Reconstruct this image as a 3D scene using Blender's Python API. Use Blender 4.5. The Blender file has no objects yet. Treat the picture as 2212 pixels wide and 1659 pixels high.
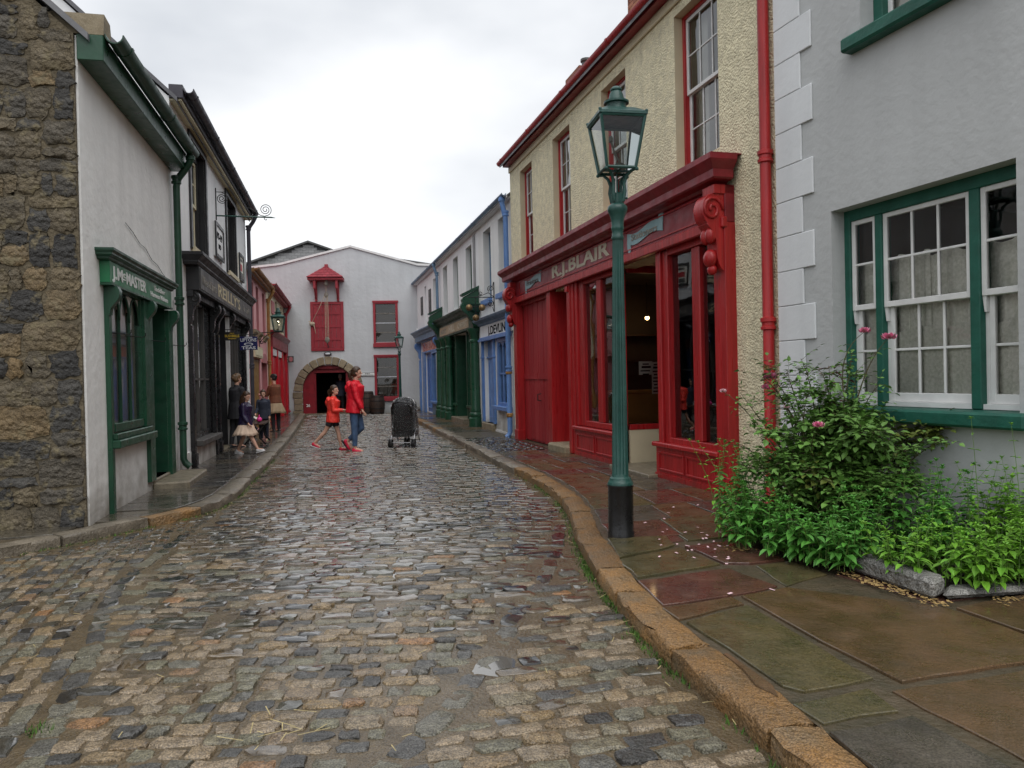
import bpy, bmesh, math, random
from mathutils import Vector, Matrix, noise
R = math.radians
random.seed(7)
sc = bpy.context.scene
COL = sc.collection

# ------------------------------------------------------------------ camera
FPX, CX, CY, CAMH, ROLL = 1620.0, 1106.0, 829.5, 1.45, 0.022
PITCH = math.atan((CY - 813) / FPX)
cam_d = bpy.data.cameras.new('camera'); cam = bpy.data.objects.new('camera', cam_d); COL.objects.link(cam)
cam_d.sensor_width = 36; cam_d.lens = FPX / 2212 * 36; cam_d.clip_end = 2000; cam_d.clip_start = 0.05
Fv = Vector((0, math.cos(PITCH), -math.sin(PITCH))); R0 = Vector((1, 0, 0)); U0 = Vector((0, math.sin(PITCH), math.cos(PITCH)))
Rv = math.cos(ROLL) * R0 - math.sin(ROLL) * U0; Uv = math.cos(ROLL) * U0 + math.sin(ROLL) * R0
cam.matrix_world = Matrix(((Rv.x, Uv.x, -Fv.x, 0), (Rv.y, Uv.y, -Fv.y, 0), (Rv.z, Uv.z, -Fv.z, CAMH), (0, 0, 0, 1)))
sc.camera = cam
# ------------------------------------------------------------------ sky and sun
SUN_EL, SUN_AZ = R(62), R(163)          # azimuth clockwise from +Y
W = bpy.data.worlds.new('World'); sc.world = W; W.use_nodes = True
nt = W.node_tree; N = nt.nodes; L = nt.links
bg = N['Background']; bg.inputs['Strength'].default_value = 0.1
sky = N.new('ShaderNodeTexSky'); sky.sky_type = 'NISHITA'; sky.sun_disc = False
sky.sun_elevation = SUN_EL; sky.sun_rotation = SUN_AZ; sky.air_density = 1; sky.dust_density = 3
tc = N.new('ShaderNodeTexCoord'); mp = N.new('ShaderNodeMapping'); mp.inputs['Scale'].default_value = (1.5, 1.5, 3.2)
L.new(tc.outputs['Generated'], mp.inputs['Vector'])
nz = N.new('ShaderNodeTexNoise'); nz.inputs['Scale'].default_value = 1.25; nz.inputs['Detail'].default_value = 5; nz.inputs['Roughness'].default_value = .45
L.new(mp.outputs['Vector'], nz.inputs['Vector'])
cr = N.new('ShaderNodeValToRGB'); cr.color_ramp.elements[0].position = .38; cr.color_ramp.elements[0].color = (4.9, 5.2, 5.65, 1)
cr.color_ramp.elements[1].position = .64; cr.color_ramp.elements[1].color = (8.8, 8.92, 9.08, 1)
L.new(nz.outputs['Fac'], cr.inputs['Fac'])
mx = N.new('ShaderNodeMix'); mx.data_type = 'RGBA'; mx.inputs['Factor'].default_value = .94
L.new(sky.outputs['Color'], mx.inputs[6]); L.new(cr.outputs['Color'], mx.inputs[7]); L.new(mx.outputs[2], bg.inputs['Color'])
sd = bpy.data.lights.new('sun', 'SUN'); so = bpy.data.objects.new('sun', sd); COL.objects.link(so)
sd.energy = 1.5; sd.angle = R(70); sd.color = (1, .98, .95)
sdir = Vector((math.sin(SUN_AZ) * math.cos(SUN_EL), math.cos(SUN_AZ) * math.cos(SUN_EL), math.sin(SUN_EL)))
so.rotation_euler = (-sdir).to_track_quat('-Z', 'Y').to_euler(); so.location = (0, 0, 30)
sc.view_settings.view_transform = 'Standard'; sc.view_settings.look = 'None'; sc.view_settings.gamma = 1
sc.view_settings.exposure = 0.36; sc.view_settings.use_curve_mapping = False
sc.render.engine = 'CYCLES'; sc.cycles.max_bounces = 6; sc.cycles.diffuse_bounces = 3; sc.cycles.glossy_bounces = 3; sc.cycles.transmission_bounces = 4; sc.cycles.transparent_max_bounces = 12
sc.cycles.caustics_reflective = False; sc.cycles.caustics_refractive = False

# ------------------------------------------------------------------ materials
MATS = {}
def srgb(r, g, b):
    f = lambda c: (c / 255 / 12.92) if c / 255 <= .04045 else ((c / 255 + .055) / 1.055) ** 2.4
    return (f(r), f(g), f(b))
def M(name, col, rough=.6, var=.14, vscale=3., col2=None, bump=0., bscale=30., bdist=.01, coat=0., metal=0., spec=.5, rvar=.1,
      attr=False, rnd=False, patch=None, streak=0., stain=None, stain_h=.5, emit=None, es=0., voro=False, detail=3, ramp=None, wood=False, fleck=0.):
    m = bpy.data.materials.new(name); m.use_nodes = True; MATS[name] = m
    nt = m.node_tree; N = nt.nodes; L = nt.links; b = N['Principled BSDF']
    tc = N.new('ShaderNodeTexCoord'); co = tc.outputs['Object']
    if attr:
        co = N.new('ShaderNodeNewGeometry').outputs['Position']
    if wood:
        mp = N.new('ShaderNodeMapping'); mp.inputs['Scale'].default_value = (1, 1, .08); L.new(co, mp.inputs['Vector']); co = mp.outputs['Vector']
    n1 = N.new('ShaderNodeTexNoise'); n1.inputs['Scale'].default_value = vscale; n1.inputs['Detail'].default_value = detail; L.new(co, n1.inputs['Vector'])
    mr = N.new('ShaderNodeMapRange'); mr.inputs[1].default_value = .3; mr.inputs[2].default_value = .7; L.new(n1.outputs['Fac'], mr.inputs[0])
    mix = N.new('ShaderNodeMix'); mix.data_type = 'RGBA'; L.new(mr.outputs[0], mix.inputs[0])
    lo = col2 if col2 else tuple(c * (1 - var) for c in col)
    hi = col if col2 else tuple(min(1, c * (1 + var)) for c in col)
    if ramp:
        r = N.new('ShaderNodeValToRGB'); r.color_ramp.interpolation = 'LINEAR'
        e = r.color_ramp.elements
        for i, (p, c) in enumerate(ramp):
            if i < 2: e[i].position = p; e[i].color = (*c, 1)
            else:
                q = e.new(p); q.color = (*c, 1)
        if attr:
            a = N.new('ShaderNodeAttribute'); a.attribute_name = 'rnd'; L.new(a.outputs['Fac'], r.inputs[0])
        else:
            a = N.new('ShaderNodeObjectInfo'); L.new(a.outputs['Random'], r.inputs[0])
        d = N.new('ShaderNodeMix'); d.data_type = 'RGBA'; d.blend_type = 'MULTIPLY'; d.inputs[0].default_value = 1
        mix.inputs[6].default_value = (1 - var,) * 3 + (1,); mix.inputs[7].default_value = (1 + var,) * 3 + (1,)
        L.new(mix.outputs[2], d.inputs[7]); L.new(r.outputs[0], d.inputs[6]); cout = d.outputs[2]
    else:
        mix.inputs[6].default_value = (*lo, 1); mix.inputs[7].default_value = (*hi, 1); cout = mix.outputs[2]
        if rnd:
            a = N.new('ShaderNodeObjectInfo'); h = N.new('ShaderNodeHueSaturation'); mv = N.new('ShaderNodeMapRange')
            mv.inputs[3].default_value = 1 - rnd; mv.inputs[4].default_value = 1 + rnd
            L.new(a.outputs['Random'], mv.inputs[0]); L.new(mv.outputs[0], h.inputs['Value']); L.new(cout, h.inputs['Color']); cout = h.outputs[0]
    if fleck:
        nf = N.new('ShaderNodeTexNoise'); nf.inputs['Scale'].default_value = 150; nf.inputs['Detail'].default_value = 1; L.new(co, nf.inputs['Vector'])
        mf = N.new('ShaderNodeMapRange'); mf.inputs[1].default_value = .38; mf.inputs[2].default_value = .62; mf.inputs[3].default_value = 1 - fleck; mf.inputs[4].default_value = 1 + fleck; L.new(nf.outputs['Fac'], mf.inputs[0])
        vm = N.new('ShaderNodeVectorMath'); vm.operation = 'SCALE'; L.new(cout, vm.inputs[0]); L.new(mf.outputs[0], vm.inputs['Scale']); cout = vm.outputs[0]
    if streak:
        mk = N.new('ShaderNodeMapping'); mk.inputs['Scale'].default_value = (5, 5, .3); L.new(tc.outputs['Object'], mk.inputs['Vector'])
        nk = N.new('ShaderNodeTexNoise'); nk.inputs['Scale'].default_value = 1.; nk.inputs['Detail'].default_value = 4; L.new(mk.outputs['Vector'], nk.inputs['Vector'])
        mk2 = N.new('ShaderNodeMapRange'); mk2.inputs[1].default_value = .42; mk2.inputs[2].default_value = .68; mk2.inputs[3].default_value = 1; mk2.inputs[4].default_value = 1 - streak; L.new(nk.outputs['Fac'], mk2.inputs[0])
        vk = N.new('ShaderNodeVectorMath'); vk.operation = 'SCALE'; L.new(cout, vk.inputs[0]); L.new(mk2.outputs[0], vk.inputs['Scale']); cout = vk.outputs[0]
    if patch:
        np_ = N.new('ShaderNodeTexNoise'); np_.inputs['Scale'].default_value = patch[1]; np_.inputs['Detail'].default_value = 8; np_.inputs['Roughness'].default_value = .65; L.new(N.new('ShaderNodeNewGeometry').outputs['Position'], np_.inputs['Vector'])
        mq = N.new('ShaderNodeMapRange'); mq.inputs[1].default_value = patch[2]; mq.inputs[2].default_value = patch[2] + .1; mq.inputs[4].default_value = .85; L.new(np_.outputs['Fac'], mq.inputs[0])
        mw = N.new('ShaderNodeMix'); mw.data_type = 'RGBA'; mw.inputs[7].default_value = (*patch[0], 1); L.new(mq.outputs[0], mw.inputs[0]); L.new(cout, mw.inputs[6]); cout = mw.outputs[2]
    if stain:
        sx = N.new('ShaderNodeSeparateXYZ'); L.new(tc.outputs['Object'], sx.inputs[0])
        ns = N.new('ShaderNodeTexNoise'); ns.inputs['Scale'].default_value = 3.5; ns.inputs['Detail'].default_value = 7; L.new(tc.outputs['Object'], ns.inputs['Vector'])
        ma = N.new('ShaderNodeMath'); ma.operation = 'MULTIPLY_ADD'; ma.inputs[1].default_value = -stain_h * 2.6; L.new(ns.outputs['Fac'], ma.inputs[0]); L.new(sx.outputs[2], ma.inputs[2])
        mm = N.new('ShaderNodeMapRange'); mm.inputs[1].default_value = -stain_h * 1.4; mm.inputs[2].default_value = stain_h * .2; mm.inputs[3].default_value = .75; mm.inputs[4].default_value = 0
        L.new(ma.outputs[0], mm.inputs[0])
        ms = N.new('ShaderNodeMix'); ms.data_type = 'RGBA'; ms.inputs[7].default_value = (*stain, 1); L.new(mm.outputs[0], ms.inputs[0]); L.new(cout, ms.inputs[6]); cout = ms.outputs[2]
    L.new(cout, b.inputs['Base Color'])
    rr = N.new('ShaderNodeMapRange'); rr.inputs[1].default_value = .3; rr.inputs[2].default_value = .7
    rr.inputs[3].default_value = max(.02, rough - rvar); rr.inputs[4].default_value = min(1, rough + rvar)
    n3 = N.new('ShaderNodeTexNoise'); n3.inputs['Scale'].default_value = vscale * 1.7; n3.inputs['Detail'].default_value = 1; L.new(co, n3.inputs['Vector'])
    L.new(n3.outputs['Fac'], rr.inputs[0]); L.new(rr.outputs[0], b.inputs['Roughness'])
    b.inputs['Metallic'].default_value = metal; b.inputs['Specular IOR Level'].default_value = spec
    if coat:
        b.inputs['Coat Weight'].default_value = coat; b.inputs['Coat Roughness'].default_value = .08
    if bump:
        if voro:
            n2 = N.new('ShaderNodeTexVoronoi'); n2.inputs['Scale'].default_value = bscale; n2.feature = 'SMOOTH_F1'; h = n2.outputs['Distance']
        else:
            n2 = N.new('ShaderNodeTexNoise'); n2.inputs['Scale'].default_value = bscale; n2.inputs['Detail'].default_value = 2.5; h = n2.outputs['Fac']
        L.new(co, n2.inputs['Vector'])
        bp = N.new('ShaderNodeBump'); bp.inputs['Strength'].default_value = bump; bp.inputs['Distance'].default_value = bdist
        L.new(h, bp.inputs['Height']); L.new(bp.outputs[0], b.inputs['Normal'])
    if emit:
        b.inputs['Emission Color'].default_value = (*emit, 1); b.inputs['Emission Strength'].default_value = es
    return m
def glass_mat(name, tint=(.9, .93, .93), boost=1., rough=.015, ior=1.5):
    m = bpy.data.materials.new(name); m.use_nodes = True; MATS[name] = m
    nt = m.node_tree; N = nt.nodes; L = nt.links; N.remove(N['Principled BSDF'])
    t = N.new('ShaderNodeBsdfTransparent'); t.inputs[0].default_value = (*tint, 1)
    g = N.new('ShaderNodeBsdfGlossy'); g.inputs['Roughness'].default_value = rough
    fr = N.new('ShaderNodeFresnel'); fr.inputs[0].default_value = ior
    nz = N.new('ShaderNodeTexNoise'); nz.inputs['Scale'].default_value = 1.6; tc = N.new('ShaderNodeTexCoord'); L.new(tc.outputs['Object'], nz.inputs['Vector'])
    nz.inputs['Detail'].default_value = 1
    bp = N.new('ShaderNodeBump'); bp.inputs['Strength'].default_value = .12; bp.inputs['Distance'].default_value = .03; L.new(nz.outputs['Fac'], bp.inputs['Height'])
    L.new(bp.outputs[0], g.inputs['Normal'])
    ml = N.new('ShaderNodeMath'); ml.operation = 'MULTIPLY'; ml.inputs[1].default_value = boost; ml.use_clamp = True; L.new(fr.outputs[0], ml.inputs[0])
    x = N.new('ShaderNodeMixShader'); L.new(ml.outputs[0], x.inputs[0]); L.new(t.outputs[0], x.inputs[1]); L.new(g.outputs[0], x.inputs[2])
    L.new(x.outputs[0], N['Material Output'].inputs[0])
    return m

dirt = (.16, .13, .085)
M('white_wall', (.84, .84, .82), .8, .07, 1.3, bump=.35, bscale=9, bdist=.03, stain=dirt, stain_h=.42, streak=.06)
M('white_wall_clean', (.84, .845, .845), .75, .04, 1.3, bump=.3, bscale=11, bdist=.02, stain=dirt, stain_h=.2, streak=.06)
M('far_wall', (.53, .55, .565), .85, .06, 1.1, streak=.06, bump=.3, bscale=7, bdist=.04, stain=(.3, .29, .26), stain_h=.3)
M('house_wall', (.50, .512, .512), .8, .05, .8, bump=.3, bscale=14, bdist=.02, streak=.045, stain=(.26, .26, .22), stain_h=.3)
M('quoin', (.74, .76, .775), .75, .05, 2, bump=.25, bscale=20, streak=.05)
M('roughcast', (.87, .79, .55), .9, .14, 9, bump=1., bscale=42, bdist=.04, fleck=.16, streak=.07)
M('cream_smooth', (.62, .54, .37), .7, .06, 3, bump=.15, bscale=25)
M('red', (.39, .016, .018), .36, .2, 22, wood=True, bump=.3, bscale=45, bdist=.006, rvar=.1, stain=(.10, .035, .025), stain_h=.12, streak=.16)
M('red_old', (.30, .010, .016), .5, .28, 4, col2=(.40, .03, .035), bump=.35, bscale=14, wood=True)
M('red_dark', (.235, .013, .022), .42, .2, 5, bump=.2, bscale=25, streak=.12)
M('red_far', (.29, .02, .032), .55, .12, 5, bump=.15, bscale=25)
M('brightred', (.50, .008, .02), .4, .12, 4, bump=.1)
M('green', (.012, .066, .034), .36, .18, 5, bump=.18, bscale=20)
M('green_sign', (.012, .155, .06), .4, .12, 4)
M('green_dark', (.008, .05, .026), .42, .25, 5, bump=.15, bscale=25)
M('green_house', (.010, .098, .068), .55, .2, 6, bump=.4, bscale=30)
M('lamp_green', (.016, .068, .056), .38, .25, 7, bump=.3, bscale=50, metal=.0)
M('black_paint', (.012, .012, .013), .3, .3, 6, bump=.2, bscale=40)
M('black', (.016, .016, .018), .45, .3, 4, bump=.1, bscale=30)
M('gutter_black', (.045, .042, .055), .5, .25, 4, bump=.1)
M('sign_grey', (.085, .08, .075), .5, .18, 3)
M('blue', (.125, .25, .54), .4, .12, 4, bump=.12, bscale=22)
M('blue_deep', (.07, .155, .46), .4, .12, 4)
M('blue_grey', (.14, .23, .34), .45, .15, 4, bump=.1)
M('pink', (.78, .39, .40), .75, .06, 2, bump=.2, bscale=12)
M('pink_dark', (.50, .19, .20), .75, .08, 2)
M('cream', (.74, .68, .48), .75, .06, 2, bump=.2, bscale=12)
M('ochre', (.30, .16, .035), .5, .2, 4)
M('rust_pipe', (.33, .17, .05), .5, .3, 6, bump=.2)
M('slate', (.12, .12, .13), .55, .15, 4, ramp=[(0, (.09, .09, .10)), (1, (.17, .17, .18))], bump=.3, bscale=20)
M('slate_pale', (.2, .2, .2), .7, .12, 4, ramp=[(0, (.27, .27, .275)), (1, (.38, .38, .38))], bump=.3, bscale=20)
M('slate_bed', (.09, .09, .09), .8, .15, 4)
M('red_tile', (.24, .018, .03), .6, .1, 4, rnd=.15, bump=.2, bscale=20)
M('brick', (.3, .1, .06), .85, .2, 8, ramp=[(0, (.24, .085, .055)), (1, (.42, .17, .10))], bump=.4, bscale=40)
M('mortar', (.36, .33, .27), .9, .15, 10, bump=.4, bscale=60)
M('stone_mortar', (.125, .102, .066), .95, .3, 6, bump=.9, bscale=22, bdist=.04)
M('wall_stone', (.1, .09, .07), .8, .42, 6, ramp=[(0, (.028, .027, .026)), (.35, (.055, .052, .047)), (.6, (.085, .071, .05)), (.82, (.12, .095, .058)), (1, (.17, .115, .055))], bump=1., bscale=16, bdist=.06, fleck=.4, detail=7, patch=((.17, .14, .08), 6.5, .535))
M('sandstone', (.3, .25, .17), .85, .25, 8, col2=(.2, .16, .1), rnd=.18, bump=.6, bscale=24, fleck=.15)
M('step_stone', (.20, .17, .12), .45, .3, 7, bump=.5, bscale=30, fleck=.2)
M('granite', (.20, .195, .18), .6, .4, 7, bump=1., bscale=30, bdist=.03, fleck=.45)
SETT_RAMP = [(0, (.04, .038, .035)), (.15, (.078, .075, .068)), (.3, (.125, .117, .09)), (.48, (.14, .13, .085)), (.58, (.19, .148, .098)), (.8, (.225, .172, .112)), (.91, (.20, .14, .07)), (.97, (.17, .125, .08)), (1, (.26, .125, .045))]
M('sett', (.1, .1, .1), .4, .32, 22, ramp=SETT_RAMP, attr=True, bump=1., bscale=60, bdist=.014, coat=.3, fleck=.42, rvar=.14)
M('sett_wet', (.1, .1, .1), .17, .34, 14, ramp=[(p, tuple(c * k * .52 for c, k in zip(q, (.98, .98, 1.0)))) for p, q in SETT_RAMP], attr=True, bump=.4, bscale=30, bdist=.009, coat=.8, fleck=.25, rvar=.08)
M('road_bed', (.125, .092, .052), .3, .35, 7, col2=(.078, .058, .033), bump=.8, bscale=55, bdist=.012, fleck=.25, coat=.2)
M('kerb_stone', (.235, .125, .042), .5, .38, 6, col2=(.15, .108, .062), rnd=.25, bump=1., bscale=40, bdist=.022, fleck=.4)
M('kerb_grey', (.17, .145, .11), .42, .35, 6, rnd=.2, bump=.8, bscale=45, bdist=.015, fleck=.3)
FL = dict(bump=.6, bscale=26, bdist=.012, coat=.3, rvar=.16)
M('flag_olive', (.10, .078, .032), .34, .3, 5, col2=(.065, .06, .03), fleck=.3, **FL)
M('flag_brown', (.125, .072, .034), .34, .3, 4, col2=(.075, .05, .024), fleck=.3, **FL)
M('flag_red', (.115, .05, .032), .3, .3, 5, col2=(.07, .035, .028), fleck=.3, **FL)
M('flag_grey', (.066, .056, .042), .34, .35, 5, fleck=.35, **FL)
M('flag_dark', (.055, .05, .042), .26, .35, 5, ramp=[(0, (.035, .034, .032)), (.5, (.06, .055, .046)), (1, (.085, .072, .05))], bump=.7, bscale=14, bdist=.02, coat=.5, fleck=.15)
M('pave_bed', (.10, .076, .048), .4, .4, 8, col2=(.06, .052, .032), bump=.8, bscale=40, bdist=.015)
M('ground', (.08, .075, .06), .8, .2, 2, bump=.4)
M('soil', (.03, .022, .014), .9, .4, 10, bump=.9, bscale=30, bdist=.03)
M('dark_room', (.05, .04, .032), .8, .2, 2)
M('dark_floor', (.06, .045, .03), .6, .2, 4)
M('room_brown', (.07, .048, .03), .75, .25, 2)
M('room_cream', (.42, .33, .22), .75, .1, 2)
M('counter', (.42, .20, .055), .4, .2, 3)
M('wood_dark', (.06, .03, .018), .45, .3, 4, wood=True)
M('barrel', (.045, .028, .02), .6, .35, 6, bump=.3)
M('iron', (.02, .02, .02), .45, .2, 8, metal=.3)
M('bronze', (.23, .15, .07), .42, .25, 8, metal=.65)
M('rope', (.45, .37, .27), .85, .15, 30)
M('pulley', (.2, .18, .15), .7, .25, 12)
M('white_paint', (.74, .74, .73), .45, .07, 8, bump=.15, bscale=40)
M('paper', (.85, .82, .72), .8, .08, 6)
M('lettering_white', (.78, .8, .78), .5, .04)
M('lettering_gold', (.62, .53, .33), .5, .2, 8)
M('lettering_cream', (.52, .47, .36), .6, .15, 6)
M('lettering_faint', (.30, .28, .24), .6, .25, 8)
M('lettering_black', (.012, .012, .014), .9, spec=.1)
M('lettering_yellow', (.62, .42, .03), .5)
M('scroll_blue', (.27, .42, .45), .55, .1, 6)
M('enamel_navy', (.012, .014, .085), .25, .1)
M('enamel_pale', (.6, .62, .66), .35, .05)
M('curtain_lace', (.93, .91, .83), .95, .35, 38, col2=(.68, .68, .58), bump=.5, bscale=50)
M('curtain', (.66, .63, .54), .9, .08, 5)
M('brightening_white', (.78, .78, .76), .9, .06, 4)  # for the sheet added to brighten the saddler's window
M('blind', (.50, .49, .44), .9, .08, 4)
M('bulb', (1, .8, .5), .5, emit=(1, .62, .22), es=12.)
M('flame', (1, .9, .7), .5, emit=(1, .82, .55), es=14.)
M('leaf_mint', (.11, .33, .045), .5, .35, 9, col2=(.065, .22, .035), rnd=.22, spec=.4)
M('leaf_lime', (.20, .42, .035), .5, .3, 9, col2=(.12, .31, .03), rnd=.2, spec=.4)
M('leaf_rose', (.10, .215, .045), .42, .45, 8, col2=(.14, .28, .055), rnd=.25, spec=.4)
M('leaf_rose_yellow', (.13, .17, .03), .5, .3, 9, rnd=.2)
M('leaf_red', (.16, .03, .02), .5, .3, 9)
M('stem', (.07, .06, .025), .7, .3, 12)
M('stem_green', (.12, .22, .04), .6, .2, 12)
M('petal', (.88, .38, .53), .6, .2, 30, col2=(.80, .22, .40))
M('petal_pale', (.85, .58, .62), .6, .1, 20)
M('litter', (.36, .24, .09), .7, .4, 30)
M('straw', (.42, .34, .16), .7, .25, 20)
M('moss', (.055, .12, .015), .9, .4, 20)
M('skin', (.62, .36, .26), .5, .06, 10)
M('hair_brown', (.055, .028, .014), .45, .4, 30)
M('hair_light', (.13, .075, .035), .45, .4, 30)
M('hair_black', (.012, .01, .009), .4, .3, 30)
M('hair_grey', (.4, .39, .37), .5, .2, 30)
M('jacket_red', (.70, .006, .022), .55, .16, 9, bump=.6, bscale=9, bdist=.05)
M('jacket_coral', (.92, .055, .038), .5, .12, 9, bump=.6, bscale=9, bdist=.05)
M('jeans', (.06, .11, .21), .8, .3, 12, bump=.2)
M('shorts_black', (.018, .017, .02), .7)
M('navy_shiny', (.022, .016, .05), .35, .3, 10, bump=.4, bscale=14, bdist=.02)
M('navy_cloth', (.024, .03, .05), .8, .2, 10)
M('dark_cloth', (.02, .02, .024), .8, .2, 10)
M('skirt_cream', (.66, .50, .38), .7, .1, 8)
M('skirt_tan', (.36, .26, .16), .8, .12, 8)
M('jumper_brown', (.16, .052, .024), .85, .2, 12, bump=.3)
M('shoe_pink', (.75, .02, .07), .5)
M('shoe_white', (.75, .75, .76), .5)
M('shoe_green', (.12, .42, .16), .5)
M('shoe_black', (.015, .015, .016), .45)
M('pink_toy', (.85, .05, .3), .5)
M('eye', (.02, .015, .012), .2)
M('lip', (.45, .15, .13), .5)
M('pram_fabric', (.014, .014, .016), .6, .2, 10)
M('pram_metal', (.25, .25, .26), .35, metal=.7)
M('tyre', (.015, .015, .015), .7)
glass_mat('glass', (.93, .95, .94), 2.1)
glass_mat('glass_house', (.97, .98, .97), 1.5)
glass_mat('glass_lantern', (.82, .86, .85), 1.5, rough=.06)
M('water', (.10, .09, .075), .03, .1, 3, rvar=.01, coat=1., spec=.6)
def plastic_mat():
    m = glass_mat('raincover', (.80, .82, .84), 2.0, rough=.14, ior=1.45)
    nt = m.node_tree
    for n in nt.nodes:
        if n.type == 'TEX_NOISE': n.inputs['Scale'].default_value = 9; n.inputs['Detail'].default_value = 5; n.inputs['Distortion'].default_value = 2.
        if n.type == 'BUMP': n.inputs['Strength'].default_value = 1.; n.inputs['Distance'].default_value = .12
plastic_mat()

# ------------------------------------------------------------------ mesh helpers
class MB:
    def __init__(s): s.v = []; s.f = []; s.c = None
    def add(s, vs, fs):
        n = len(s.v); s.v += [tuple(p) for p in vs]; s.f += [tuple(i + n for i in q) for q in fs]; return s
    def box(s, x0, x1, y0, y1, z0, z1):
        return s.add([(x0, y0, z0), (x1, y0, z0), (x1, y1, z0), (x0, y1, z0), (x0, y0, z1), (x1, y0, z1), (x1, y1, z1), (x0, y1, z1)],
                     [(0, 3, 2, 1), (4, 5, 6, 7), (0, 1, 5, 4), (1, 2, 6, 5), (2, 3, 7, 6), (3, 0, 4, 7)])
    def prism(s, pts, ax, a, b):
        n = len(pts)
        mk = {'x': lambda p, t: (t, p[0], p[1]), 'y': lambda p, t: (p[0], t, p[1]), 'z': lambda p, t: (p[0], p[1], t)}[ax]
        return s.add([mk(p, a) for p in pts] + [mk(p, b) for p in pts],
                     [tuple(range(n)), tuple(range(2 * n - 1, n - 1, -1))] + [(i, (i + 1) % n, n + (i + 1) % n, n + i) for i in range(n)])
    def tube(s, path, r, n=8, cap=True, flat=None):
        P = [Vector(p) for p in path]; m = len(P); vs = []; rr = r if isinstance(r, (list, tuple)) else [r] * m
        T = [(P[min(i + 1, m - 1)] - P[max(i - 1, 0)]).normalized() for i in range(m)]
        up = Vector((0, 0, 1)) if abs(T[0].z) < .9 else Vector((1, 0, 0))
        x = T[0].cross(up).normalized()
        for i in range(m):
            x = (x - T[i] * x.dot(T[i]))
            x = x.normalized() if x.length > 1e-6 else T[i].orthogonal().normalized()
            y = T[i].cross(x)
            for k in range(n):
                a = 2 * math.pi * k / n; vs.append(P[i] + (x * math.cos(a) + y * math.sin(a) * (flat or 1)) * rr[i])
        fs = [(i * n + k, i * n + (k + 1) % n, (i + 1) * n + (k + 1) % n, (i + 1) * n + k) for i in range(m - 1) for k in range(n)]
        if cap: fs += [tuple(range(n - 1, -1, -1)), tuple((m - 1) * n + k for k in range(n))]
        return s.add(vs, fs)
    def lathe(s, prof, c=(0, 0, 0), n=16, flute=0, fl_n=0):
        vs = []; m = len(prof)
        for q in prof:
            r, z = q[0], q[1]; fd = q[2] if len(q) > 2 else 0
            for k in range(n):
                a = 2 * math.pi * k / n; rad = r * (1 - fd * (.5 + .5 * math.cos(a * fl_n))) if fd else r
                vs.append((c[0] + rad * math.cos(a), c[1] + rad * math.sin(a), c[2] + z))
        fs = [(i * n + k, i * n + (k + 1) % n, (i + 1) * n + (k + 1) % n, (i + 1) * n + k) for i in range(m - 1) for k in range(n)]
        fs += [tuple(range(n - 1, -1, -1)), tuple((m - 1) * n + k for k in range(n))]
        return s.add(vs, fs)
    def ball(s, c, r, nu=10, nv=7):
        if not isinstance(r, (tuple, list)): r = (r, r, r)
        vs = [(c[0], c[1], c[2] - r[2])]
        for j in range(1, nv):
            t = math.pi * j / nv - math.pi / 2
            for k in range(nu):
                a = 2 * math.pi * k / nu; vs.append((c[0] + r[0] * math.cos(t) * math.cos(a), c[1] + r[1] * math.cos(t) * math.sin(a), c[2] + r[2] * math.sin(t)))
        vs.append((c[0], c[1], c[2] + r[2])); e = len(vs) - 1; fs = []
        for k in range(nu):
            fs.append((0, 1 + (k + 1) % nu, 1 + k)); fs.append((e, e - nu + k, e - nu + (k + 1) % nu))
        for j in range(nv - 2):
            for k in range(nu):
                a = 1 + j * nu + k; b = 1 + j * nu + (k + 1) % nu; fs.append((a, b, b + nu, a + nu))
        return s.add(vs, fs)
    def xf(s, m):
        s.v = [tuple(m @ Vector(p)) for p in s.v]; return s
    def build(s, name, mat, parent=None, smooth=False, bevel=0, loc=None, rz=0, recalc=True):
        me = bpy.data.meshes.new(name); me.from_pydata(s.v, [], s.f)
        if recalc:
            bm = bmesh.new(); bm.from_mesh(me); bmesh.ops.recalc_face_normals(bm, faces=bm.faces); bm.to_mesh(me); bm.free()
        for mm in (mat if isinstance(mat, (list, tuple)) else [mat]): me.materials.append(MATS[mm] if isinstance(mm, str) else mm)
        if smooth:
            me.shade_smooth()
            if smooth != 1: me.set_sharp_from_angle(angle=R(smooth))
        o = bpy.data.objects.new(name, me); COL.objects.link(o)
        if parent: o.parent = parent
        if loc: o.location = loc
        if rz: o.rotation_euler.z = rz
        if bevel:
            b = o.modifiers.new('bevel', 'BEVEL'); b.width = bevel; b.segments = 1; b.limit_method = 'ANGLE'; b.angle_limit = R(40)
        return o
def Bx(*a): return MB().box(*a)
def empty(name, loc=(0, 0, 0), rz=0):
    o = bpy.data.objects.new(name, None); COL.objects.link(o); o.location = loc; o.rotation_euler = (0, 0, rz); o.empty_display_size = .2
    return o
def tag(o, label=None, cat=None, group=None, kind=None):
    if label: o['label'] = label
    if cat: o['category'] = cat
    if group: o['group'] = group
    if kind: o['kind'] = kind
    return o
def frame_empty(name, o, d, x=0., y=0.):
    """Empty at a building's base; local x runs left to right along the front, y into the building."""
    u = Vector((d[0], d[1], 0)).normalized(); v = Vector((-u.y, u.x, 0)); p = Vector((o[0], o[1], 0)) + u * x + v * y
    return empty(name, p, math.atan2(u.y, u.x))
def copy_tree(o, parent=None):
    c = o.copy(); COL.objects.link(c); c.parent = parent
    for ch in list(o.children): copy_tree(ch, c)
    return c
_tc = {}
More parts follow.
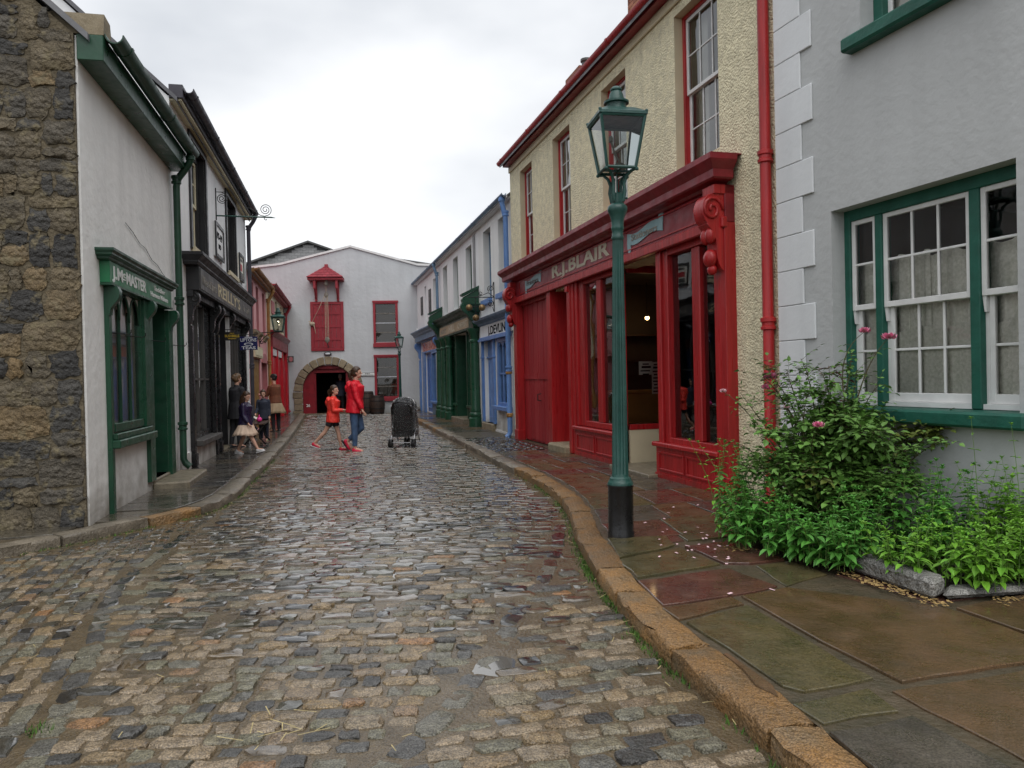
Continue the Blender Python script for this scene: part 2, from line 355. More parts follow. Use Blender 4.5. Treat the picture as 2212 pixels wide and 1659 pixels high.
def text(s, size, mat, parent, x, z, y, name='lettering', w=None, bold=0., shear=0., depth=.006, align='LEFT', slab=False, arc=0.):
    """flat lettering on a plane y=const: baseline start (x, z), cap height = size; w = total width."""
    cu = bpy.data.curves.new('t', 'FONT'); cu.body = s; cu.size = 1; cu.offset = bold; cu.shear = shear; cu.extrude = .001; cu.resolution_u = 3
    ob = bpy.data.objects.new('t', cu); COL.objects.link(ob); me = bpy.data.meshes.new_from_object(ob); bpy.data.objects.remove(ob)
    vs = me.vertices; capx = .69
    x0 = min(v.co.x for v in vs); x1 = max(v.co.x for v in vs); sx = (w / (x1 - x0)) if w else size / capx; sz = size / capx
    off = {'LEFT': 0, 'CENTER': -.5 * (x1 - x0) * sx}[align]
    for v in vs:
        px = (v.co.x - x0) * sx; v.co = Vector((x + off + px, y - (depth if v.co.z > 0 else 0), z + v.co.y * sz + arc * math.sin(math.pi * (v.co.x - x0) / (x1 - x0))))
    me.materials.append(MATS[mat]); o = bpy.data.objects.new(name, me); COL.objects.link(o); o.parent = parent
    return o

# facade with rectangular openings (front sheet + reveals), local x along, y in, z up
def wall(parent, mat, x0, x1, z0, z1, holes=(), depth=.2, y=0., name='wall', rmat=None, sides=None, jag=0):
    xs = sorted({x0, x1, *[h[0] for h in holes], *[h[1] for h in holes]}); zs = sorted({z0, z1, *[h[2] for h in holes], *[h[3] for h in holes]})
    b = MB()
    for i in range(len(xs) - 1):
        for j in range(len(zs) - 1):
            cx, cz = (xs[i] + xs[i + 1]) / 2, (zs[j] + zs[j + 1]) / 2
            if any(h[0] < cx < h[1] and h[2] < cz < h[3] for h in holes): continue
            b.add([(xs[i], y, zs[j]), (xs[i + 1], y, zs[j]), (xs[i + 1], y, zs[j + 1]), (xs[i], y, zs[j + 1])], [(0, 1, 2, 3)])
    if sides:   # side and back walls to given depth
        D = sides
        b.add([(x0, y, z0), (x0, y, z1), (x0, D, z1), (x0, D, z0)], [(0, 1, 2, 3)])
        b.add([(x1, y, z0), (x1, y, z1), (x1, D, z1), (x1, D, z0)], [(3, 2, 1, 0)])
        b.add([(x0, D, z0), (x1, D, z0), (x1, D, z1), (x0, D, z1)], [(3, 2, 1, 0)])
    nf = len(b.f)
    for h in holes:
        a, c, e, f = h[:4]; Y = y + depth
        b.add([(a, y, e), (a, y, f), (a, Y, f), (a, Y, e)], [(0, 1, 2, 3)]); b.add([(c, y, e), (c, y, f), (c, Y, f), (c, Y, e)], [(3, 2, 1, 0)])
        b.add([(a, y, f), (c, y, f), (c, Y, f), (a, Y, f)], [(0, 1, 2, 3)]); b.add([(a, y, e), (c, y, e), (c, Y, e), (a, Y, e)], [(3, 2, 1, 0)])
    o = b.build(name, [mat, rmat or mat], parent, recalc=False)
    if rmat:
        for p in o.data.polygons[nf:]: p.material_index = 1
    return o
def sash(parent, x0, x1, z0, z1, y, cols=2, rows=2, frame='white_paint', bars='white_paint', fw=.06, bw=.018, sw=.04, split=.5, glass='glass', name='window', nosplit=False, blind=None):
    """Sash window standing in an opening: frame > two sashes > panes."""
    f = MB(); f.box(x0, x0 + fw, y, y + .1, z0, z1).box(x1 - fw, x1, y, y + .1, z0, z1).box(x0 + fw, x1 - fw, y, y + .1, z1 - fw, z1).box(x0 + fw, x1 - fw, y, y + .1, z0, z0 + fw * .7)
    W_ = f.build(name, frame, parent, bevel=.004)
    a, c = x0 + fw, x1 - fw; e, g = z0 + fw * .7, z1 - fw; zm = e + (g - e) * split
    sets = [(zm - .02, g, y + .03)] + ([] if nosplit else [(e, zm + .02, y + .062)])
    if nosplit: sets = [(e, g, y + .04)]
    for (p, q, yy) in sets:
        s = MB(); s.box(a, a + sw, yy, yy + .03, p, q).box(c - sw, c, yy, yy + .03, p, q).box(a + sw, c - sw, yy, yy + .03, q - sw, q).box(a + sw, c - sw, yy, yy + .03, p, p + sw)
        ww = (c - a - 2 * sw) / cols; hh = (q - p - 2 * sw) / rows
        for i in range(1, cols): s.box(a + sw + ww * i - bw / 2, a + sw + ww * i + bw / 2, yy + .003, yy + .028, p + sw, q - sw)
        for j in range(1, rows):
            for i in range(cols): s.box(a + sw + ww * i + bw / 2 * (i > 0), a + sw + ww * (i + 1) - bw / 2 * (i < cols - 1), yy + .005, yy + .026, p + sw + hh * j - bw / 2, p + sw + hh * j + bw / 2)
        s.build('sash', bars, W_, bevel=.003)
        for i in range(cols):
            for j in range(rows):
                t = random.uniform(-.0015, .0015)
                X0, X1, Z0, Z1 = a + sw + ww * i, a + sw + ww * (i + 1), p + sw + hh * j, p + sw + hh * (j + 1)
                MB().add([(X0, yy + .015 + t, Z0), (X1, yy + .015 - t, Z0), (X1, yy + .015 + t, Z1), (X0, yy + .015 - t, Z1)], [(0, 1, 2, 3)]).build('pane', glass, W_, recalc=False)
    if blind:
        Bx(x0, x1, y + .13, y + .135, z1 - (z1 - z0) * blind[1], z1).build('blind', blind[0], W_)
    return W_
def pane(parent, x0, x1, z0, z1, y, glass='glass', name='pane'):
    return MB().add([(x0, y, z0), (x1, y, z0), (x1, y, z1), (x0, y, z1)], [(0, 1, 2, 3)]).build(name, glass, parent, recalc=False)
def moulding(parent, prof, x0, x1, mat, name='cornice', ret=True, y0=0., bevel=0.):
    """cornice: profile of (out, z), out = distance in front of wall; mitred returns at both ends"""
    b = MB(); n = len(prof); vs = []
    for (o, z) in prof: vs.append((x0 - (o if ret else 0), y0 - o, z))
    for (o, z) in prof: vs.append((x1 + (o if ret else 0), y0 - o, z))
    fs = [(i, i + 1, n + i + 1, n + i) for i in range(n - 1)]
    b.add(vs, fs)
    m = len(b.v)
    for e, sgn, base in ((x0, -1, 0), (x1, 1, n)):
        vs = [(e + (sgn * o if ret else 0), y0 + .04, z) for (o, z) in prof]
        k = len(b.v); b.v += vs
        for i in range(n - 1): b.f.append((base + i, base + i + 1, k + i + 1, k + i) if sgn < 0 else (base + i, k + i, k + i + 1, base + i + 1))
    # top and bottom caps
    b.f.append((0, n, m + n, m)); b.f.append((n - 1, m + n - 1, m + 2 * n - 1, 2 * n - 1))
    return b.build(name, mat, parent, bevel=bevel)
def gutter(parent, x0, x1, z, y, mat, r=.07, name='gutter', seg=2.):
    b = MB(); n = 8; vs = []; fs = []
    pts = [(y + r * math.cos(math.pi + math.pi * k / n), z + r * math.sin(math.pi + math.pi * k / n)) for k in range(n + 1)]
    pin = [(y + (r - .012) * math.cos(2 * math.pi - math.pi * k / n), z + .0 + (r - .012) * math.sin(2 * math.pi - math.pi * k / n)) for k in range(n + 1)]
    b.prism(pts + pin, 'x', x0, x1)
    o = b.build(name, mat, parent, smooth=40)
    k = x0 + .3
    while k < x1:
        R2 = r + .008
        q = [(y + R2 * math.cos(math.pi + math.pi * i / n), z + .004 + R2 * math.sin(math.pi + math.pi * i / n)) for i in range(n + 1)]
        MB().prism(q, 'x', k, k + .06).build('gutter_joint', mat, o, smooth=40); k += seg
    return o
def downpipe(parent, x, y, z0, z1, mat, gy, gz, r=.045, cols=(), name='downpipe', gx=None):
    gx = x if gx is None else gx
    b = MB(); b.tube([(gx, gy, gz), (gx, gy, gz - .1), (gx + (x - gx) * .3, gy + (y - gy) * .3, gz - .2), (x, y - .03, gz - .33), (x, y, gz - .45), (x, y, z0 + .12), (x, y - .03, z0 + .05), (x, y - .09, z0)], r, 10)
    for c in (gz - .42,) + tuple(cols): b.lathe([(r, 0), (r + .02, .01), (r + .02, .035), (r + .008, .045), (r + .008, .075), (r + .022, .085), (r + .022, .12), (r, .13)], (x, y, c), 12)
    b.lathe([(r, 0), (r + .018, .01), (r + .018, .06), (r, .075)], (gx, gy, gz - .1), 12)
    return b.build(name, mat, parent, smooth=45)
def roof(parent, x0, x1, z, depth, rise, mat='slate', over=.12, name='roof', verge=.06):
    b = MB(); mid = depth / 2; t = .07; sl = rise / mid
    y0 = -over
    prof = [(y0, z + sl * y0 + .02), (mid, z + rise + .02), (depth + over, z - sl * over + .02), (depth + over, z - sl * over + .02 + t), (mid, z + rise + .02 + t * 1.2), (y0, z + sl * y0 + .02 + t)]
    b.prism(prof, 'x', x0 - verge, x1 + verge)
    return b.build(name, mat, parent)
def gable(parent, x, z, depth, rise, mat, t=.02, name='gable'):
    return MB().prism([(0.02, z), (depth / 2, z + rise), (depth - .02, z)], 'x', x - t, x + t).build(name, mat, parent)
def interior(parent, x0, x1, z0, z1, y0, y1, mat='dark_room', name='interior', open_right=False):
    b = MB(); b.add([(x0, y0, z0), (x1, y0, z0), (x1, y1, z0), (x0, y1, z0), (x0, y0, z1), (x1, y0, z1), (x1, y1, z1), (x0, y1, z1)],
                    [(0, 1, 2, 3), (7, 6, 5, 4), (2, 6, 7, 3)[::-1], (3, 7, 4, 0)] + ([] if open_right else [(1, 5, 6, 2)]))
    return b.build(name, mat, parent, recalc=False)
def console(parent, x, z0, z1, out, w, mat, name='console', y=0., wavy=True):
    """scrolled bracket: side profile (out, z) extruded across w"""
    h = z1 - z0; pts = [(0, z0)]
    for k in range(9):   # lower small scroll and S curve
        t = k / 8; pts.append((out * (.22 + .2 * math.sin(t * math.pi * 1.6) * (1 - t) + .62 * t ** 2.2), z0 + h * (.04 + .58 * t)))
    for k in range(8):
        a = -math.pi * .35 + math.pi * .85 * k / 7; pts.append((out * (.62 + .40 * math.cos(a)), z1 - h * .2 + h * .2 * math.sin(a)))
    pts.append((0, z1))
    b = MB(); b.prism([(y - p[0], p[1]) for p in pts], 'x', x - w / 2, x + w / 2)
    b2 = MB()
    for sx in (-1, 1):
        sp = []
        for k in range(18):
            a = k / 17 * math.pi * 3.2; r = h * .17 * (1 - k / 20)
            sp.append((x + sx * (w / 2 + .004), y - out * .60 + r * math.cos(a) * .9, z1 - h * .2 + r * math.sin(a)))
        b2.tube(sp, .011 * max(1, h / .45), 5)
    o = b.build(name, mat, parent, smooth=35, bevel=.006); b2.build('volute', mat, o, smooth=1)
    return o
def panel_frame(b, x0, x1, z0, z1, y, w=.018, d=.014):
    """raised bolection frame"""
    b.box(x0, x1, y - d, y, z1 - w, z1).box(x0, x1, y - d, y, z0, z0 + w).box(x0, x0 + w, y - d, y, z0 + w, z1 - w).box(x1 - w, x1, y - d, y, z0 + w, z1 - w)
# ================================================================== SETTING: ground, road, kerbs, pavements
ML_O, ML_D = (-4.2, 7.45), (-.222, 1)
YE_O, YE_D = (2.33, 8.13), (.275, -1)
DV_O, DV_D = (-.05, 17.), (.264, -1)
WH_O, WH_D = (2.73, 7.58), (.353, -1)
FA_O, FA_D = (-9.35, 31.8), (1, .12)
def local(o, d, x, y):
    u = Vector((d[0], d[1])).normalized(); v = Vector((-u.y, u.x)); p = Vector((o[0], o[1])) + u * x + v * y
    return p.x, p.y
LK = [(-8., 3.0), (-6.2, 4.5), (-5.0, 5.55), (-4.39, 6.38), (-4.2, 6.7), (-3.99, 7.06), (-3.79, 7.53), (-3.59, 7.92), (-3.47, 8.3), (-3.42, 8.75), (-3.5, 9.43), (-3.77, 10.69), (-4.12, 12.34), (-4.68, 14.87), (-5.71, 19.32), (-7.5, 26.6), (-8.75, 31.6)]
RK = [(1.5, -5.), (1.3, 0), (1.14, 1.6), (.97, 2.72), (.9, 3.09), (.82, 3.4), (.76, 3.7), (.69, 4.1), (.62, 4.67), (.57, 5.31), (.54, 5.93), (.53, 6.61), (.55, 7.33), (.53, 8.16), (.43, 9.13), (.22, 10.3), (-.07, 11.45), (-.35, 12.61), (-.59, 13.76), (-1.07, 15.9), (-1.89, 19.31), (-3.19, 24.86), (-4.3, 28.5), (-5.2, 32.2)]
def interp(tab, y):
    if y <= tab[0][1]: return tab[0][0]
    for (x0, y0), (x1, y1) in zip(tab, tab[1:]):
        if y <= y1: return x0 + (x1 - x0) * (y - y0) / (y1 - y0)
    return tab[-1][0]
def cr_curve(P, step=.1):
    out = []
    for i in range(len(P) - 1):
        p0 = Vector(P[max(i - 1, 0)]); p1 = Vector(P[i]); p2 = Vector(P[i + 1]); p3 = Vector(P[min(i + 2, len(P) - 1)])
        n = max(2, int((p2 - p1).length / step))
        for k in range(n):
            t = k / n
            m1 = (p2 - p0) * .5 * min(1, (p2 - p1).length / max(1e-6, (p2 - p0).length) * 2); m2 = (p3 - p1) * .5 * min(1, (p2 - p1).length / max(1e-6, (p3 - p1).length) * 2)
            h = (2 * t**3 - 3 * t**2 + 1); out.append(p1 * h + m1 * (t**3 - 2 * t**2 + t) + p2 * (-2 * t**3 + 3 * t**2) + m2 * (t**3 - t**2))
    out.append(Vector(P[-1])); return out
def inframe(x, y, z=0., m=1.05):
    p = Vector((x, y, z - CAMH)); d = p.dot(Fv)
    if d < .3: return False
    return abs(p.dot(Rv) / d * FPX) < 1106 * m and abs(p.dot(Uv) / d * FPX) < 829.5 * m
g = MB(); g.add([(-300, -300, -.08), (300, -300, -.08), (300, 300, -.08), (-300, 300, -.08)], [(0, 1, 2, 3)])
tag(g.build('ground', 'ground', recalc=False), kind='structure')

# ---- setts
LLINE = [(-1.3, 1.2), (-1.88, 2.87), (-2.33, 4.05), (-2.86, 5.34), (-3.02, 6.18), (-3.19, 7.25), (-3.42, 8.6)]
RGUT = [(-1.0, 1.2), (-.49, 2.84), (-.41, 3.02), (-.32, 3.25), (-.24, 3.55), (-.1, 4.09), (.02, 4.72), (.18, 5.3), (.33, 6.22), (.46, 7.4)]
PUD = [(-.12, 3.78, .11, .15),  (-1.25, 6.02, .36, .14), (-1.02, 6.28, .2, .1), (-.9, 5.6, .2, .08), (-1.5, 5.75, .18, .08)]
def pud(x, y):
    return max((1 - ((x - a) / rx) ** 2 - ((y - b) / ry) ** 2) for a, b, rx, ry in PUD)
def bed_z(x, y): return -.0115 + .0075 * noise.noise(Vector((x * 3.1, y * 3.1, 7))) + .004 * noise.noise(Vector((x * 11, y * 11, 2))) - .011 * min(1, max(0, pud(x, y) + .25))
xs = [-14, -9, -6.5] + [-5 + .05 * k for k in range(130)] + [1.7, 4]; ys = [-8, 0] + [1.6 + .05 * k for k in range(130)] + [8.2 + .25 * k for k in range(96)] + [36]
rb = MB(); rb.add([(x, y, bed_z(x, y) if y > 1 else -.016) for y in ys for x in xs], [(j * len(xs) + i, j * len(xs) + i + 1, (j + 1) * len(xs) + i + 1, (j + 1) * len(xs) + i) for j in range(len(ys) - 1) for i in range(len(xs) - 1)])
road = tag(rb.build('road', 'road_bed', smooth=1, recalc=False), kind='structure')
rng = random.Random(11)
setts = []     # (cx, cy, len, wid, angle, rnd, ztop)
def region(ang, pitch, lmin, lmax, test, box, gap=.03):
    ca, sa = math.cos(ang), math.sin(ang)
    cs = [(x * ca + y * sa, -x * sa + y * ca) for x in box[:2] for y in box[2:]]
    u0, u1 = min(c[0] for c in cs), max(c[0] for c in cs); v0, v1 = min(c[1] for c in cs), max(c[1] for c in cs)
    v = v0
    while v < v1:
        pw = pitch * rng.uniform(.86, 1.16); u = u0 + rng.uniform(0, .2)
        while u < u1:
            ln = rng.uniform(lmin, lmax) * (1.25 if rng.random() < .12 else 1)
            uc, vc = u + ln / 2, v + pw / 2 + .018 * noise.noise(Vector((u * .8, v * .8, 3)))
            x, y = uc * ca - vc * sa, uc * sa + vc * ca
            if test(x, y): setts.append((x, y, ln - rng.uniform(.35, 1.1) * gap, pw - rng.uniform(.35, 1.) * gap, ang + rng.gauss(0, .035), rng.random(), rng.gauss(0, .0045)))
            u += ln
        v += pw
def onroad(x, y, m=.09): return interp(LK, y) + m < x < interp(RK, y) - m and not (y < 6.4 and x < -14)
def distline(tab, x, y):
    if y > tab[-1][1] - .1: return 9
    return x - interp(tab, y)
region(R(2), .106, .1, .18, lambda x, y: y < 4.9 and onroad(x, y) and distline(LLINE, x, y) > .1 and (y > 7.3 or distline(RGUT, x, y) < -.1), (-5, 2, 1.6, 5.1), .034)
region(R(2), .112, .13, .25, lambda x, y: 4.9 < y < 12.45 and onroad(x, y) and distline(LLINE, x, y) > .1 and (y > 7.3 or distline(RGUT, x, y) < -.1), (-5, 2, 4.8, 12.6), .03)
region(R(9), .125, .16, .29, lambda x, y: onroad(x, y, .15) and 12.4 < y < 31.9, (-9.5, 1, 11.5, 33))
region(R(108), .1, .1, .165, lambda x, y: onroad(x, y) and y < 8.4 and distline(LLINE, x, y) < -.1, (-7, 0, 1.6, 8.6))
region(R(14), .104, .11, .22, lambda x, y: onroad(x, y) and 1.6 < y < 7.3 and distline(RGUT, x, y) > .1, (-2, 2, 1.6, 7.5))
for tab, wd in ((LLINE, .12), (RGUT, .13)):
    cv = cr_curve(tab, .02); k = 0
    while k < len(cv) - 12:
        n = rng.randint(8, 13); a, b = cv[k], cv[min(k + n, len(cv) - 1)]; d = b - a
        if onroad(a.x, a.y): setts.append(((a.x + b.x) / 2, (a.y + b.y) / 2, d.length - .02, wd - rng.uniform(.0, .02), math.atan2(d.y, d.x) + rng.gauss(0, .03), rng.choice((.04, .1, .15, .2, .3, .4)), rng.gauss(-.003, .003)))
        k += n
def sett_geo(b, s, det, ox=0, oy=0):
    x, y, ln, wd, an, rd, zt = s; r2 = random.Random(int(x * 9173 + y * 7919))
    ca, sa = math.cos(an), math.sin(an)
    p = max(0, pud(x, y)); zt = zt - .009 * min(1, p * 1.5) - .003 + (.006 if p > 0 and rd > .62 else 0)
    tx, ty = r2.gauss(0, .025), r2.gauss(0, .035)
    if det:
        base = [(-.5, -.5), (-.17, -.53), (.17, -.52), (.5, -.5), (.54, 0), (.5, .5), (.17, .53), (-.17, .52), (-.5, .5), (-.54, 0)]
        base = [(a * (.96 if abs(a) == .5 else 1) + r2.gauss(0, .04), c * (.95 if abs(c) == .5 else 1) + r2.gauss(0, .06)) for a, c in base]
        rings = [(1.03, -.035), (1., -.0095), (.95, -.002), (.76, 0)]
    else:
        base = [(-.46, -.47), (.46, -.47), (.52, 0), (.46, .47), (-.46, .47), (-.52, 0)]
        base = [(a + r2.gauss(0, .025), c + r2.gauss(0, .045)) for a, c in base]
        rings = [(1.04, -.035), (1., -.009), (.9, 0)]
    n = len(base); vs = []
    for sc_, dz in rings:
        for a, c in base:
            q, w = a * ln * sc_, c * wd * sc_ if sc_ > .95 else c * wd * (sc_ - .04)
            z = zt + dz + (tx * q + ty * w if dz > -.03 else 0) + (r2.gauss(0, .0026) if det and dz > -.03 else 0)
            vs.append((x + q * ca - w * sa - ox, y + q * sa + w * ca - oy, z))
    vs.append((x - ox, y - oy, zt + .0025 + (r2.gauss(0, .002) if det else 0)))
    fs = []
    for k in range(len(rings) - 1): fs += [(k * n + i, k * n + (i + 1) % n, (k + 1) * n + (i + 1) % n, (k + 1) * n + i) for i in range(n)]
    e = (len(rings) - 1) * n; fs += [(e + i, e + (i + 1) % n, len(vs) - 1) for i in range(n)]
    b.add(vs, fs); return len(vs), len(fs)
def wetness(x, y): return rng.random() < min(1, max(0, (y - 3.2) / 3.6 + noise.noise(Vector((x * .6, y * .5, 9))) * .45 - (.45 if x < -2.2 and y < 6.5 else 0)))
setts = [s for s in setts if s[1] > 1.7]
vis = sorted([s for s in setts if inframe(s[0], s[1], 0, .97)], key=lambda s: -(s[2] * s[3] * CAMH / (s[0] ** 2 + s[1] ** 2) ** 1.5))
near = vis[:300]; nset = set(id(s) for s in near)
def setattr_rnd(me, vals):
    a = me.attributes.new('rnd', 'FLOAT', 'POINT'); a.data.foreach_set('value', vals)
for s in near:
    b = MB(); nv, nf = sett_geo(b, s, True, s[0], s[1])
    o = b.build('sett', 'sett_wet' if wetness(s[0], s[1]) else 'sett', road, smooth=28, loc=(s[0], s[1], 0), recalc=False); setattr_rnd(o.data, [s[5]] * nv)
b = MB(); vals = []; mats = []
for s in setts:
    if id(s) in nset: continue
    nv, nf = sett_geo(b, s, s[1] < 8.5); vals += [s[5]] * nv; mats += [1 if wetness(s[0], s[1]) else 0] * nf
o = b.build('sett_paving', ['sett', 'sett_wet'], road, smooth=28, recalc=False); setattr_rnd(o.data, vals)
o.data.polygons.foreach_set('material_index', mats); tag(o, kind='stuff')
# ---- puddles lying between the setts
for i, (a, c, rx, ry) in enumerate(PUD):
    pts = []
    for k in range(80):
        t = 2 * math.pi * k / 80; w = 1.35
        pts.append((a + rx * w * math.cos(t), c + ry * w * math.sin(t), -.0135))
    tag(MB().add(pts, [tuple(range(80))]).build('puddle', 'water', recalc=False), kind='structure')

# ---- kerbs
def kerb(P, side, ztop, name, mats, wid=.215, ymin=-1.0, tmin=.5, tmax=1.0, lab=None):
    cv = cr_curve(P, .06); root = None; k = 0; segs = []
    rr = random.Random(5 if side > 0 else 6)
    while k < len(cv) - 3:
        ln = rr.uniform(tmin, tmax); a = k; acc = 0
        while k < len(cv) - 1 and acc < ln: acc += (cv[k + 1] - cv[k]).length; k += 1
        segs.append((a, k))
    root = empty(name, (0, 0, 0)); tag(root, kind='structure')
    for (a, e) in segs:
        mid = cv[(a + e) // 2]
        if mid.y < ymin: continue
        m = max(2, min(7, (e - a) // 2)); idx = [a + round((e - a) * t / m) for t in range(m + 1)]
        b = MB(); zz = ztop + rr.gauss(0, .005); ww = wid * rr.uniform(.94, 1.05); n = 9; vs = []
        for j, ii in enumerate(idx):
            d = (cv[min(ii + 2, len(cv) - 1)] - cv[max(ii - 2, 0)]).normalized(); nn = Vector((d.y, -d.x)) * side
            p = cv[ii].copy()
            if j == 0: p += d * .012
            if j == m: p -= d * .012
            end = (.012 if j in (0, m) else 0)
            for (q, z) in [(-.0, -.05), (-.004, zz * .45), (.0, zz - .022), (.008, zz - .007), (.024, zz - end * .4), (ww * .5, zz + .003 - end * .4), (ww - .03, zz - end * .4), (ww, zz - .015), (ww, -.05)]:
                q += rr.gauss(0, .007) if z > -.04 else 0; z += rr.gauss(0, .0045) if z > -.04 else 0
                w = p + nn * q; vs.append((w.x - mid.x, w.y - mid.y, z))
        fs = [(j * n + i, j * n + i + 1, (j + 1) * n + i + 1, (j + 1) * n + i) for j in range(m) for i in range(n - 1)] + [tuple(range(n)), tuple(m * n + i for i in range(n - 1, -1, -1))]
        b.add(vs, fs); b.build('kerb_stone', mats(mid.y, rr), root, smooth=38, loc=(mid.x, mid.y, 0))
    return root
kerb(RK, 1, .092, 'kerb_right', lambda y, r: 'kerb_stone' if (y < 11.5 and r.random() < .9) or r.random() < .3 else 'kerb_grey', ymin=1.)
kerb(LK, -1, .085, 'kerb_left', lambda y, r: 'kerb_stone' if y < 8.7 and r.random() < .75 else 'kerb_grey', ymin=4.)

# ---- pavements
def polysheet(name, pts, z, mat):
    return tag(MB().add([(p[0], p[1], z) for p in pts], [tuple(range(len(pts)))]).build(name, mat, recalc=False), kind='structure')
def offs(P, d):
    cv = [Vector(p) for p in P]; out = []
    for i, p in enumerate(cv):
        t = (cv[min(i + 1, len(cv) - 1)] - cv[max(i - 1, 0)]).normalized(); out.append((p.x + t.y * d, p.y - t.x * d))
    return out
RKI, LKI = offs(RK, .2), offs(LK, -.2)
pr = polysheet('pavement_right', RKI + [local(DV_O, DV_D, -16, .1), local(DV_O, DV_D, 0, .1), local(YE_O, YE_D, -9, .2), local(YE_O, YE_D, 1, .3), local(WH_O, WH_D, 4, .1), (6, 0), (6, -5)], .082, 'pave_bed')
pl = polysheet('pavement_left', LKI[::-1] + [(-9, 3), (-9, 7), local(ML_O, ML_D, 0, .1), local(ML_O, ML_D, 25.4, .1)], .068, 'pave_bed')
def flag(parent, pts, z, mat, name='flagstone', t=.03, inset=.012, jit=.01, tilt=.004):
    """an irregular slab from a polygon of world points"""
    P = [Vector(p) for p in pts]; c = sum(P, Vector((0, 0))) / len(P); Q = []
    r2 = random.Random(int(c.x * 997 + c.y * 1013))
    m = len(P)
    for i in range(m):
        a, b_ = P[i], P[(i + 1) % m]; k = max(1, int((b_ - a).length / .16))
        for j in range(k):
            p = a.lerp(b_, j / k); q = p + (c - p).normalized() * (inset) + Vector((r2.gauss(0, jit * .6), r2.gauss(0, jit * .6))); Q.append(q)
    n = len(Q); tx, ty = r2.gauss(0, tilt), r2.gauss(0, tilt); zz = z + r2.gauss(0, .003)
    rings = [(0, -t), (0, -.004), (.006, 0)]; vs = []
    for ins, dz in rings:
        for q in Q:
            p = q + (c - q).normalized() * ins; vs.append((p.x - c.x, p.y - c.y, zz + dz + tx * (p.x - c.x) + ty * (p.y - c.y)))
    fs = [(k * n + i, k * n + (i + 1) % n, (k + 1) * n + (i + 1) % n, (k + 1) * n + i) for k in range(2) for i in range(n)] + [tuple(2 * n + i for i in range(n))]
    return MB().add(vs, fs).build(name, mat, parent, loc=(c.x, c.y, 0))
hand = [('flag_olive', [(.9, 4.09), (1.34, 4.34), (1.44, 3.88), (1.57, 3.27), (1.22, 3.15), (1.13, 3.2), (1.02, 3.65)]),
 ('flag_brown', [(1.36, 4.53), (1.67, 4.69), (2.42, 4.22), (2.62, 3.5), (1.66, 3.22), (1.46, 3.9)]),
 ('flag_red', [(.78, 4.90), (1.47, 5.18), (1.66, 4.71), (1.31, 4.53), (.84, 4.36)]),
 ('flag_brown', [(.83, 4.33), (1.31, 4.5), (1.33, 4.36), (.88, 4.11)]),
 ('flag_olive', [(.74, 5.46), (1.28, 5.83), (1.45, 5.28), (.79, 4.96)]),
 ('flag_grey', [(1.16, 2.8), (1.53, 2.93), (1.85, 2.0), (1.3, 1.9)]),
 ('flag_brown', [(1.56, 3.15), (2.65, 3.46), (2.4, 2.0), (1.87, 2.02)]),
 ('flag_olive', [(1.1, 3.04), (1.49, 3.17), (1.53, 2.96), (1.15, 2.84)]),
 ('flag_brown', [(.98, 3.6), (1.0, 3.62), (1.1, 3.2), (1.09, 3.09), (1.03, 3.2)]),
 ('flag_olive', [(1.66, 5.23), (1.96, 5.33), (2.07, 4.95), (1.69, 4.71)]),
 ('flag_red', [(1.31, 5.83), (1.77, 6.02), (1.94, 5.35), (1.65, 5.25), (1.48, 5.28)]),
 ('flag_olive', [(.74, 6.2), (1.27, 6.25), (1.27, 5.87), (.75, 5.5)]),
 ('flag_brown', [(2.46, 4.2), (3.2, 4.5), (3.5, 3.6), (2.66, 3.5)]), ('flag_grey', [(2.68, 3.44), (3.5, 3.55), (3.4, 2.1), (2.43, 2.0)]),
 ('flag_red', [(2.1, 4.98), (2.4, 4.3), (3.2, 4.55), (3.1, 5.2)])]
for mt, p in hand: flag(pr, p, .097, mt, jit=.014)
# procedural slabs further on, in the frame of the fronts
def kerb_out(P, o, d, x):
    """distance in front of the facade line of a kerb polyline at facade coordinate x"""
    u = Vector((d[0], d[1])).normalized(); v = Vector((-u.y, u.x)); pts = sorted(((Vector(p) - Vector(o)).dot(u), -(Vector(p) - Vector(o)).dot(v)) for p in P)
    for (a, c), (e, f) in zip(pts, pts[1:]):
        if a <= x <= e: return c + (f - c) * (x - a) / (e - a)
    return pts[0][1] if x < pts[0][0] else pts[-1][1]
def slabs(parent, P, o, d, x0, x1, z, mats, lmin=.5, lmax=.9, nrow=2, yb=.02, rs=3, kw=.2):
    rr = random.Random(rs); x = x0
    while x < x1:
        ln = rr.uniform(lmin, lmax); e = min(x + ln, x1)
        oa, ob = kerb_out(P, o, d, x) - kw, kerb_out(P, o, d, e) - kw
        k = nrow if oa > .9 else 1; cuts = [0] + sorted(max(.15, min(.85, (j + 1) / k + rr.uniform(-.12, .12))) for j in range(k - 1)) + [1]
        for j in range(k):
            f0, f1 = cuts[j], cuts[j + 1]
            q = [local(o, d, x, -(oa * f0) + (yb if f0 == 0 else 0)), local(o, d, e, -(ob * f0) + (yb if f0 == 0 else 0)), local(o, d, e, -ob * f1), local(o, d, x, -oa * f1)]
            flag(parent, q, z, mats(x, rr))
        x = e
fm = lambda x, r: r.choice(('flag_red', 'flag_brown', 'flag_red', 'flag_brown', 'flag_grey', 'flag_olive'))
slabs(pr, RK, YE_O, YE_D, -5.9, 1.75, .096, fm, .55, .95, 3, .12, 3, .26)
slabs(pr, RK, DV_O, DV_D, -15.6, -1.9, .096, lambda x, r: r.choice(('flag_grey', 'flag_dark', 'flag_dark', 'flag_brown')), .6, 1.1, 2, .05, 8, .26)
slabs(pl, LK, ML_O, ML_D, .05, 25.3, .082, lambda x, r: 'flag_dark', .42, .8, 3, .05, 9, .24)
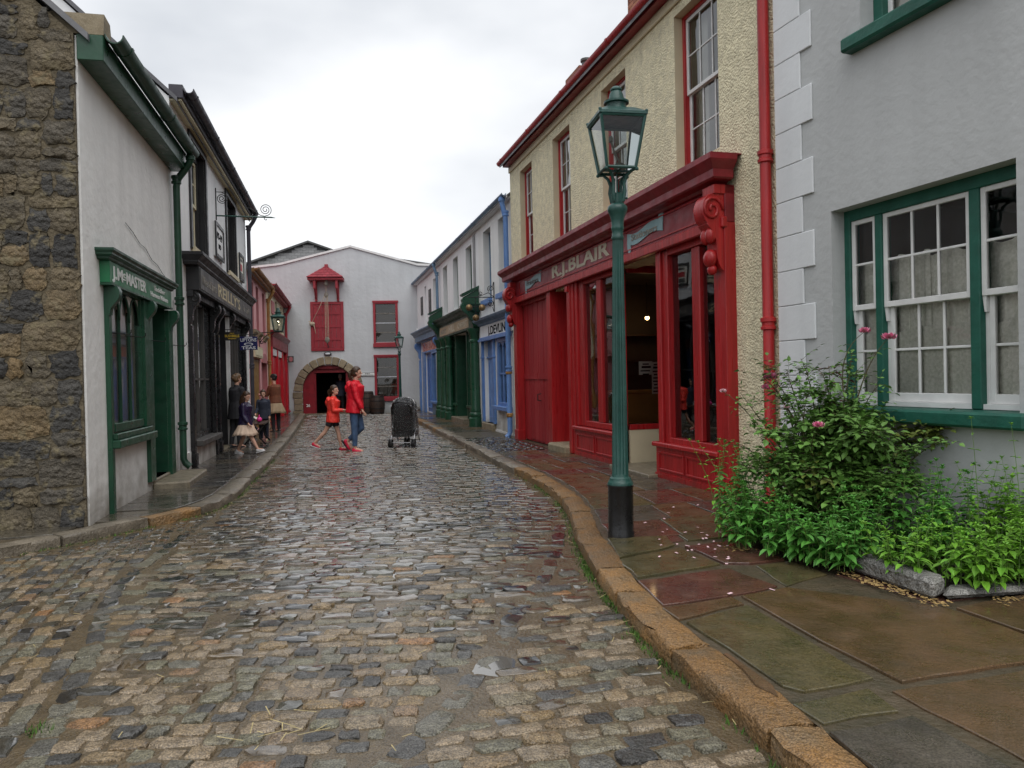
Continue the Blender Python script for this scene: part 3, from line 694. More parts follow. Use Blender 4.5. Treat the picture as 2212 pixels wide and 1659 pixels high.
for x in (-.05, -.55, -1.15): flag(pl, [local(ML_O, ML_D, -.05 - .02, 0)] if 0 else [(-4.2 + x, 7.42 + x * .22), (-4.2 + x - .5, 7.3 + x * .22), (-4.45 + x - .45, 6.75 + x * .9), (-4.2 + x, 6.95 + x * .75)], .082, 'flag_dark')
# cobbled crossing in the pavement in front of the double doors
b = MB(); vals = []; mats = []
rr = random.Random(4); x = -9.2
while x < -5.95:
    w = rr.uniform(.1, .14); oo = kerb_out(RK, YE_O, YE_D, x + w / 2) - .26; y = .02
    while y < oo + .0:
        l = rr.uniform(.13, .22); p = local(YE_O, YE_D, x + w / 2, -(y + l / 2)); bb = MB()
        sett_geo(bb, (p[0], p[1], w - .014, l - .016, math.atan2(YE_D[1], YE_D[0]), 0, rr.gauss(0, .004)), False)
        b.add([(q[0], q[1], q[2] + .096) for q in bb.v], bb.f); vals += [rr.choice((.02, .1, .2, .25, .35, .5))] * len(bb.v); y += l
    x += w
o = b.build('crossing_setts', 'sett_wet', pr, smooth=50, recalc=False); setattr_rnd(o.data, vals); tag(o, kind='stuff')
# ---- grass and moss along the kerb foot, straw, petals, leaf litter
def blades(name, pts, mat, lab, cat, hmin=.02, hmax=.06, wid=.004):
    b = MB(); r2 = random.Random(21)
    for (x, y, z) in pts:
        h = r2.uniform(hmin, hmax); a = r2.uniform(0, 6.28); l = r2.uniform(.2, .9) * h; dx, dy = math.cos(a), math.sin(a)
        b.add([(x - dy * wid, y + dx * wid, z), (x + dy * wid, y - dx * wid, z), (x + dx * l, y + dy * l, z + h)], [(0, 1, 2)])
    return tag(b.build(name, mat, recalc=False), lab, cat, kind='stuff')
r2 = random.Random(31); pts = []
cvR = [p for p in cr_curve(RK, .02) if 2.3 < p.y < 11]
for p in cvR:
    dens = max(0, noise.noise(Vector((p.x * 2, p.y * 2.2, 1))) + .35) * (.7 if p.y < 7 else .35)
    for k in range(int(dens * 26)): pts.append((p.x - abs(r2.gauss(0, .028)) - .004, p.y + r2.uniform(-.02, .02), -.018))
cvL = [p for p in cr_curve(LK, .02) if 5.5 < p.y < 14]
for p in cvL:
    if noise.noise(Vector((p.x * 2, p.y * 2, 4))) > -.1:
        for k in range(3): pts.append((p.x + abs(r2.gauss(0, .03)), p.y + r2.uniform(-.02, .02), -.018))
for c in ((-2.05, 3.17),):
    for k in range(60): pts.append((c[0] + r2.gauss(0, .03), c[1] + r2.gauss(0, .03), -.018))
blades('grass', pts, 'moss', 'thin green grass and moss growing along the foot of the kerbs', 'grass', .012, .04, .005)
b = MB(); r2 = random.Random(5)
def bit(b, x, y, z, l, w, a, t=.3):
    dx, dy = math.cos(a) * l, math.sin(a) * l; nx, ny = -math.sin(a) * w, math.cos(a) * w
    b.add([(x - dx + nx, y - dy + ny, z), (x - dx - nx, y - dy - ny, z), (x + dx - nx, y + dy - ny, z + l * t), (x + dx + nx, y + dy + ny, z + l * t)], [(0, 1, 2, 3)])
for k in range(14): bit(b, -1.02 + r2.gauss(0, .13), 3.1 + r2.gauss(0, .07), .008, r2.uniform(.015, .07), .0022, r2.uniform(0, 3.1), .1)
for p in cvR[::5]:
    if r2.random() < .55: bit(b, p.x - abs(r2.gauss(0, .06)) - .01, p.y, .008, r2.uniform(.01, .05), .002, r2.uniform(0, 3.1), .1)
for p in cvL[::4]: bit(b, p.x + abs(r2.gauss(0, .07)) + .01, p.y, .006, r2.uniform(.01, .05), .002, r2.uniform(0, 3.1), .1)
for k in range(40): bit(b, r2.uniform(-3, .5), r2.uniform(2.6, 7), .008, r2.uniform(.01, .03), .002, r2.uniform(0, 3.1), .1)
tag(b.build('straw', 'straw', recalc=False), 'pale bits of straw scattered on the wet setts', 'straw', kind='stuff')
b = MB()
for k in range(34): bit(b, 1.5 + r2.gauss(0, .2), 5.75 + r2.gauss(0, .45), .104, r2.uniform(.008, .018), r2.uniform(.006, .011), r2.uniform(0, 3.1), .25)
for k in range(8): bit(b, r2.uniform(1., 1.9), r2.uniform(6.2, 7.6), .106, .014, .009, r2.uniform(0, 3.1), .25)
tag(b.build('fallen_petals', 'petal_pale', recalc=False), 'pale pink petals fallen on the wet flagstones', 'petals', kind='stuff')
# ================================================================== LEFT ROW
def stone_geo(w, h, r2, depth=.06, nx=5, nz=4):
    """rough-faced stone: local x along wall 0..w, y out (negative), z 0..h"""
    vs = []; fs = []; sd = r2.uniform(0, 99)
    for j in range(nz + 1):
        for i in range(nx + 1):
            a, c = i / nx, j / nz; e = min(a, 1 - a, c, 1 - c); edge = e == 0
            px = a * w + r2.gauss(0, .014); pz = c * h + r2.gauss(0, .014)
            cr_ = .018 if (i in (0, nx) and j in (0, nz)) else 0
            px += cr_ * (1 if i == 0 else -1); pz += cr_ * (1 if j == 0 else -1)
            d = (-.01 if edge else -depth * (.75 + .45 * noise.noise(Vector((px * 4 + sd, pz * 4, sd))) + .3 * noise.noise(Vector((px * 14 + sd, pz * 14, 2)))))
            vs.append((px, d, pz))
    k = nx + 1; fs = [(j * k + i, j * k + i + 1, (j + 1) * k + i + 1, (j + 1) * k + i) for j in range(nz) for i in range(nx)]
    ring = list(range(k)) + [j * k + nx for j in range(1, nz + 1)] + [nz * k + i for i in range(nx - 1, -1, -1)] + [j * k for j in range(nz - 1, 0, -1)]
    n0 = len(vs); vs += [(vs[i][0], .03, vs[i][2]) for i in ring]; m = len(ring)
    fs += [(ring[i], n0 + i, n0 + (i + 1) % m, ring[(i + 1) % m]) for i in range(m)]
    return MB().add(vs, fs)
# ---------------- saddler's house
H = frame_empty('saddler_house', ML_O, ML_D)
tag(H, 'whitewashed house with rubble stone gable and small green saddler shopfront', 'house')
E1 = 4.88
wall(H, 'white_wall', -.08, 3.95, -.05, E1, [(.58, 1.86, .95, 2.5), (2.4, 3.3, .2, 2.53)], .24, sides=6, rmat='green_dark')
Bx(.59, 1.85, .035, .045, .96, 2.49).build('brightening_sheet', 'brightening_white', H)  # added pale sheet just behind the glass, makes the window look brighter
gw = MB(); gw.prism([(0.02, -.05), (6, -.05), (6, E1), (3, E1 + 2.7), (.02, E1)], 'x', -.12, -.07)
GW = gw.build('gable_wall', 'stone_mortar', H)
r2 = random.Random(77)
def split(y0, y1, z0, z1, out):
    w, h = y1 - y0, z1 - z0
    if (w > .55 or h > .34) or (w > .28 and h > .15 and r2.random() < .5):
        if w > h * 1.25: c = y0 + w * r2.uniform(.35, .65); split(y0, c, z0, z1, out); split(c, y1, z0, z1, out)
        else: c = z0 + h * r2.uniform(.32, .68); split(y0, y1, z0, c, out); split(y0, y1, c, z1, out)
    else: out.append((y0, y1, z0, z1))
cells = []; z = -.02
while z < E1 + .95:
    h = r2.uniform(.5, .85); y = .02
    while y < 2.5: w = r2.uniform(.6, 1.1); split(y, y + w, z, z + h, cells); y += w
    z += h
for (y0, y1, z0, z1) in cells:
    if (z0 + z1) / 2 - E1 > .9 * y0 - .05: continue
    stone_geo(y1 - y0 - .012, z1 - z0 - .012, r2, r2.uniform(.02, .045)).build('stone', 'wall_stone', GW, smooth=38, loc=(-.12, y1, z0), rz=-math.pi / 2)
MB().prism([(-.10, 0), (.10, 0), (.16, .08), (.13, .20), (-.06, .22)], 'y', -.24, .3).build('kneeler_stone', 'sandstone', H, loc=(.02, 0, E1 + .02))
roof(H, -.1, 3.95, E1 + .02, 6, 2.7)
Bx(-.1, 3.95, -.24, -.0, E1 - .24, E1 + .01).build('eaves_box', 'green', H, bevel=.006)
gutter(H, -.06, 3.9, E1 + .04, -.33, 'green_dark', .09)
downpipe(H, 3.86, -.09, .2, 4, 'green_dark', -.32, E1 - .03, .05, (.75, 2.62), gx=3.72)
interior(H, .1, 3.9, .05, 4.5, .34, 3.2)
# shopfront
fs = Bx(.42, 3.28, -.1, .0, 2.53, 2.76).build('fascia', 'green_sign', H, bevel=.004)
moulding(H, [(.1, 2.762), (.12, 2.775), (.12, 2.79), (.16, 2.81), (.16, 2.825), (.18, 2.85), (.18, 2.875), (.0, 2.90)], .46, 3.2, 'green_dark')
MB().box(.42, 3.28, -.115, -.0, 2.505, 2.528).build('bead', 'green', H)
text('J.M', .125, 'lettering_white', fs, .5, 2.59, -.1, w=.38, bold=.03); text('c', .07, 'lettering_white', fs, .9, 2.645, -.1, w=.09, bold=.03)
Bx(.9, .985, -.106, -.1, 2.615, 2.63).build('lettering', 'lettering_white', fs)
text('MASTER', .125, 'lettering_white', fs, 1.02, 2.59, -.1, w=.86, bold=.03)
text('Saddler', .06, 'lettering_white', fs, 2.28, 2.665, -.1, w=.6, bold=.02); text('Harness Makers', .06, 'lettering_white', fs, 2.1, 2.575, -.1, w=.94, bold=.02)
Bx(.53, .62, -.05, .0, .06, 2.5).build('pilaster', 'green', H, bevel=.005)
Bx(1.89, 2.1, -.07, .0, .93, 2.5).build('pilaster', 'green', H, bevel=.005)
Bx(2.13, 2.38, -.05, .1, .2, 2.5).build('pilaster', 'green', H, bevel=.005)
Bx(3.302, 3.55, -.05, .1, .15, 2.5).build('pilaster', 'green', H, bevel=.005)
def brk(x, w, z0=2.2, z1=2.5, out=.12, mat='green'):
    pts = [(0, z0), (-.02, z0)] + [(-.02 - (out - .02) * (.5 - .5 * math.cos(math.pi * t)), z0 + (z1 - z0) * (.1 + .6 * t)) for t in (.2, .4, .6, .8, 1.)] + [(-out, z1 - .04), (-out + .02, z1), (0, z1)]
    return MB().prism([(p[0] - .04, p[1]) for p in pts], 'x', x, x + w).build('bracket', mat, H, smooth=30)
brk(.52, .1); brk(2.05, .12); brk(3.36, .14)
wf = MB(); wf.box(.625, .665, -.04, .06, .96, 2.52).box(1.84, 1.888, -.04, .06, .96, 2.52).box(.665, 1.84, -.05, .06, .94, 1.03).box(.625, 1.888, -.04, .06, 2.49, 2.528)
WF = wf.build('window', 'green', H, bevel=.004)
for x in (1.04, 1.44): Bx(x - .009, x + .009, -.02, .02, 1.03, 2.30).build('mullion', 'green_dark', WF)
for a, c in ((.665, 1.04), (1.04, 1.44), (1.44, 1.84)):     # gothic heads with pale spandrels
    m = (a + c) / 2; b = MB(); n = 8
    for sgn, e in ((1, a), (-1, c)):
        arc = [(e + (m - e) * (1 - math.cos(math.pi / 2 * k / n)), 2.18 + .29 * math.sin(math.pi / 2 * k / n)) for k in range(n + 1)]
        b.prism(arc + [(e, 2.49)], 'y', -.01, .0)
    b.build('spandrel', 'white_paint', WF)
    b = MB(); b.tube([(a + (m - a) * (1 - math.cos(math.pi / 2 * k / n)), -.012, 2.18 + .29 * math.sin(math.pi / 2 * k / n)) for k in range(n + 1)] + [(c + (m - c) * (1 - math.cos(math.pi / 2 * k / n)), -.012, 2.18 + .29 * math.sin(math.pi / 2 * k / n)) for k in range(n, -1, -1)], .014, 5)
    b.build('tracery', 'green_dark', WF, smooth=1)
    pane(WF, a, c, 1.03, 2.47, .004, 'glass_house')
Bx(.58, 2.12, -.09, .1, .86, .925).build('sill', 'green', H, bevel=.008); Bx(.54, 2.16, -.13, .1, .77, .858).build('sill', 'green', H, bevel=.01)
for x in (.7, 1.3, 2.3, 3.6): MB().tube([(x, 0, 2.02), (x, -.2, 2.0), (x, -.22, 2.02), (x, -.22, 2.05)], .006, 5).build('hook', 'iron', H)
D = Bx(2.4, 3.3, .2, .24, .2, 2.3).build('door', 'green_dark', H); b = MB()
for k in range(3): panel_frame(b, 2.46, 2.82, .35 + k * .62, .9 + k * .62, .2); panel_frame(b, 2.88, 3.24, .35 + k * .62, .9 + k * .62, .2)
b.build('panel', 'green_dark', D); Bx(2.4, 3.3, .2, .27, 2.302, 2.5).build('door_head', 'green', H)
MB().box(2.4, 3.5, -.02, .25, .02, .2).build('doorstep', 'step_stone', H, bevel=.015)
MB().prism([(2.36, 0), (3.9, -.02), (3.86, -.42), (2.42, -.44)], 'z', .0, .16).build('doorstep', 'step_stone', H, bevel=.02)
# crack and loose wiring on the plaster
MB().tube([(x, -.012, 3.35 - .19 * (x - 1.4) + .02 * math.sin(x * 9)) for x in (1.4, 1.7, 2., 2.3, 2.6, 2.9, 3.2, 3.5, 3.8)], .004, 4).build('cable', 'sign_grey', H)

# ---------------- public house
PH = frame_empty('public_house', ML_O, ML_D, 3.95); EX = 3.95
tag(PH, "two storey white public house with black shopfront and gilt lettering", 'house')
def X(v): return v - EX
E2 = 5.78
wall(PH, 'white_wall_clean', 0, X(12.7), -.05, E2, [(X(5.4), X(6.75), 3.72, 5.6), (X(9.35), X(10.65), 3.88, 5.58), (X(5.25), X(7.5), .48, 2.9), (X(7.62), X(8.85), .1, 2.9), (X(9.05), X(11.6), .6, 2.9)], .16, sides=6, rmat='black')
gable(PH, .02, E2, 6, 2.8, 'white_wall_clean'); gable(PH, X(12.68), E2, 6, 2.8, 'white_wall_clean'); roof(PH, 0, X(12.7), E2, 6, 2.8, verge=.04)
Bx(-.02, X(12.72), -.2, -.0, E2 - .03, E2 + .17).build('eaves_board', 'gutter_black', PH, bevel=.005)
Bx(0.02, X(12.68), -.17, -.0, E2 - .06, E2 - .032).build('soffit', 'cream', PH)
gutter(PH, .0, X(12.65), E2 + .12, -.28, 'gutter_black', .075)
downpipe(PH, X(12.5), -.1, .2, 5, 'gutter_black', -.28, E2 + .06, .05, (1.8,), gx=X(12.45))
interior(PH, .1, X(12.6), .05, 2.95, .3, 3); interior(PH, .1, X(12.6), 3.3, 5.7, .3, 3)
for (a, c, e, f) in ((5.4, 6.75, 3.72, 5.6), (9.35, 10.65, 3.88, 5.58)):
    w = sash(PH, X(a) + .02, X(c) - .02, e + .05, f - .02, .1, 2, 2, 'black', 'cream', .09, .025, .06, blind=('blind', .5))
    Bx(X(a) - .06, X(c) + .06, -.08, .14, e - .06, e + .04).build('sill', 'cream_smooth', w, bevel=.006)
    b = MB(); b.box(X(a) - .13, X(a), -.035, -.001, e, f + .13).box(X(c), X(c) + .13, -.035, -.001, e, f + .13).box(X(a), X(c), -.035, -.001, f, f + .13); b.build('surround', 'black', w, bevel=.004)
FA_ = Bx(X(4.85), X(11.7), -.2, -.0, 2.97, 3.36).build('fascia', 'black', PH, bevel=.004)
Bx(X(4.93), X(11.62), -.212, -.2, 3.0, 3.34).build('sign_board', 'sign_grey', FA_)
moulding(PH, [(.21, 3.362), (.24, 3.40), (.24, 3.42), (.30, 3.49), (.32, 3.50), (.32, 3.55), (.0, 3.60)], X(4.85), X(11.7), 'black')
text("REILLY'S", .215, 'lettering_gold', FA_, X(6.66), 3.07, -.212, w=2.95, bold=.01)
b = MB()
for k, xx in enumerate((6.70, 7.12, 7.53, 7.85, 8.25, 8.78)):   # slab serifs
    for zz in (3.066, 3.28):
        b.box(X(xx) - .06, X(xx) + .1, -.219, -.212, zz, zz + .014)
b.build('lettering', 'lettering_gold', FA_)
text('Wines & Spirits', .15, 'lettering_faint', FA_, X(5.05), 3.09, -.212, w=1.4, shear=.2); text('Tea  Snuff', .14, 'lettering_faint', FA_, X(10.05), 3.1, -.212, w=1.2, shear=.2)
Bx(X(4.85), X(11.7), -.1, -.0, 2.87, 2.968).build('architrave', 'black', PH)
for x in (4.95, 7.05, 7.55, 8.98, 11.62):
    console(PH, X(x), 2.4, 2.965, .19, .13, 'black_paint')
    pl_ = Bx(X(x) - .075, X(x) + .075, -.07, -.0, .09, 2.4).build('pilaster', 'black_paint', PH, bevel=.006)
    MB().box(X(x) - .095, X(x) + .095, -.09, -.0, .09, .3).build('plinth', 'black_paint', pl_, bevel=.005)
def mull_window(parent, x0, x1, z0, z1, xs, zt, mat, y=.05, fw=.07, mw=.035):
    f = MB(); f.box(x0, x0 + fw, y - .03, y + .05, z0, z1).box(x1 - fw, x1, y - .03, y + .05, z0, z1).box(x0 + fw, x1 - fw, y - .03, y + .05, z0, z0 + fw * 1.4).box(x0 + fw, x1 - fw, y - .03, y + .05, z1 - fw, z1)
    o = f.build('window', mat, parent, bevel=.004)
    e = [x0 + fw] + list(xs) + [x1 - fw]
    for x in xs: Bx(x - mw / 2, x + mw / 2, y - .03, y + .03, z0 + fw * 1.4, z1 - fw).build('mullion', 'sign_grey' if mat == 'black_paint' else mat, o, bevel=.004)
    for a, c in zip(e, e[1:]):
        pane(o, a, c, z0 + fw * 1.4, z1 - fw, y + .015 + random.uniform(-.002, .002))
        if zt: Bx(a + mw / 2, c - mw / 2, y - .02, y + .02, zt - mw / 2, zt + mw / 2).build('transom', 'sign_grey' if mat == 'black_paint' else mat, o)
    return o
mull_window(PH, X(5.25), X(7.0), .5, 2.88, [X(5.85), X(6.45)], 1.52, 'black_paint')
mull_window(PH, X(9.05), X(11.55), .6, 2.88, [X(9.5), X(9.95), X(10.4), X(10.85)], 1.52, 'black_paint')
for a, c in ((5.1, 7.1), (9.0, 11.6)): Bx(X(a), X(c), -.16, .1, .4, .5).build('sill', 'sign_grey', PH, bevel=.012)
for a, c in ((5.1, 7.15), (9.0, 11.6)): Bx(X(a), X(c), -.05, -.0, .05, .4).build('stall_riser', 'white_wall', PH)
D = Bx(X(7.65), X(8.82), .35, .4, .1, 2.3).build('door', 'black', PH); b = MB()
for k in range(2):
    panel_frame(b, X(7.75), X(8.2), .3 + k * 1., 1.15 + k * .95, .35); panel_frame(b, X(8.28), X(8.72), .3 + k * 1., 1.15 + k * .95, .35)
b.build('panel', 'black_paint', D); Bx(X(7.65), X(8.82), .3, .36, 2.3, 2.36).build('transom', 'black_paint', D)
Bx(X(7.6), X(8.9), -.08, .35, .0, .12).build('doorstep', 'step_stone', PH, bevel=.015)
for x in (8.86, 11.75, 12.15): Bx(X(x), X(x) + .05, -.075, -.0, .1, 2.86).build('white_post', 'white_paint', PH)
Bx(X(4.05), X(4.75), -.03, -.0, .0, .35).build('plinth', 'white_wall', PH)
# plaques on the wall
def plaque(parent_frame, x0, x1, z0, z1, label, rows, border='black', face='white_paint', out=.04, name='wall_plaque', nm='sign'):
    o = frame_empty(name, *parent_frame, (x0 + x1) / 2, -.0); o.location.z = z0; tag(o, label, nm)
    w, h = x1 - x0, z1 - z0
    Bx(-w / 2, w / 2, -out, -.002, 0, h).build('board', face, o)
    b = MB(); t = .055; b.box(-w / 2 - .01, -w / 2 + t, -out - .02, -out + .01, -.01, h + .01).box(w / 2 - t, w / 2 + .01, -out - .02, -out + .01, -.01, h + .01).box(-w / 2 + t, w / 2 - t, -out - .02, -out + .01, h - t, h + .01).box(-w / 2 + t, w / 2 - t, -out - .02, -out + .01, -.01, t)
    b.build('border', border, o)
    for (s, x, z, sz, wd, mt) in rows: text(s, sz, mt, o, x, z, -out - .001, w=wd, bold=.02, align='CENTER')
    return o
P1 = plaque((ML_O, ML_D), 7.62, 8.62, 3.98, 4.66, 'black framed white notice board between the upstairs windows of the black pub', [('PS-19', 0, .38, .13, .62, 'lettering_black'), ('RD', 0, .2, .09, .3, 'lettering_black')])
P2 = plaque((ML_O, ML_D), 11.05, 11.8, 3.96, 4.6, 'framed poster with a red block beside the second upstairs pub window', [], face='paper')
Bx(-.22, .1, -.045, -.04, .24, .4).build('print_block', 'brightred', P2); Bx(-.22, .22, -.045, -.04, .08, .2).build('print_block', 'sign_grey', P2); Bx(-.2, .2, -.045, -.04, .47, .53).build('print_block', 'sign_grey', P2)
# iron sign bracket with scrolls
def spiral(c, r0, turns, a0, plane, n=40, sgn=1, r1=.02):
    out = []
    for k in range(n + 1):
        t = k / n; a = a0 + sgn * t * turns * 2 * math.pi; r = r0 + (r1 - r0) * t; out.append((c[0] + plane[0] * r * math.cos(a), c[1] + plane[1] * r * math.cos(a), c[2] + r * math.sin(a)))
    return out
BR = frame_empty('sign_bracket', ML_O, ML_D, 7.98); tag(BR, 'empty black iron sign bracket with two scrolls high on the pub wall', 'bracket')
MB().box(-.015, .015, -.02, -.0, 4.75, 5.4).build('back_plate', 'iron', BR)
MB().tube([(0, -.0, 4.84), (0, -1.08, 4.83), (0, -1.16, 4.82)], [.016, .016, .004], 6).build('arm', 'lamp_green', BR)
MB().tube([(0, 0, 5.32), (0, -.23, 5.32)], .008, 6).build('arm', 'iron', BR)
MB().tube(spiral((0, -.125, 5.19), .115, 2.5, 1.57, (0, 1)), .008, 6).build('scroll', 'iron', BR, smooth=1)
MB().tube([(0, -.62, 5.03), (0, -.72, 4.97), (0, -.86, 4.87), (0, -.95, 4.85)] + spiral((0, -.965, 4.985), .125, 2.4, -1.57, (0, -1)), .008, 6).build('scroll', 'iron', BR, smooth=1)
MB().tube([(0, -.94, 4.83), (0, -.94, 4.79), (0, -.97, 4.77), (0, -.99, 4.79)], .008, 5).build('hook', 'iron', BR)
def hang_sign(name, u, y0, y1, z0, z1, label, face, edge):
    o = frame_empty(name, ML_O, ML_D, u); tag(o, label, 'sign')
    Bx(-.012, .012, y0, y1, z0, z1).build('board', face, o, bevel=.004)
    MB().tube([(0, .02, z1 + .05), (0, y0 - .02, z1 + .05)], .009, 5).build('arm', 'iron', o)
    for y in (y0 + .06, y1 - .06): MB().tube([(0, y, z1 + .05), (0, y, z1 - .01)], .005, 5).build('hanger', 'iron', o)
    return o
def text_perp(s, size, mat, parent, y, z, w, xo=-.0125, bold=.02):
    """lettering on a board square to the front, read from the near end of the street"""
    o = text(s, size, mat, parent, 0, z, 0, w=w, bold=bold, align='CENTER')
    for v in o.data.vertices: v.co = Vector((xo + v.co.y, y - v.co.x, v.co.z))
    return o
LS = hang_sign('hanging_sign', 9.5, -.58, -.2, 2.17, 2.47, 'small dark blue enamel tea sign with white letters hanging by the pub', 'enamel_navy', None)
text_perp('LIPTONS', .07, 'enamel_pale', LS, -.39, 2.36, .34); text_perp('TEAS', .06, 'enamel_pale', LS, -.39, 2.19, .3, bold=.03)
MB().prism([(-.39 + .1 * math.cos(a), 2.3 + .035 * math.sin(a)) for a in [k * math.pi / 8 for k in range(16)]], 'x', -.0145, -.012).build('emblem', 'enamel_pale', LS)
MB().prism([(-.39 + .07 * math.cos(a), 2.3 + .02 * math.sin(a)) for a in [k * math.pi / 8 for k in range(16)]], 'x', -.0165, -.0145).build('emblem', 'enamel_navy', LS)
Bx(-.0145, -.012, -.47, -.31, 2.443, 2.462).build('emblem', 'enamel_pale', LS)
BS = hang_sign('hanging_sign', 8.6, -.32, -.02, 2.34, 2.52, 'black hanging sign with yellow whiskey lettering in the pub doorway', 'black', None)
text_perp('BUSHMILLS', .05, 'lettering_yellow', BS, -.17, 2.41, .29); text_perp('OLD', .025, 'lettering_yellow', BS, -.17, 2.475, .09); text_perp('WHISKEY', .025, 'lettering_yellow', BS, -.17, 2.365, .17)

# ---------------- pink house
PK = frame_empty('pink_house', ML_O, ML_D, 12.7); EX = 12.7; E3 = 4.42
tag(PK, 'narrow pink rendered house with arched doorway and brown gutter', 'house')
ups = [(X(13.45), X(14.1), 2.9, 4.25), (X(14.75), X(15.4), 2.9, 4.25), (X(16.45), X(17.1), 2.9, 4.25)]
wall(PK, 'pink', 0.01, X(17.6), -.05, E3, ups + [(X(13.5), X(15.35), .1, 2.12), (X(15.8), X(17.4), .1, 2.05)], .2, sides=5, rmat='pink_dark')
roof(PK, 0, X(17.6), E3, 5, 2., verge=.02); gutter(PK, .0, X(17.55), E3 + .08, -.24, 'rust_pipe', .07); Bx(0, X(17.58), -.2, 0, E3 - .04, E3 + .06).build('eaves_board', 'rust_pipe', PK)
downpipe(PK, X(17.35), -.09, .15, 4, 'rust_pipe', -.24, E3 + .02, .05, (2.0,))
interior(PK, .1, X(17.5), .05, 2.4, .3, 2.5); interior(PK, .1, X(17.5), 2.7, 4.3, .3, 2.5)
for a, c, e, f in ups:
    w = sash(PK, a, c, e, f, .12, 2, 2, 'pink_dark', 'white_paint', .05)
    MB().prism([(.0, 2.9), (-.12, 2.9), (-.12, 2.84), (-.06, 2.78), (-.04, 2.72), (0, 2.7)], 'x', a - .06, c + .06).build('sill', 'sandstone', w)
Bx(X(13.42), X(15.45), -.09, -.0, 2.14, 2.46).build('sign_panel', 'cream_smooth', PK, bevel=.006); Bx(X(13.6), X(15.3), -.1, -.088, 2.2, 2.4).build('sign_panel', 'cream', PK)
D = Bx(X(13.5), X(15.35), .05, .1, .1, 2.12).build('door', 'ochre', PK); b = MB()
for k in range(7): b.box(X(13.5) + k * .264, X(13.5) + k * .264 + .235, .03, .05, .1, 2.1)
b.build('plank', 'ochre', D)
Bx(X(15.8), X(17.4), .12, .15, .1, 2.05).build('door', 'pink_dark', PK)
MB().prism([(X(16.6) + .8 * math.cos(a), 2.04 + .3 * math.sin(a)) for a in [math.pi * k / 12 for k in range(13)]], 'y', -.03, -.0).build('arch_head', 'pink_dark', PK)
# ---------------- end house with red shopfront
RD = frame_empty('red_shop_house', ML_O, ML_D, 17.6); EX = 17.6; E4 = 4.62; XR = 25.35
tag(RD, 'cream house with bright red shopfront and red gutter at the end of the left row', 'house')
ups = [(X(18.4), X(19.1), 3.35, 4.45), (X(21.0), X(21.8), 3.35, 4.45), (X(23.2), X(24.), 3.35, 4.45)]
wall(RD, 'cream', .01, X(XR), -.05, E4, ups + [(X(18.3), X(24.3), .55, 2.85)], .2, sides=5)
roof(RD, 0, X(XR), E4, 5, 2.2, 'red_tile', verge=.03); gutter(RD, .0, X(25.1), E4 + .08, -.26, 'red_far', .08); Bx(0, X(XR), -.2, 0, E4 - .06, E4 + .05).build('eaves_board', 'red_far', RD)
downpipe(RD, X(24.7), -.1, .15, 4, 'red_far', -.26, E4, .055, (2.3,)); interior(RD, .1, X(25.2), .05, 3.1, .3, 2.5); interior(RD, .1, X(25.2), 3.2, 4.5, .3, 2.5)
for a, c, e, f in ups: sash(RD, a, c, e, f, .12, 2, 2, 'white_paint', 'white_paint', .05)
Bx(X(19.3), X(20.3), -.04, 0, 3.85, 4.3).build('sign_panel', 'pink_dark', RD)
Bx(X(18.1), X(24.5), -.14, 0, 2.62, 2.98).build('fascia', 'red_dark', RD, bevel=.005)
moulding(RD, [(.14, 2.982), (.2, 3.05), (.26, 3.12), (.26, 3.17), (0, 3.2)], X(18.1), X(24.5), 'red_dark')
for x in (18.15, 20.2, 22.3, 24.45): Bx(X(x) - .1, X(x) + .1, -.13, 0, .09, 2.62).build('pilaster', 'brightred', RD, bevel=.006)
b = MB()
for k in range(24): b.box(X(18.3) + k * .25, X(18.3) + k * .25 + .235, -.05 - .008 * (k % 2), -.0, .1, 2.3)
b.build('shutter', 'brightred', RD)
for a, c in ((18.4, 19.2), (19.28, 20.05), (20.35, 21.2), (21.28, 22.15)): Bx(X(a), X(c), -.1, -.02, 2.36, 2.58).build('fanlight', 'white_paint', RD)
# small direction board on the red pipe
o = frame_empty('direction_board', FA_O, FA_D, -.09, -.25); o.location.z = 2.24; tag(o, 'small dark notice board with pale lines and round emblem by the red downpipe', 'sign')
Bx(-.25, .25, -.02, .0, 0, .27).build('board', 'sign_grey', o); b = MB()
for k in range(4): b.box(-.22, .02 - .03 * (k % 2), -.024, -.02, .045 + k * .055, .07 + k * .055)
b.build('printed_line', 'lettering_cream', o); MB().prism([(.14 + .08 * math.cos(k * .4), .135 + .1 * math.sin(k * .4)) for k in range(16)], 'y', -.024, -.02).build('emblem', 'pink_dark', o)

# ================================================================== FAR END: store with arched doorway
ST = frame_empty('stone_arch_store', FA_O, FA_D); tag(ST, 'white rendered store with low gable, stone arched doorway and red shutters', 'house')
prof = [(-2.2, 6.15), (-.35, 6.36), (2.58, 7.11), (5.41, 6.32), (8.2, 6.2)]
wall(ST, 'far_wall', -2.2, 8.2, -.05, 6.1, [(.45, 2.65, -.05, 1.95), (.8, 2.3, 1.95, 2.1), (3.56, 4.46, .7, 2.4), (3.56, 4.46, 3.05, 4.72)], .22, sides=9)
MB().prism([(-2.2, 6.1)] + prof + [(8.2, 6.1)], 'y', 0, .25).build('gable', 'far_wall', ST)
cp = MB()
for (a, c), (e, f) in zip(prof, prof[1:]): cp.prism([(a, c + .002), (e, f + .002), (e, f + .09), (a, c + .09)], 'y', -.06, .35)
cp.build('coping', 'white_paint', ST)
MB().prism([(-2.2, 6.1), (2.58, 7.0), (8.2, 6.1)], 'y', .26, 9.).build('roof', 'slate_bed', ST)
interior(ST, -1, 4, -.02, 2.6, .23, 6); interior(ST, 3.3, 5, .3, 5.6, .3, 2)
AR = MB().box(.1, .44, -.02, .02, -.05, .0).build('arch', 'sandstone', ST)
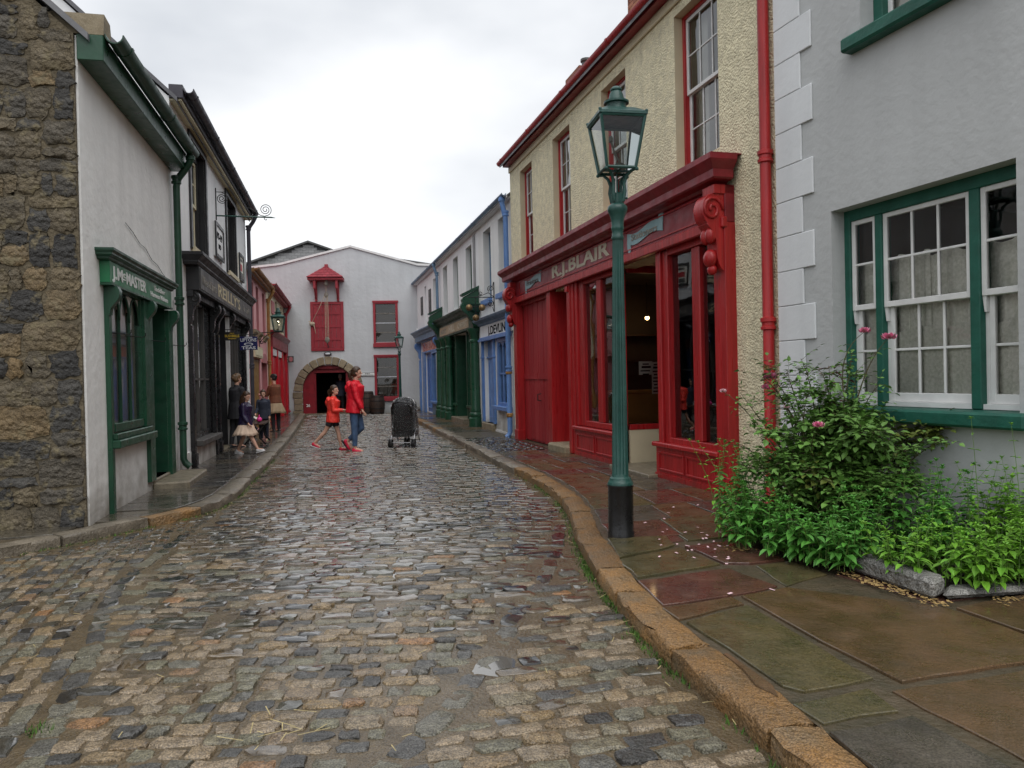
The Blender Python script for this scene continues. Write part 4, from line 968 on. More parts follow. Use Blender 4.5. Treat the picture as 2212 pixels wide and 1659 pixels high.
r2 = random.Random(3); A0, A1 = 1.55, 1.0
def ell(t, rx, rz): return (1.55 + rx * math.cos(t), 1.0 + rz * math.sin(t))
nv = 13
for k in range(nv):
    a, c = math.pi * k / nv + .012, math.pi * (k + 1) / nv - .012
    pts = [ell(a, 1.1, 1.13), ell((a + c) / 2, 1.1, 1.13), ell(c, 1.1, 1.13), ell(c, 1.45 + r2.uniform(-.03, .03), 1.46), ell((a + c) / 2, 1.46, 1.47), ell(a, 1.45 + r2.uniform(-.03, .03), 1.46)]
    MB().prism(pts, 'y', -.035 - r2.uniform(0, .02), .2).build('arch_stone', 'sandstone', AR, bevel=.015)
for s in (-1, 1):
    z = -.03
    while z < .98:
        h = min(r2.uniform(.2, .32), 1.0 - z); w0 = 1.46 + r2.uniform(-.03, .05)
        MB().box(*sorted((1.55 + s * 1.1, 1.55 + s * w0)), -.035 - r2.uniform(0, .02), .2, z, z + h - .015).build('arch_stone', 'sandstone', AR, bevel=.015); z += h
n = 14; arc = [ell(math.pi * k / n, 1.1, 1.13) for k in range(n + 1)]
b = MB()    # red timber infill around the doorway: jambs and arched head
b.prism([p for p in arc if p[1] >= 1.78] + [(ell(math.asin(.78 / 1.13), 1.1, 1.13)[0] * 0 + .75, 1.78), (2.35, 1.78)][::1], 'y', .1, .16)
b.box(.46, .94, .1, .16, -.03, 1.79).box(2.26, 2.64, .1, .16, -.03, 1.79)
DS = b.build('door_surround', 'red_dark', ST)
text('26', .12, 'lettering_white', DS, .58, .34, .099, w=.16, bold=.02)
Bx(.46, 1.0, .17, .2, -.02, 1.78).build('door', 'red_dark', ST)
Bx(.4, 2.7, -.12, .2, -.03, .05).build('threshold', 'step_stone', ST)
# loft hatch
HT = MB(); panel_frame(HT, .86, 2.24, 2.71, 4.8, -.0, .12, .05); HT = HT.build('hatch_frame', 'red_far', ST, bevel=.005)
for k in range(6): Bx(.985 + k * .189, .985 + k * .189 + .18, -.025, -.0, 2.84, 4.67).build('plank', 'red_far', HT)
for z in (3.2, 3.75, 4.3): Bx(.985, 2.12, -.045, -.026, z - .05, z + .05).build('ledge', 'red_far', HT)
for (a, c, e, f, nm) in ((3.48, 4.53, .61, 2.47, 'x'), (3.48, 4.53, 2.93, 4.79, 'y')):
    b = MB(); panel_frame(b, a, c, e, f, .0, .1, .05); w = b.build('window', 'red_far', ST, bevel=.004)
    Bx(a - .02, c + .04, -.09, -.0, e - .1, e + .06).build('sill', 'red_far', w, bevel=.006); Bx(a - .02, c + .03, -.07, -.0, f - .05, f + .03).build('head', 'red_far', w)
    for k in range(4):
        z0 = e + .12 + k * (f - e - .22) / 4; z1 = z0 + (f - e - .22) / 4; pane(w, a + .1, c - .1, z0, z1, .1 + .01 * (k > 1))
        if k: Bx(a + .08, c - .08, .07, .12, z0 - .015, z0 + .015).build('glazing_bar', 'enamel_pale' if k == 2 else 'pulley', w)
    Bx(a, c, .5, .52, e, f).build('blind', 'room_brown', w)
# canopy over the hatch, hipped, with tile courses
CN = MB().box(.84, 2.30, -.62, -.0, 5.66, 5.76).build('canopy', 'red_far', ST, bevel=.008)
for k in range(5):
    t0, t1 = k / 5, (k + 1) / 5
    for j in range(7 - k):
        n_ = 7 - k; xa = .82 + .76 * t0 + (1.5 - 1.52 * t0) * j / n_; xb = .82 + .76 * t0 + (1.5 - 1.52 * t0) * (j + 1) / n_
        xc0, xc1 = .82 + .76 * t1 + (1.5 - 1.52 * t1) * j / n_, .82 + .76 * t1 + (1.5 - 1.52 * t1) * (j + 1) / n_
        yb, yt = -.66 + .6 * t0 - .02, -.66 + .6 * t1; zb, zt = 5.765 + .55 * t0, 5.765 + .55 * t1
        MB().add([(xa, yb, zb), (xb - .012, yb, zb), (xc1 - .012, yt, zt), (xc0, yt, zt), (xa, yb, zb + .03), (xb - .012, yb, zb + .03), (xc1 - .012, yt, zt + .02), (xc0, yt, zt + .02)], [(3, 2, 1, 0), (4, 5, 6, 7), (0, 1, 5, 4), (1, 2, 6, 5), (2, 3, 7, 6), (3, 0, 4, 7)]).build('tile', 'red_tile', CN)
for sx, s in ((.83, 1), (2.31, -1)):
    MB().add([(sx, -.66, 5.765), (sx, 0, 5.765), (1.57, 0, 6.33), (1.57, -.08, 6.33)], [(0, 1, 2, 3)]).build('hip_slope', 'red_tile', CN)
MB().box(1.5, 1.64, -.12, .0, 6.3, 6.38).build('ridge_cap', 'red_far', CN)
for x in (1.12, 2.03):
    b = MB(); b.box(x - .05, x + .05, -.56, -.46, 5.3, 5.66).box(x - .05, x + .05, -.1, -.0, 4.82, 5.66); b.tube([(x, -.5, 5.34), (x, -.3, 5.12), (x, -.06, 4.9)], .04, 6); b.build('bracket', 'red_far', CN, bevel=.005)
# hoist tackle
TK = frame_empty('hoist_tackle', FA_O, FA_D, 1.58, -.4); TK.location.z = 3.0; tag(TK, 'wooden block and tackle with rope hanging before the red loft hatch', 'hoist')
def block(z, r=.1): return MB().ball((0, 0, z), (r, .05, r * 1.35), 10, 7).box(-.012, .012, -.06, .06, z - r * 1.5, z + r * 1.5)
block(2.05, .09).build('pulley_block', 'pulley', TK, smooth=40); MB().lathe([(.08, 2.45), (.09, 2.5), (.07, 2.66)], (0, 0, 0), 10).build('hook_plate', 'pulley', TK); block(.16, .1).build('pulley_block', 'pulley', TK, smooth=40)
for x0, x1 in ((-.05, -.06), (.02, .0), (.06, .07)): MB().tube([(x0, -.02, 2.0), (x1, -.02, .2)], .011, 5).build('rope', 'rope', TK)
MB().tube([(-.07, -.02, 2.0), (-.3, -.02, 1.5), (-.62, .2, .95)], .011, 5).build('rope', 'rope', TK)
b = MB(); b.ball((-.64, .28, .86), (.12, .08, .09)).tube([(-.78, .3, .98), (-.64, .25, .86), (-.58, .25, .75)], .02, 6).tube([(-.56, .24, .82), (-.52, .24, .55), (-.5, .24, .42)], .012, 5)
b.build('rope_coil', 'rope', TK, smooth=1); MB().tube([(0, 0, .05), (.02, 0, -.08), (.05, 0, -.12), (.02, 0, -.18)], .02, 6).build('hook', 'iron', TK); MB().tube([(0, 0, 2.15), (0, 0, 2.7)], .012, 5).build('rope', 'rope', TK)
BL = frame_empty('bulkhead_lamp', FA_O, FA_D, 1.54); tag(BL, 'small oval bulkhead lamp above the stone arch', 'lamp'); MB().prism([(.16 * math.cos(k * .314), 2.58 + .075 * math.sin(k * .314)) for k in range(20)], 'y', -.08, -.0).build('body', 'iron', BL)
MB().ball((0, -.08, 2.58), (.12, .035, .05), 12, 6).build('lens', 'enamel_pale', BL, smooth=1)
o = frame_empty('notice_plate', FA_O, FA_D, 3.19); o.location.z = 1.6; tag(o, 'long thin white notice plate beside the arched doorway', 'sign')
Bx(-.31, .31, -.03, -.0, 0, .15).build('plate', 'lettering_white', o); b = MB(); b.box(-.31, .31, -.034, -.03, 0, .012).box(-.31, .31, -.034, -.03, .138, .15)
for k in range(9): b.box(-.26 + k * .058, -.26 + k * .058 + .045, -.034, -.03, .035, .055)
for k in range(3): b.box(-.1 + k * .07, -.05 + k * .07, -.034, -.03, .085, .11)
b.build('printed_line', 'lettering_black', o)
downp = MB().tube([(5.75, -.08, 0), (5.75, -.08, 5.2)], .035, 8).build('downpipe', 'blue_grey', ST)
# barrels by the door
def barrel(x, y, h, r, lab, rz=0):
    o = frame_empty('barrel', FA_O, FA_D, x, y); tag(o, lab, 'barrel', 'old barrels by the arched doorway'); b = MB()
    n = 16
    for k in range(n):
        a0, a1 = 2 * math.pi * k / n + .01, 2 * math.pi * (k + 1) / n - .01; vs = []
        for j in range(7):
            t = j / 6; rr_ = r * (.82 + .18 * math.sin(math.pi * t))
            for a in (a0, (a0 + a1) / 2, a1): vs.append((rr_ * math.cos(a), rr_ * math.sin(a), h * t))
        MB().add(vs, [(j * 3 + i, j * 3 + i + 1, j * 3 + 4 + i, j * 3 + 3 + i) for j in range(6) for i in range(2)]).build('stave', 'barrel', o, smooth=1)
    for t in (.08, .3, .7, .92):
        rr_ = r * (.82 + .18 * math.sin(math.pi * t)) + .006; MB().lathe([(rr_, h * t - .025), (rr_ + .004, h * t), (rr_, h * t + .025)], (0, 0, 0), 20).build('hoop', 'iron', o)
    MB().lathe([(r * .8, h * .955), (r * .8, h * .96)], (0, 0, 0), 16).build('lid', 'barrel', o)
barrel(3.18, -.45, .95, .3, 'taller dark barrel against the wall beside the arched doorway'); barrel(3.62, -.75, .78, .31, 'shorter dark barrel in front of the lower red window')
# ---------------- slate hung building behind
SB = frame_empty('slate_hung_building', FA_O, FA_D, -.5, 9.5); tag(SB, 'grey slate hung gable rising behind the white store', 'house')
AP = 9.0; sl = .36
MB().prism([(-6, 0), (6, 0), (6, AP - 6 * sl), (0, AP), (-6, AP - 6 * sl)], 'y', 0, 8).build('wall', 'slate_bed', SB)
vg = MB()
for s in (-1, 1): vg.prism([(0, AP), (s * 6.3, AP - 6.3 * sl), (s * 6.3, AP - 6.3 * sl + .1), (0, AP + .1)], 'y', -.25, 8.2)
vg.build('roof', 'slate_bed', SB)
sm = Bx(0, .29, -.03, -.005, 0, .135).build('slate', 'slate_pale', SB); first = True; r2 = random.Random(9); z = 7.3; row = 0
while z < AP:
    hw = (AP - z - .14) / sl
    x = -math.floor(min(hw, 3.6) / .3) * .3 - (row % 2) * .15
    while x + .29 < min(hw, 3.6):
        if first: sm.location = (x, 0, z); first = False
        else: q = sm.copy(); COL.objects.link(q); q.parent = SB; q.location = (x, r2.uniform(-.008, 0), z + r2.uniform(-.004, .004))
        x += .3
    z += .145; row += 1
# ================================================================== RIGHT ROW, far part
E5 = 5.42
def back(o):      # the terrace stands a little behind the line of its neighbour
    o.location = Vector((o.location.x * 1.025, o.location.y * 1.025, -.036)); o.scale = (1.025,) * 3; return o
def row_house(name, label, a, c, mat, holes, depth=.24, rmat=None):
    o = back(frame_empty(name, DV_O, DV_D, a)); tag(o, label, 'house'); w = c - a
    wall(o, mat, 0.01, w, -.05, E5, [(h[0] - a, h[1] - a, h[2], h[3]) for h in holes], depth, sides=6, rmat=rmat)
    roof(o, 0, w, E5, 6, 2.1, verge=.02); Bx(0, w, -.14, 0, E5 - .06, E5 + .0).build('eaves_board', 'white_wall_clean', o)
    gutter(o, 0, w, E5 + .03, -.19, 'blue_grey', .055); interior(o, .1, w - .1, .05, 3., .35, 3); interior(o, .1, w - .1, 3.2, 5.3, .35, 3)
    return o
# ---------------- blue corner shop
BA = -16.2
up1 = [(-15.6, -15.15, 3.55, 5.05), (-12.98, -12.5, 3.5, 5.04), (-10.8, -10.2, 3.85, 5.04)]
BC = row_house('blue_corner_shop', 'white house with blue shopfront and orange fanlights at the far end of the right row', BA, -9.15, 'white_wall_clean', up1 + [(-15.1, -14.7, .3, 2.15), (-13.0, -11.35, .15, 2.42), (-11.3, -9.55, .6, 2.42)])
def X(v): return v - BA
for h in up1[:2]: Bx(X(h[0]), X(h[1]), .2, .23, h[2], h[3]).build('blind_panel', 'white_wall_clean', BC); Bx(X(h[0]) - .05, X(h[1]) + .05, -.06, .1, h[2] - .1, h[2]).build('sill', 'white_wall_clean', BC)
sash(BC, X(up1[2][0]), X(up1[2][1]), up1[2][2], up1[2][3], .15, 2, 2, 'white_paint', 'white_paint', .05)
for a, c, e, f in ((-13.95, -13.45, 4.0, 4.72), (-11.78, -11.3, 3.85, 4.78)):
    p = Bx(X(a), X(c), -.03, 0, e, f).build('slate_plaque', 'slate_bed', BC); b = MB()
    for i in range(3):
        for j in range(4): b.box(X(a) + .03 + i * .155, X(a) + .15 + i * .155, -.036, -.03, e + .04 + j * (f - e - .06) / 4, e + (j + .8) * (f - e - .06) / 4 + .03)
    b.build('tile', 'sign_grey', p)
Bx(X(-15.1), X(-14.7), .2, .23, .3, 2.15).build('blind_panel', 'white_wall_clean', BC)
def boxed_front(o, x0, x1, z0, z1, out, mat, prof, mat2=None):
    f = Bx(x0, x1, -out, 0, z0, z1).build('fascia', mat, o, bevel=.005); moulding(o, [(out + a, z1 + .002 + c) for a, c in prof] + [(0, z1 + prof[-1][1] + .03)], x0, x1, mat2 or mat); return f
boxed_front(BC, X(-14.5), X(-9.25), 2.92, 3.12, .22, 'blue_grey', [(0, 0), (.05, .05), (.05, .08), (.14, .16), (.14, .2)])
for x in (-14.4, -9.45):
    console(BC, X(x), 2.2, 2.9, .26, .18, 'blue', 'console'); Bx(X(x) - .12, X(x) + .12, -.08, 0, .1, 2.2).build('pilaster', 'blue', BC, bevel=.005)
FLT = MB().box(X(-13.7), X(-9.65), -.06, 0, 2.44, 2.5).box(X(-13.7), X(-9.65), -.06, 0, 2.86, 2.915).build('fanlight', 'blue', BC)
M('orange_glass', (.55, .13, .06), .25, .15, 3)
for k in range(4): Bx(X(-13.65) + k, X(-13.65) + k + .93, -.03, -.01, 2.5, 2.86).build('pane', 'orange_glass', FLT)
D = Bx(X(-13.0), X(-11.4), .06, .12, .15, 2.42).build('door', 'blue_deep', BC); b = MB(); panel_frame(b, X(-12.9), X(-12.3), .3, 2.25, .06, .05, .03); panel_frame(b, X(-12.1), X(-11.5), .3, 2.25, .06, .05, .03); b.build('panel', 'blue', D)
Bx(X(-13.7), X(-13.02), -.05, 0, .1, 2.44).build('side_panel', 'blue', BC)
w = MB(); w.box(X(-11.35), X(-11.2), -.05, .1, .55, 2.44).box(X(-9.62), X(-9.55), -.05, .1, .55, 2.44).box(X(-11.2), X(-9.62), -.05, .08, 2.36, 2.44); w = w.build('window', 'blue', BC, bevel=.005)
pane(w, X(-11.2), X(-9.62), .62, 2.36, .03); Bx(X(-11.45), X(-9.5), -.13, .1, .52, .61).build('sill', 'blue', w, bevel=.01); Bx(X(-11.2), X(-10.7), .25, .27, .62, 2.3).build('curtain', 'curtain', w); Bx(X(-10.5), X(-9.8), .3, .34, .7, 2.3).build('goods', 'jumper_brown', w)
Bx(X(-11.4), X(-10.4), -.03, 0, .1, .52).build('stall_riser', 'blue_grey', BC)
downpipe(BC, X(-9.28), -.1, .15, 4, 'blue_grey', -.2, E5 - .02, .05, (3.2,))
downpipe(BC, X(-15.95), -.08, .15, 4, 'gutter_black', -.2, E5 - .02, .04, (2.,))
for x in (-15.9, -14.45): MB().ball((X(x), -.1, .2), (.14, .1, .12), 8, 6).build('guard_stone', 'granite', BC)
# ---------------- chemist
CA = -9.15; up2 = [(-8.62, -7.8, 3.55, 5.14), (-6.74, -5.92, 3.55, 5.14), (-4.7, -3.88, 3.6, 5.13)]
CH = row_house('chemist_shop', 'white house with dark green columned chemist shopfront', CA, -3.02, 'white_wall_clean', up2 + [(-8.4, -6.4, .3, 2.75), (-6.35, -4.7, .25, 2.75), (-4.65, -3.4, .65, 2.75)], .24)
def X(v): return v - CA
for h in up2: sash(CH, X(h[0]), X(h[1]), h[2], h[3], .14, 2, 2, 'green', 'white_paint', .05)
Bx(X(-3.62), X(-3.36), -.02, 0, 2.9, 5.3).build('quoin_strip', 'slate_pale', CH)
fs = Bx(X(-9.05), X(-3.1), -.16, 0, 2.76, 3.16).build('fascia', 'green_dark', CH, bevel=.005)
Bx(X(-8.5), X(-3.7), -.172, -.16, 2.82, 3.1).build('sign_board', 'room_cream', fs)
text('HILL', .2, 'lettering_cream', fs, X(-6.75), 2.86, -.172, w=.95, bold=.04); text('CHEMIST', .15, 'lettering_cream', fs, X(-5.25), 2.88, -.172, w=1.4, bold=.02); text('DRUGS', .14, 'lettering_faint', fs, X(-8.3), 2.88, -.172, w=1.)
moulding(CH, [(.16, 3.162), (.24, 3.22), (.27, 3.28), (.34, 3.32), (.36, 3.37), (0, 3.44)], X(-9.05), X(-3.1), 'green_dark')
for x in (-9.0, -3.15):      # big swept end brackets rising above the cornice
    pts = [(0, 2.75), (-.16, 2.78), (-.22, 2.95), (-.32, 3.1), (-.46, 3.22), (-.5, 3.34), (-.45, 3.44), (-.46, 3.52), (-.38, 3.6), (0, 3.8)]
    MB().prism(pts, 'x', X(x) - .1, X(x) + .1).build('console', 'green', CH, bevel=.008)
    MB().prism([(0, 3.8), (-.4, 3.6), (-.47, 3.62), (-.47, 3.66), (0, 3.88)], 'x', X(x) - .14, X(x) + .14).build('bracket_cap', 'green_dark', CH)
def column(x, y, z0, z1, r, o, mat='green'):
    h = z1 - z0
    c = MB().lathe([(r * 1.5, 0), (r * 1.5, h * .09), (r * 1.2, h * .1), (r * 1.35, h * .12), (r * 1.35, h * .135), (r * 1.1, h * .15), (r * 1.2, h * .165), (r, h * .19), (r * .95, h * .5), (r * .85, h * .86), (r * 1.05, h * .865), (r * 1.05, h * .88), (r * .85, h * .89), (r * 1.1, h * .95), (r * 1.5, h * .985), (r * 1.5, h)], (x, y, z0), 14).build('column', mat, o, smooth=40)
    return c
for x in (-8.95, -8.0, -7.05): column(X(x), -.12, .12, 2.75, .12, CH)
column(X(-3.2), -.12, .12, 2.75, .13, CH)
for a, c in ((-8.4, -6.4), (-4.65, -3.4)):
    w = MB(); w.box(X(a), X(a) + .08, .0, .1, .65, 2.75).box(X(c) - .08, X(c), .0, .1, .65, 2.75).box(X(a) + .08, X(c) - .08, .0, .1, 2.66, 2.75); w = w.build('window', 'green', CH, bevel=.004); pane(w, X(a) + .08, X(c) - .08, .65, 2.66, .05)
    Bx(X(a) - .05, X(c) + .05, -.08, .1, .58, .65).build('sill', 'green', w, bevel=.006)
    b = MB().box(X(a), X(c), -.03, 0, .12, .58); panel_frame(b, X(a) + .1, X(c) - .1, .2, .5, -.03, .03, .015); b.build('stall_riser', 'green', CH)
Bx(X(-4.4), X(-3.6), .3, .32, 1.3, 2.6).build('notice', 'paper', CH)
D = Bx(X(-6.3), X(-4.75), .6, .65, .25, 2.2).build('door', 'black', CH); b = MB()
for k in range(5): b.tube([(X(-6.1) + k * .3, .58, .4), (X(-6.1) + k * .3, .58, 2.1)], .012, 5)
b.build('grille', 'iron', D); Bx(X(-6.3), X(-4.75), .6, .65, 2.22, 2.75).build('fanlight', 'enamel_pale', CH)
Bx(X(-6.4), X(-6.3), -.04, .6, .25, 2.75).build('door_reveal', 'green_dark', CH); Bx(X(-4.75), X(-4.65), -.04, .6, .25, 2.75).build('door_reveal', 'green_dark', CH)
Bx(X(-6.5), X(-4.6), -.2, .6, .05, .26).build('doorstep', 'step_stone', CH, bevel=.015); Bx(X(-8.5), X(-6.45), -.12, 0, .05, .14).build('plinth', 'step_stone', CH)
# ---------------- pawnbroker's house, blue and white
DA = -3.02; up3 = [(-2.42, -1.58, 3.4, 5.16), (-.8, .0, 3.4, 5.15)]
DH = row_house('pawnbroker_house', 'white house with pale blue door, window and black name lettering', DA, .58, 'white_wall', up3 + [(-2.55, -1.45, .28, 2.42), (-.95, .1, .78, 2.36)], .26)
def X(v): return v - DA
for h in up3:
    w = sash(DH, X(h[0]), X(h[1]), h[2], h[3], .16, 2, 2, 'blue_grey', 'white_paint', .05); Bx(X(h[0]) - .05, X(h[1]) + .05, -.09, .14, h[2] - .12, h[2]).build('sill', 'blue', w, bevel=.006)
fs = Bx(X(-2.75), X(.5), -.05, 0, 2.46, 2.76).build('fascia', 'white_wall_clean', DH)
text('J.DEVLIN', .2, 'lettering_black', fs, X(-1.85), 2.5, -.05, w=1.75, bold=.02)
moulding(DH, [(.05, 2.762), (.1, 2.79), (.1, 2.81), (.2, 2.88), (.22, 2.93), (0, 2.99)], X(-2.75), X(.35), 'blue_grey')
Bx(X(-2.72), X(.25), -.09, 0, 2.42, 2.458).build('bead', 'blue', DH); Bx(X(-2.72), X(.25), -.13, 0, 2.36, 2.418).build('bead', 'blue', DH)
D = Bx(X(-2.55), X(-1.45), .1, .14, .28, 2.36).build('door', 'blue', DH); b = MB(); panel_frame(b, X(-2.45), X(-1.55), .4, 1.85, .1, .03, .012); b.build('panel', 'blue', D); Bx(X(-2.55), X(-1.45), .06, .12, 1.93, 1.97).build('transom', 'blue', D)
for x in (-2.62, -1.38): b = MB().box(X(x) - .07, X(x) + .07, -.06, 0, .3, 2.36).box(X(x) - .085, X(x) + .085, -.075, 0, 1.92, 1.97); b.build('pilaster', 'blue', DH, bevel=.004)
Bx(X(-2.6), X(-1.4), -.1, .2, .02, .28).build('doorstep', 'sandstone', DH, bevel=.015)
w = MB().box(X(-1.08), X(-.93), -.03, .1, .76, 2.36).box(X(.08), X(.16), -.03, .1, .76, 2.36).box(X(-.93), X(.08), -.03, .08, 2.26, 2.36).box(X(-.93), X(.08), -.03, .08, .76, .84).build('window', 'blue', DH, bevel=.004)
for x in (-.59, -.25): Bx(X(x) - .025, X(x) + .025, .0, .06, .84, 2.26).build('glazing_bar', 'blue', w)
for a, c in ((-.93, -.615), (-.565, -.275), (-.225, .08)):
    Bx(X(a), X(c), .0, .06, 1.5, 1.54).build('glazing_bar', 'blue', w); pane(w, X(a), X(c), .84, 1.5, .03); pane(w, X(a), X(c), 1.54, 2.26, .032)
    m_ = (a + c) / 2; MB().prism([(X(a), 2.16)] + [(X(a) + (c - a) * k / 8, 2.16 + .09 * math.sin(math.pi * k / 8)) for k in range(9)] + [(X(c), 2.16), (X(c), 2.26), (X(a), 2.26)], 'y', .0, .04).build('glazing_head', 'blue', w)
Bx(X(-1.15), X(.2), -.14, .1, .66, .76).build('sill', 'blue', w, bevel=.01)
Bx(X(-1.38), X(.56), -.03, 0, .0, .16).build('plinth', 'white_paint', DH)
PP = downpipe(DH, X(.4), -.12, .1, 4, 'blue', -.2, E5 - .02, .058, (1.55,))
for z in (1.5, .55): MB().lathe([(.062, 0), (.075, .02), (.075, .07), (.062, .09)], (X(.4), -.12, z), 12).build('pipe_collar', 'rust_pipe', PP)
# chimneys on the terrace
def chimney(parent, x0, x1, y0, y1, z0, z1, pots=1, name='chimney', bricks=True):
    c = Bx(x0 + .008, x1 - .008, y0 + .008, y1 - .008, z0, z1).build(name, 'mortar', parent)
    b0 = Bx(0, .215, 0, .1, 0, .065).build('brick', 'brick', c); z = z0 + .02; row = 0; first = True; hide = []
    bl = b0.data
    while z < z1 - .07:
        for (sx, sy, L_, dx, dy, rz) in ((x0, y0, x1 - x0, 1, 0, 0), (x0, y1, y1 - y0, 0, -1, -math.pi / 2)):
            k = -.11 * (row % 2)
            while k < L_ - .03:
                s = max(k, 0); e = min(k + .215, L_)
                if e - s > .05 and z > z1 - 1.6:
                    q = b0 if first else b0.copy()
                    if not first: COL.objects.link(q); q.parent = c
                    first = False; q.location = (sx + dx * s, sy + dy * s, z); q.rotation_euler.z = rz; q.scale = ((e - s) / .215, 1, 1)
                k += .225
        z += .075; row += 1
    Bx(x0 - .04, x1 + .04, y0 - .04, y1 + .04, z1 + .002, z1 + .1).build('chimney_cap', 'brick', c)
    for k in range(pots):
        px = x0 + (x1 - x0) * (k + 1) / (pots + 1); MB().lathe([(.12, 0), (.1, .25), (.13, .28), (.13, .33), (.09, .33)], (px, (y0 + y1) / 2, z1 + .1), 12).build('chimney_pot', 'sign_grey', c, smooth=40)
    return c

# ================================================================== STATIONER'S: cream roughcast house with red shopfront
YA = -8.95; E6 = 6.2; YW = .1; YR = .86
YH = frame_empty('stationer_house', YE_O, YE_D); tag(YH, 'cream roughcast house with long red shopfront and red gutter', 'house')
ups = [(-8.17, -7.29, 3.95, 5.8), (-5.97, -5.04, 3.95, 5.8), (-3.6, -2.69, 3.95, 5.82), (-1.22, -.22, 3.95, 5.85)]
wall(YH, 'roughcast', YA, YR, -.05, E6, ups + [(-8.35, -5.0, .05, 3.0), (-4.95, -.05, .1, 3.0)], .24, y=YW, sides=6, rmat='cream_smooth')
Bx(YA, YR, YW - .035, YW - .001, 5.97, E6 - .1).build('eaves_band', 'cream_smooth', YH, bevel=.01)
roof(YH, YA, YR, E6 - .02, 6, 2.5, verge=.05); Bx(YA, YR, YW - .16, YW, E6 - .1, E6).build('eaves_board', 'red_dark', YH)
gutter(YH, YA - .12, YR - .02, E6 + .02, -.1, 'red', .075)
downpipe(YH, .73, .03, .1, 4, 'red', -.1, E6 - .03, .055, (1.85, 3.5))
gable(YH, YA + .02, E6, 6, 2.5, 'roughcast'); gable(YH, YR - .02, E6, 6, 2.5, 'roughcast')
chimney(YH, -5.6, -4.5, 1.5, 2.2, 6.8, 9.4, 2); chimney(YH, -8.9, -8.1, 1.5, 2.1, 6.6, 8.05, 1)
M('glint', (.5, .5, .5), .3)
for h in ups:
    w = sash(YH, h[0], h[1], h[2], h[3], YW + .11, 3, 2, 'red', 'white_paint', .04, .018, .045, split=.5)
    Bx(h[0] + .06, h[0] + .3, YW + .29, YW + .30, h[2], h[3]).build('curtain', 'blind', w)
interior(YH, YA + .1, .75, 3.6, 6.1, YW + .45, 3.5, 'room_cream')
# rooms behind the shop glass
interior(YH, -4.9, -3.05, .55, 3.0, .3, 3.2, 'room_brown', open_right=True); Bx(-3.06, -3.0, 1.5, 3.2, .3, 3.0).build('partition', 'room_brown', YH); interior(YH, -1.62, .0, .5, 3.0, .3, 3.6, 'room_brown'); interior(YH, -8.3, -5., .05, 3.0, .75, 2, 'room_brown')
def vert(x0, x1, z0, z1, y0, y1, mat='red', name='pilaster', bev=.006): return Bx(x0, x1, y0, y1, z0, z1).build(name, mat, YH, bevel=bev)
fs = vert(-8.45, .06, 3.06, 3.46, -.02, YW, 'red_dark', 'fascia')
Bx(-8.47, .08, -.07, -.0, 3.0, 3.115).build('bead', 'red', YH, bevel=.012)
b = MB(); panel_frame(b, -7.95, -.45, 3.16, 3.44, -.02, .016, .012); b.build('panel', 'red', fs)
moulding(YH, [(.02, 3.462), (.05, 3.47), (.08, 3.495), (.18, 3.505), (.20, 3.52), (.20, 3.60), (.265, 3.67), (.28, 3.69), (.28, 3.74), (.0, 3.78)], -8.5, -.06, 'red_dark', y0=0)
Bx(-8.77, .21, -.27, YW, 3.745, 3.755).build('lead_flashing', 'red_dark', YH)
text('R.J.BLAIR', .215, 'lettering_cream', fs, -5.78, 3.225, -.02, w=2.68, bold=.028)
b = MB()
for xx in (-5.72, -5.2, -4.72, -4.27, -3.78, -3.47): b.box(xx - .07, xx + .1, -.027, -.02, 3.222, 3.24).box(xx - .07, xx + .08, -.027, -.02, 3.42, 3.437)
b.build('lettering', 'lettering_cream', fs)
def scroll(x0, x1, z0, z1, s, flip):
    n = 16; top = []; bot = []; w = x1 - x0
    for k in range(n + 1):
        t = k / n; c = z0 + (z1 - z0) * .5 + .035 * math.sin(t * math.pi * 2 + math.pi) * flip; top.append((x0 + w * t, c + .075)); bot.append((x0 + w * t, c - .075))
    b = MB().prism(top + bot[::-1], 'y', -.032, -.02)
    b.prism([(x0, top[0][1]), (x0 + .13, top[2][1] - .03), (x0 + .1, bot[1][1] - .1), (x0 + .04, bot[0][1] - .13), (x0, bot[0][1] - .05)], 'y', -.031, -.019)
    b.prism([(x1 - .12, bot[-2][1] + .06), (x1, bot[-1][1] + .05), (x1 + .02, top[-1][1] + .1), (x1 - .04, top[-1][1] + .13), (x1 - .1, top[-1][1] + .08)], 'y', -.03, -.018)
    o = b.build('scroll_ribbon', 'scroll_blue', fs)
    text(s, .085, 'lettering_faint' if s == 'Stationers' else 'sign_grey', fs, x0 + .14, z0 + (z1 - z0) * .5 - .045, -.033, w=w - .28, bold=.012)
scroll(-2.45, -1.38, 3.2, 3.44, 'Stationers', 1); scroll(-7.5, -6.45, 3.2, 3.44, 'Printers', 1)
for x in (-8.33, -.06):
    vert(x - .12, x + .12, .08, 3.06, -.03, YW + .03); vert(x - .135, x + .135, .06, .3, -.05, YW, name='plinth')
    c = console(YH, x, 2.52, 3.36, .27, .2, 'red'); vert(x - .12, x + .12, 3.36, 3.46, -.15, YW, name='capital')
    MB().ball((x, -.14, 2.68), (.1, .07, .1), 10, 7).ball((x, -.12, 2.56), (.07, .05, .06), 10, 7).ball((x - .05, -.16, 2.92), (.06, .06, .09)).ball((x + .05, -.16, 2.92), (.06, .06, .09)).build('carving', 'red', c, smooth=1)
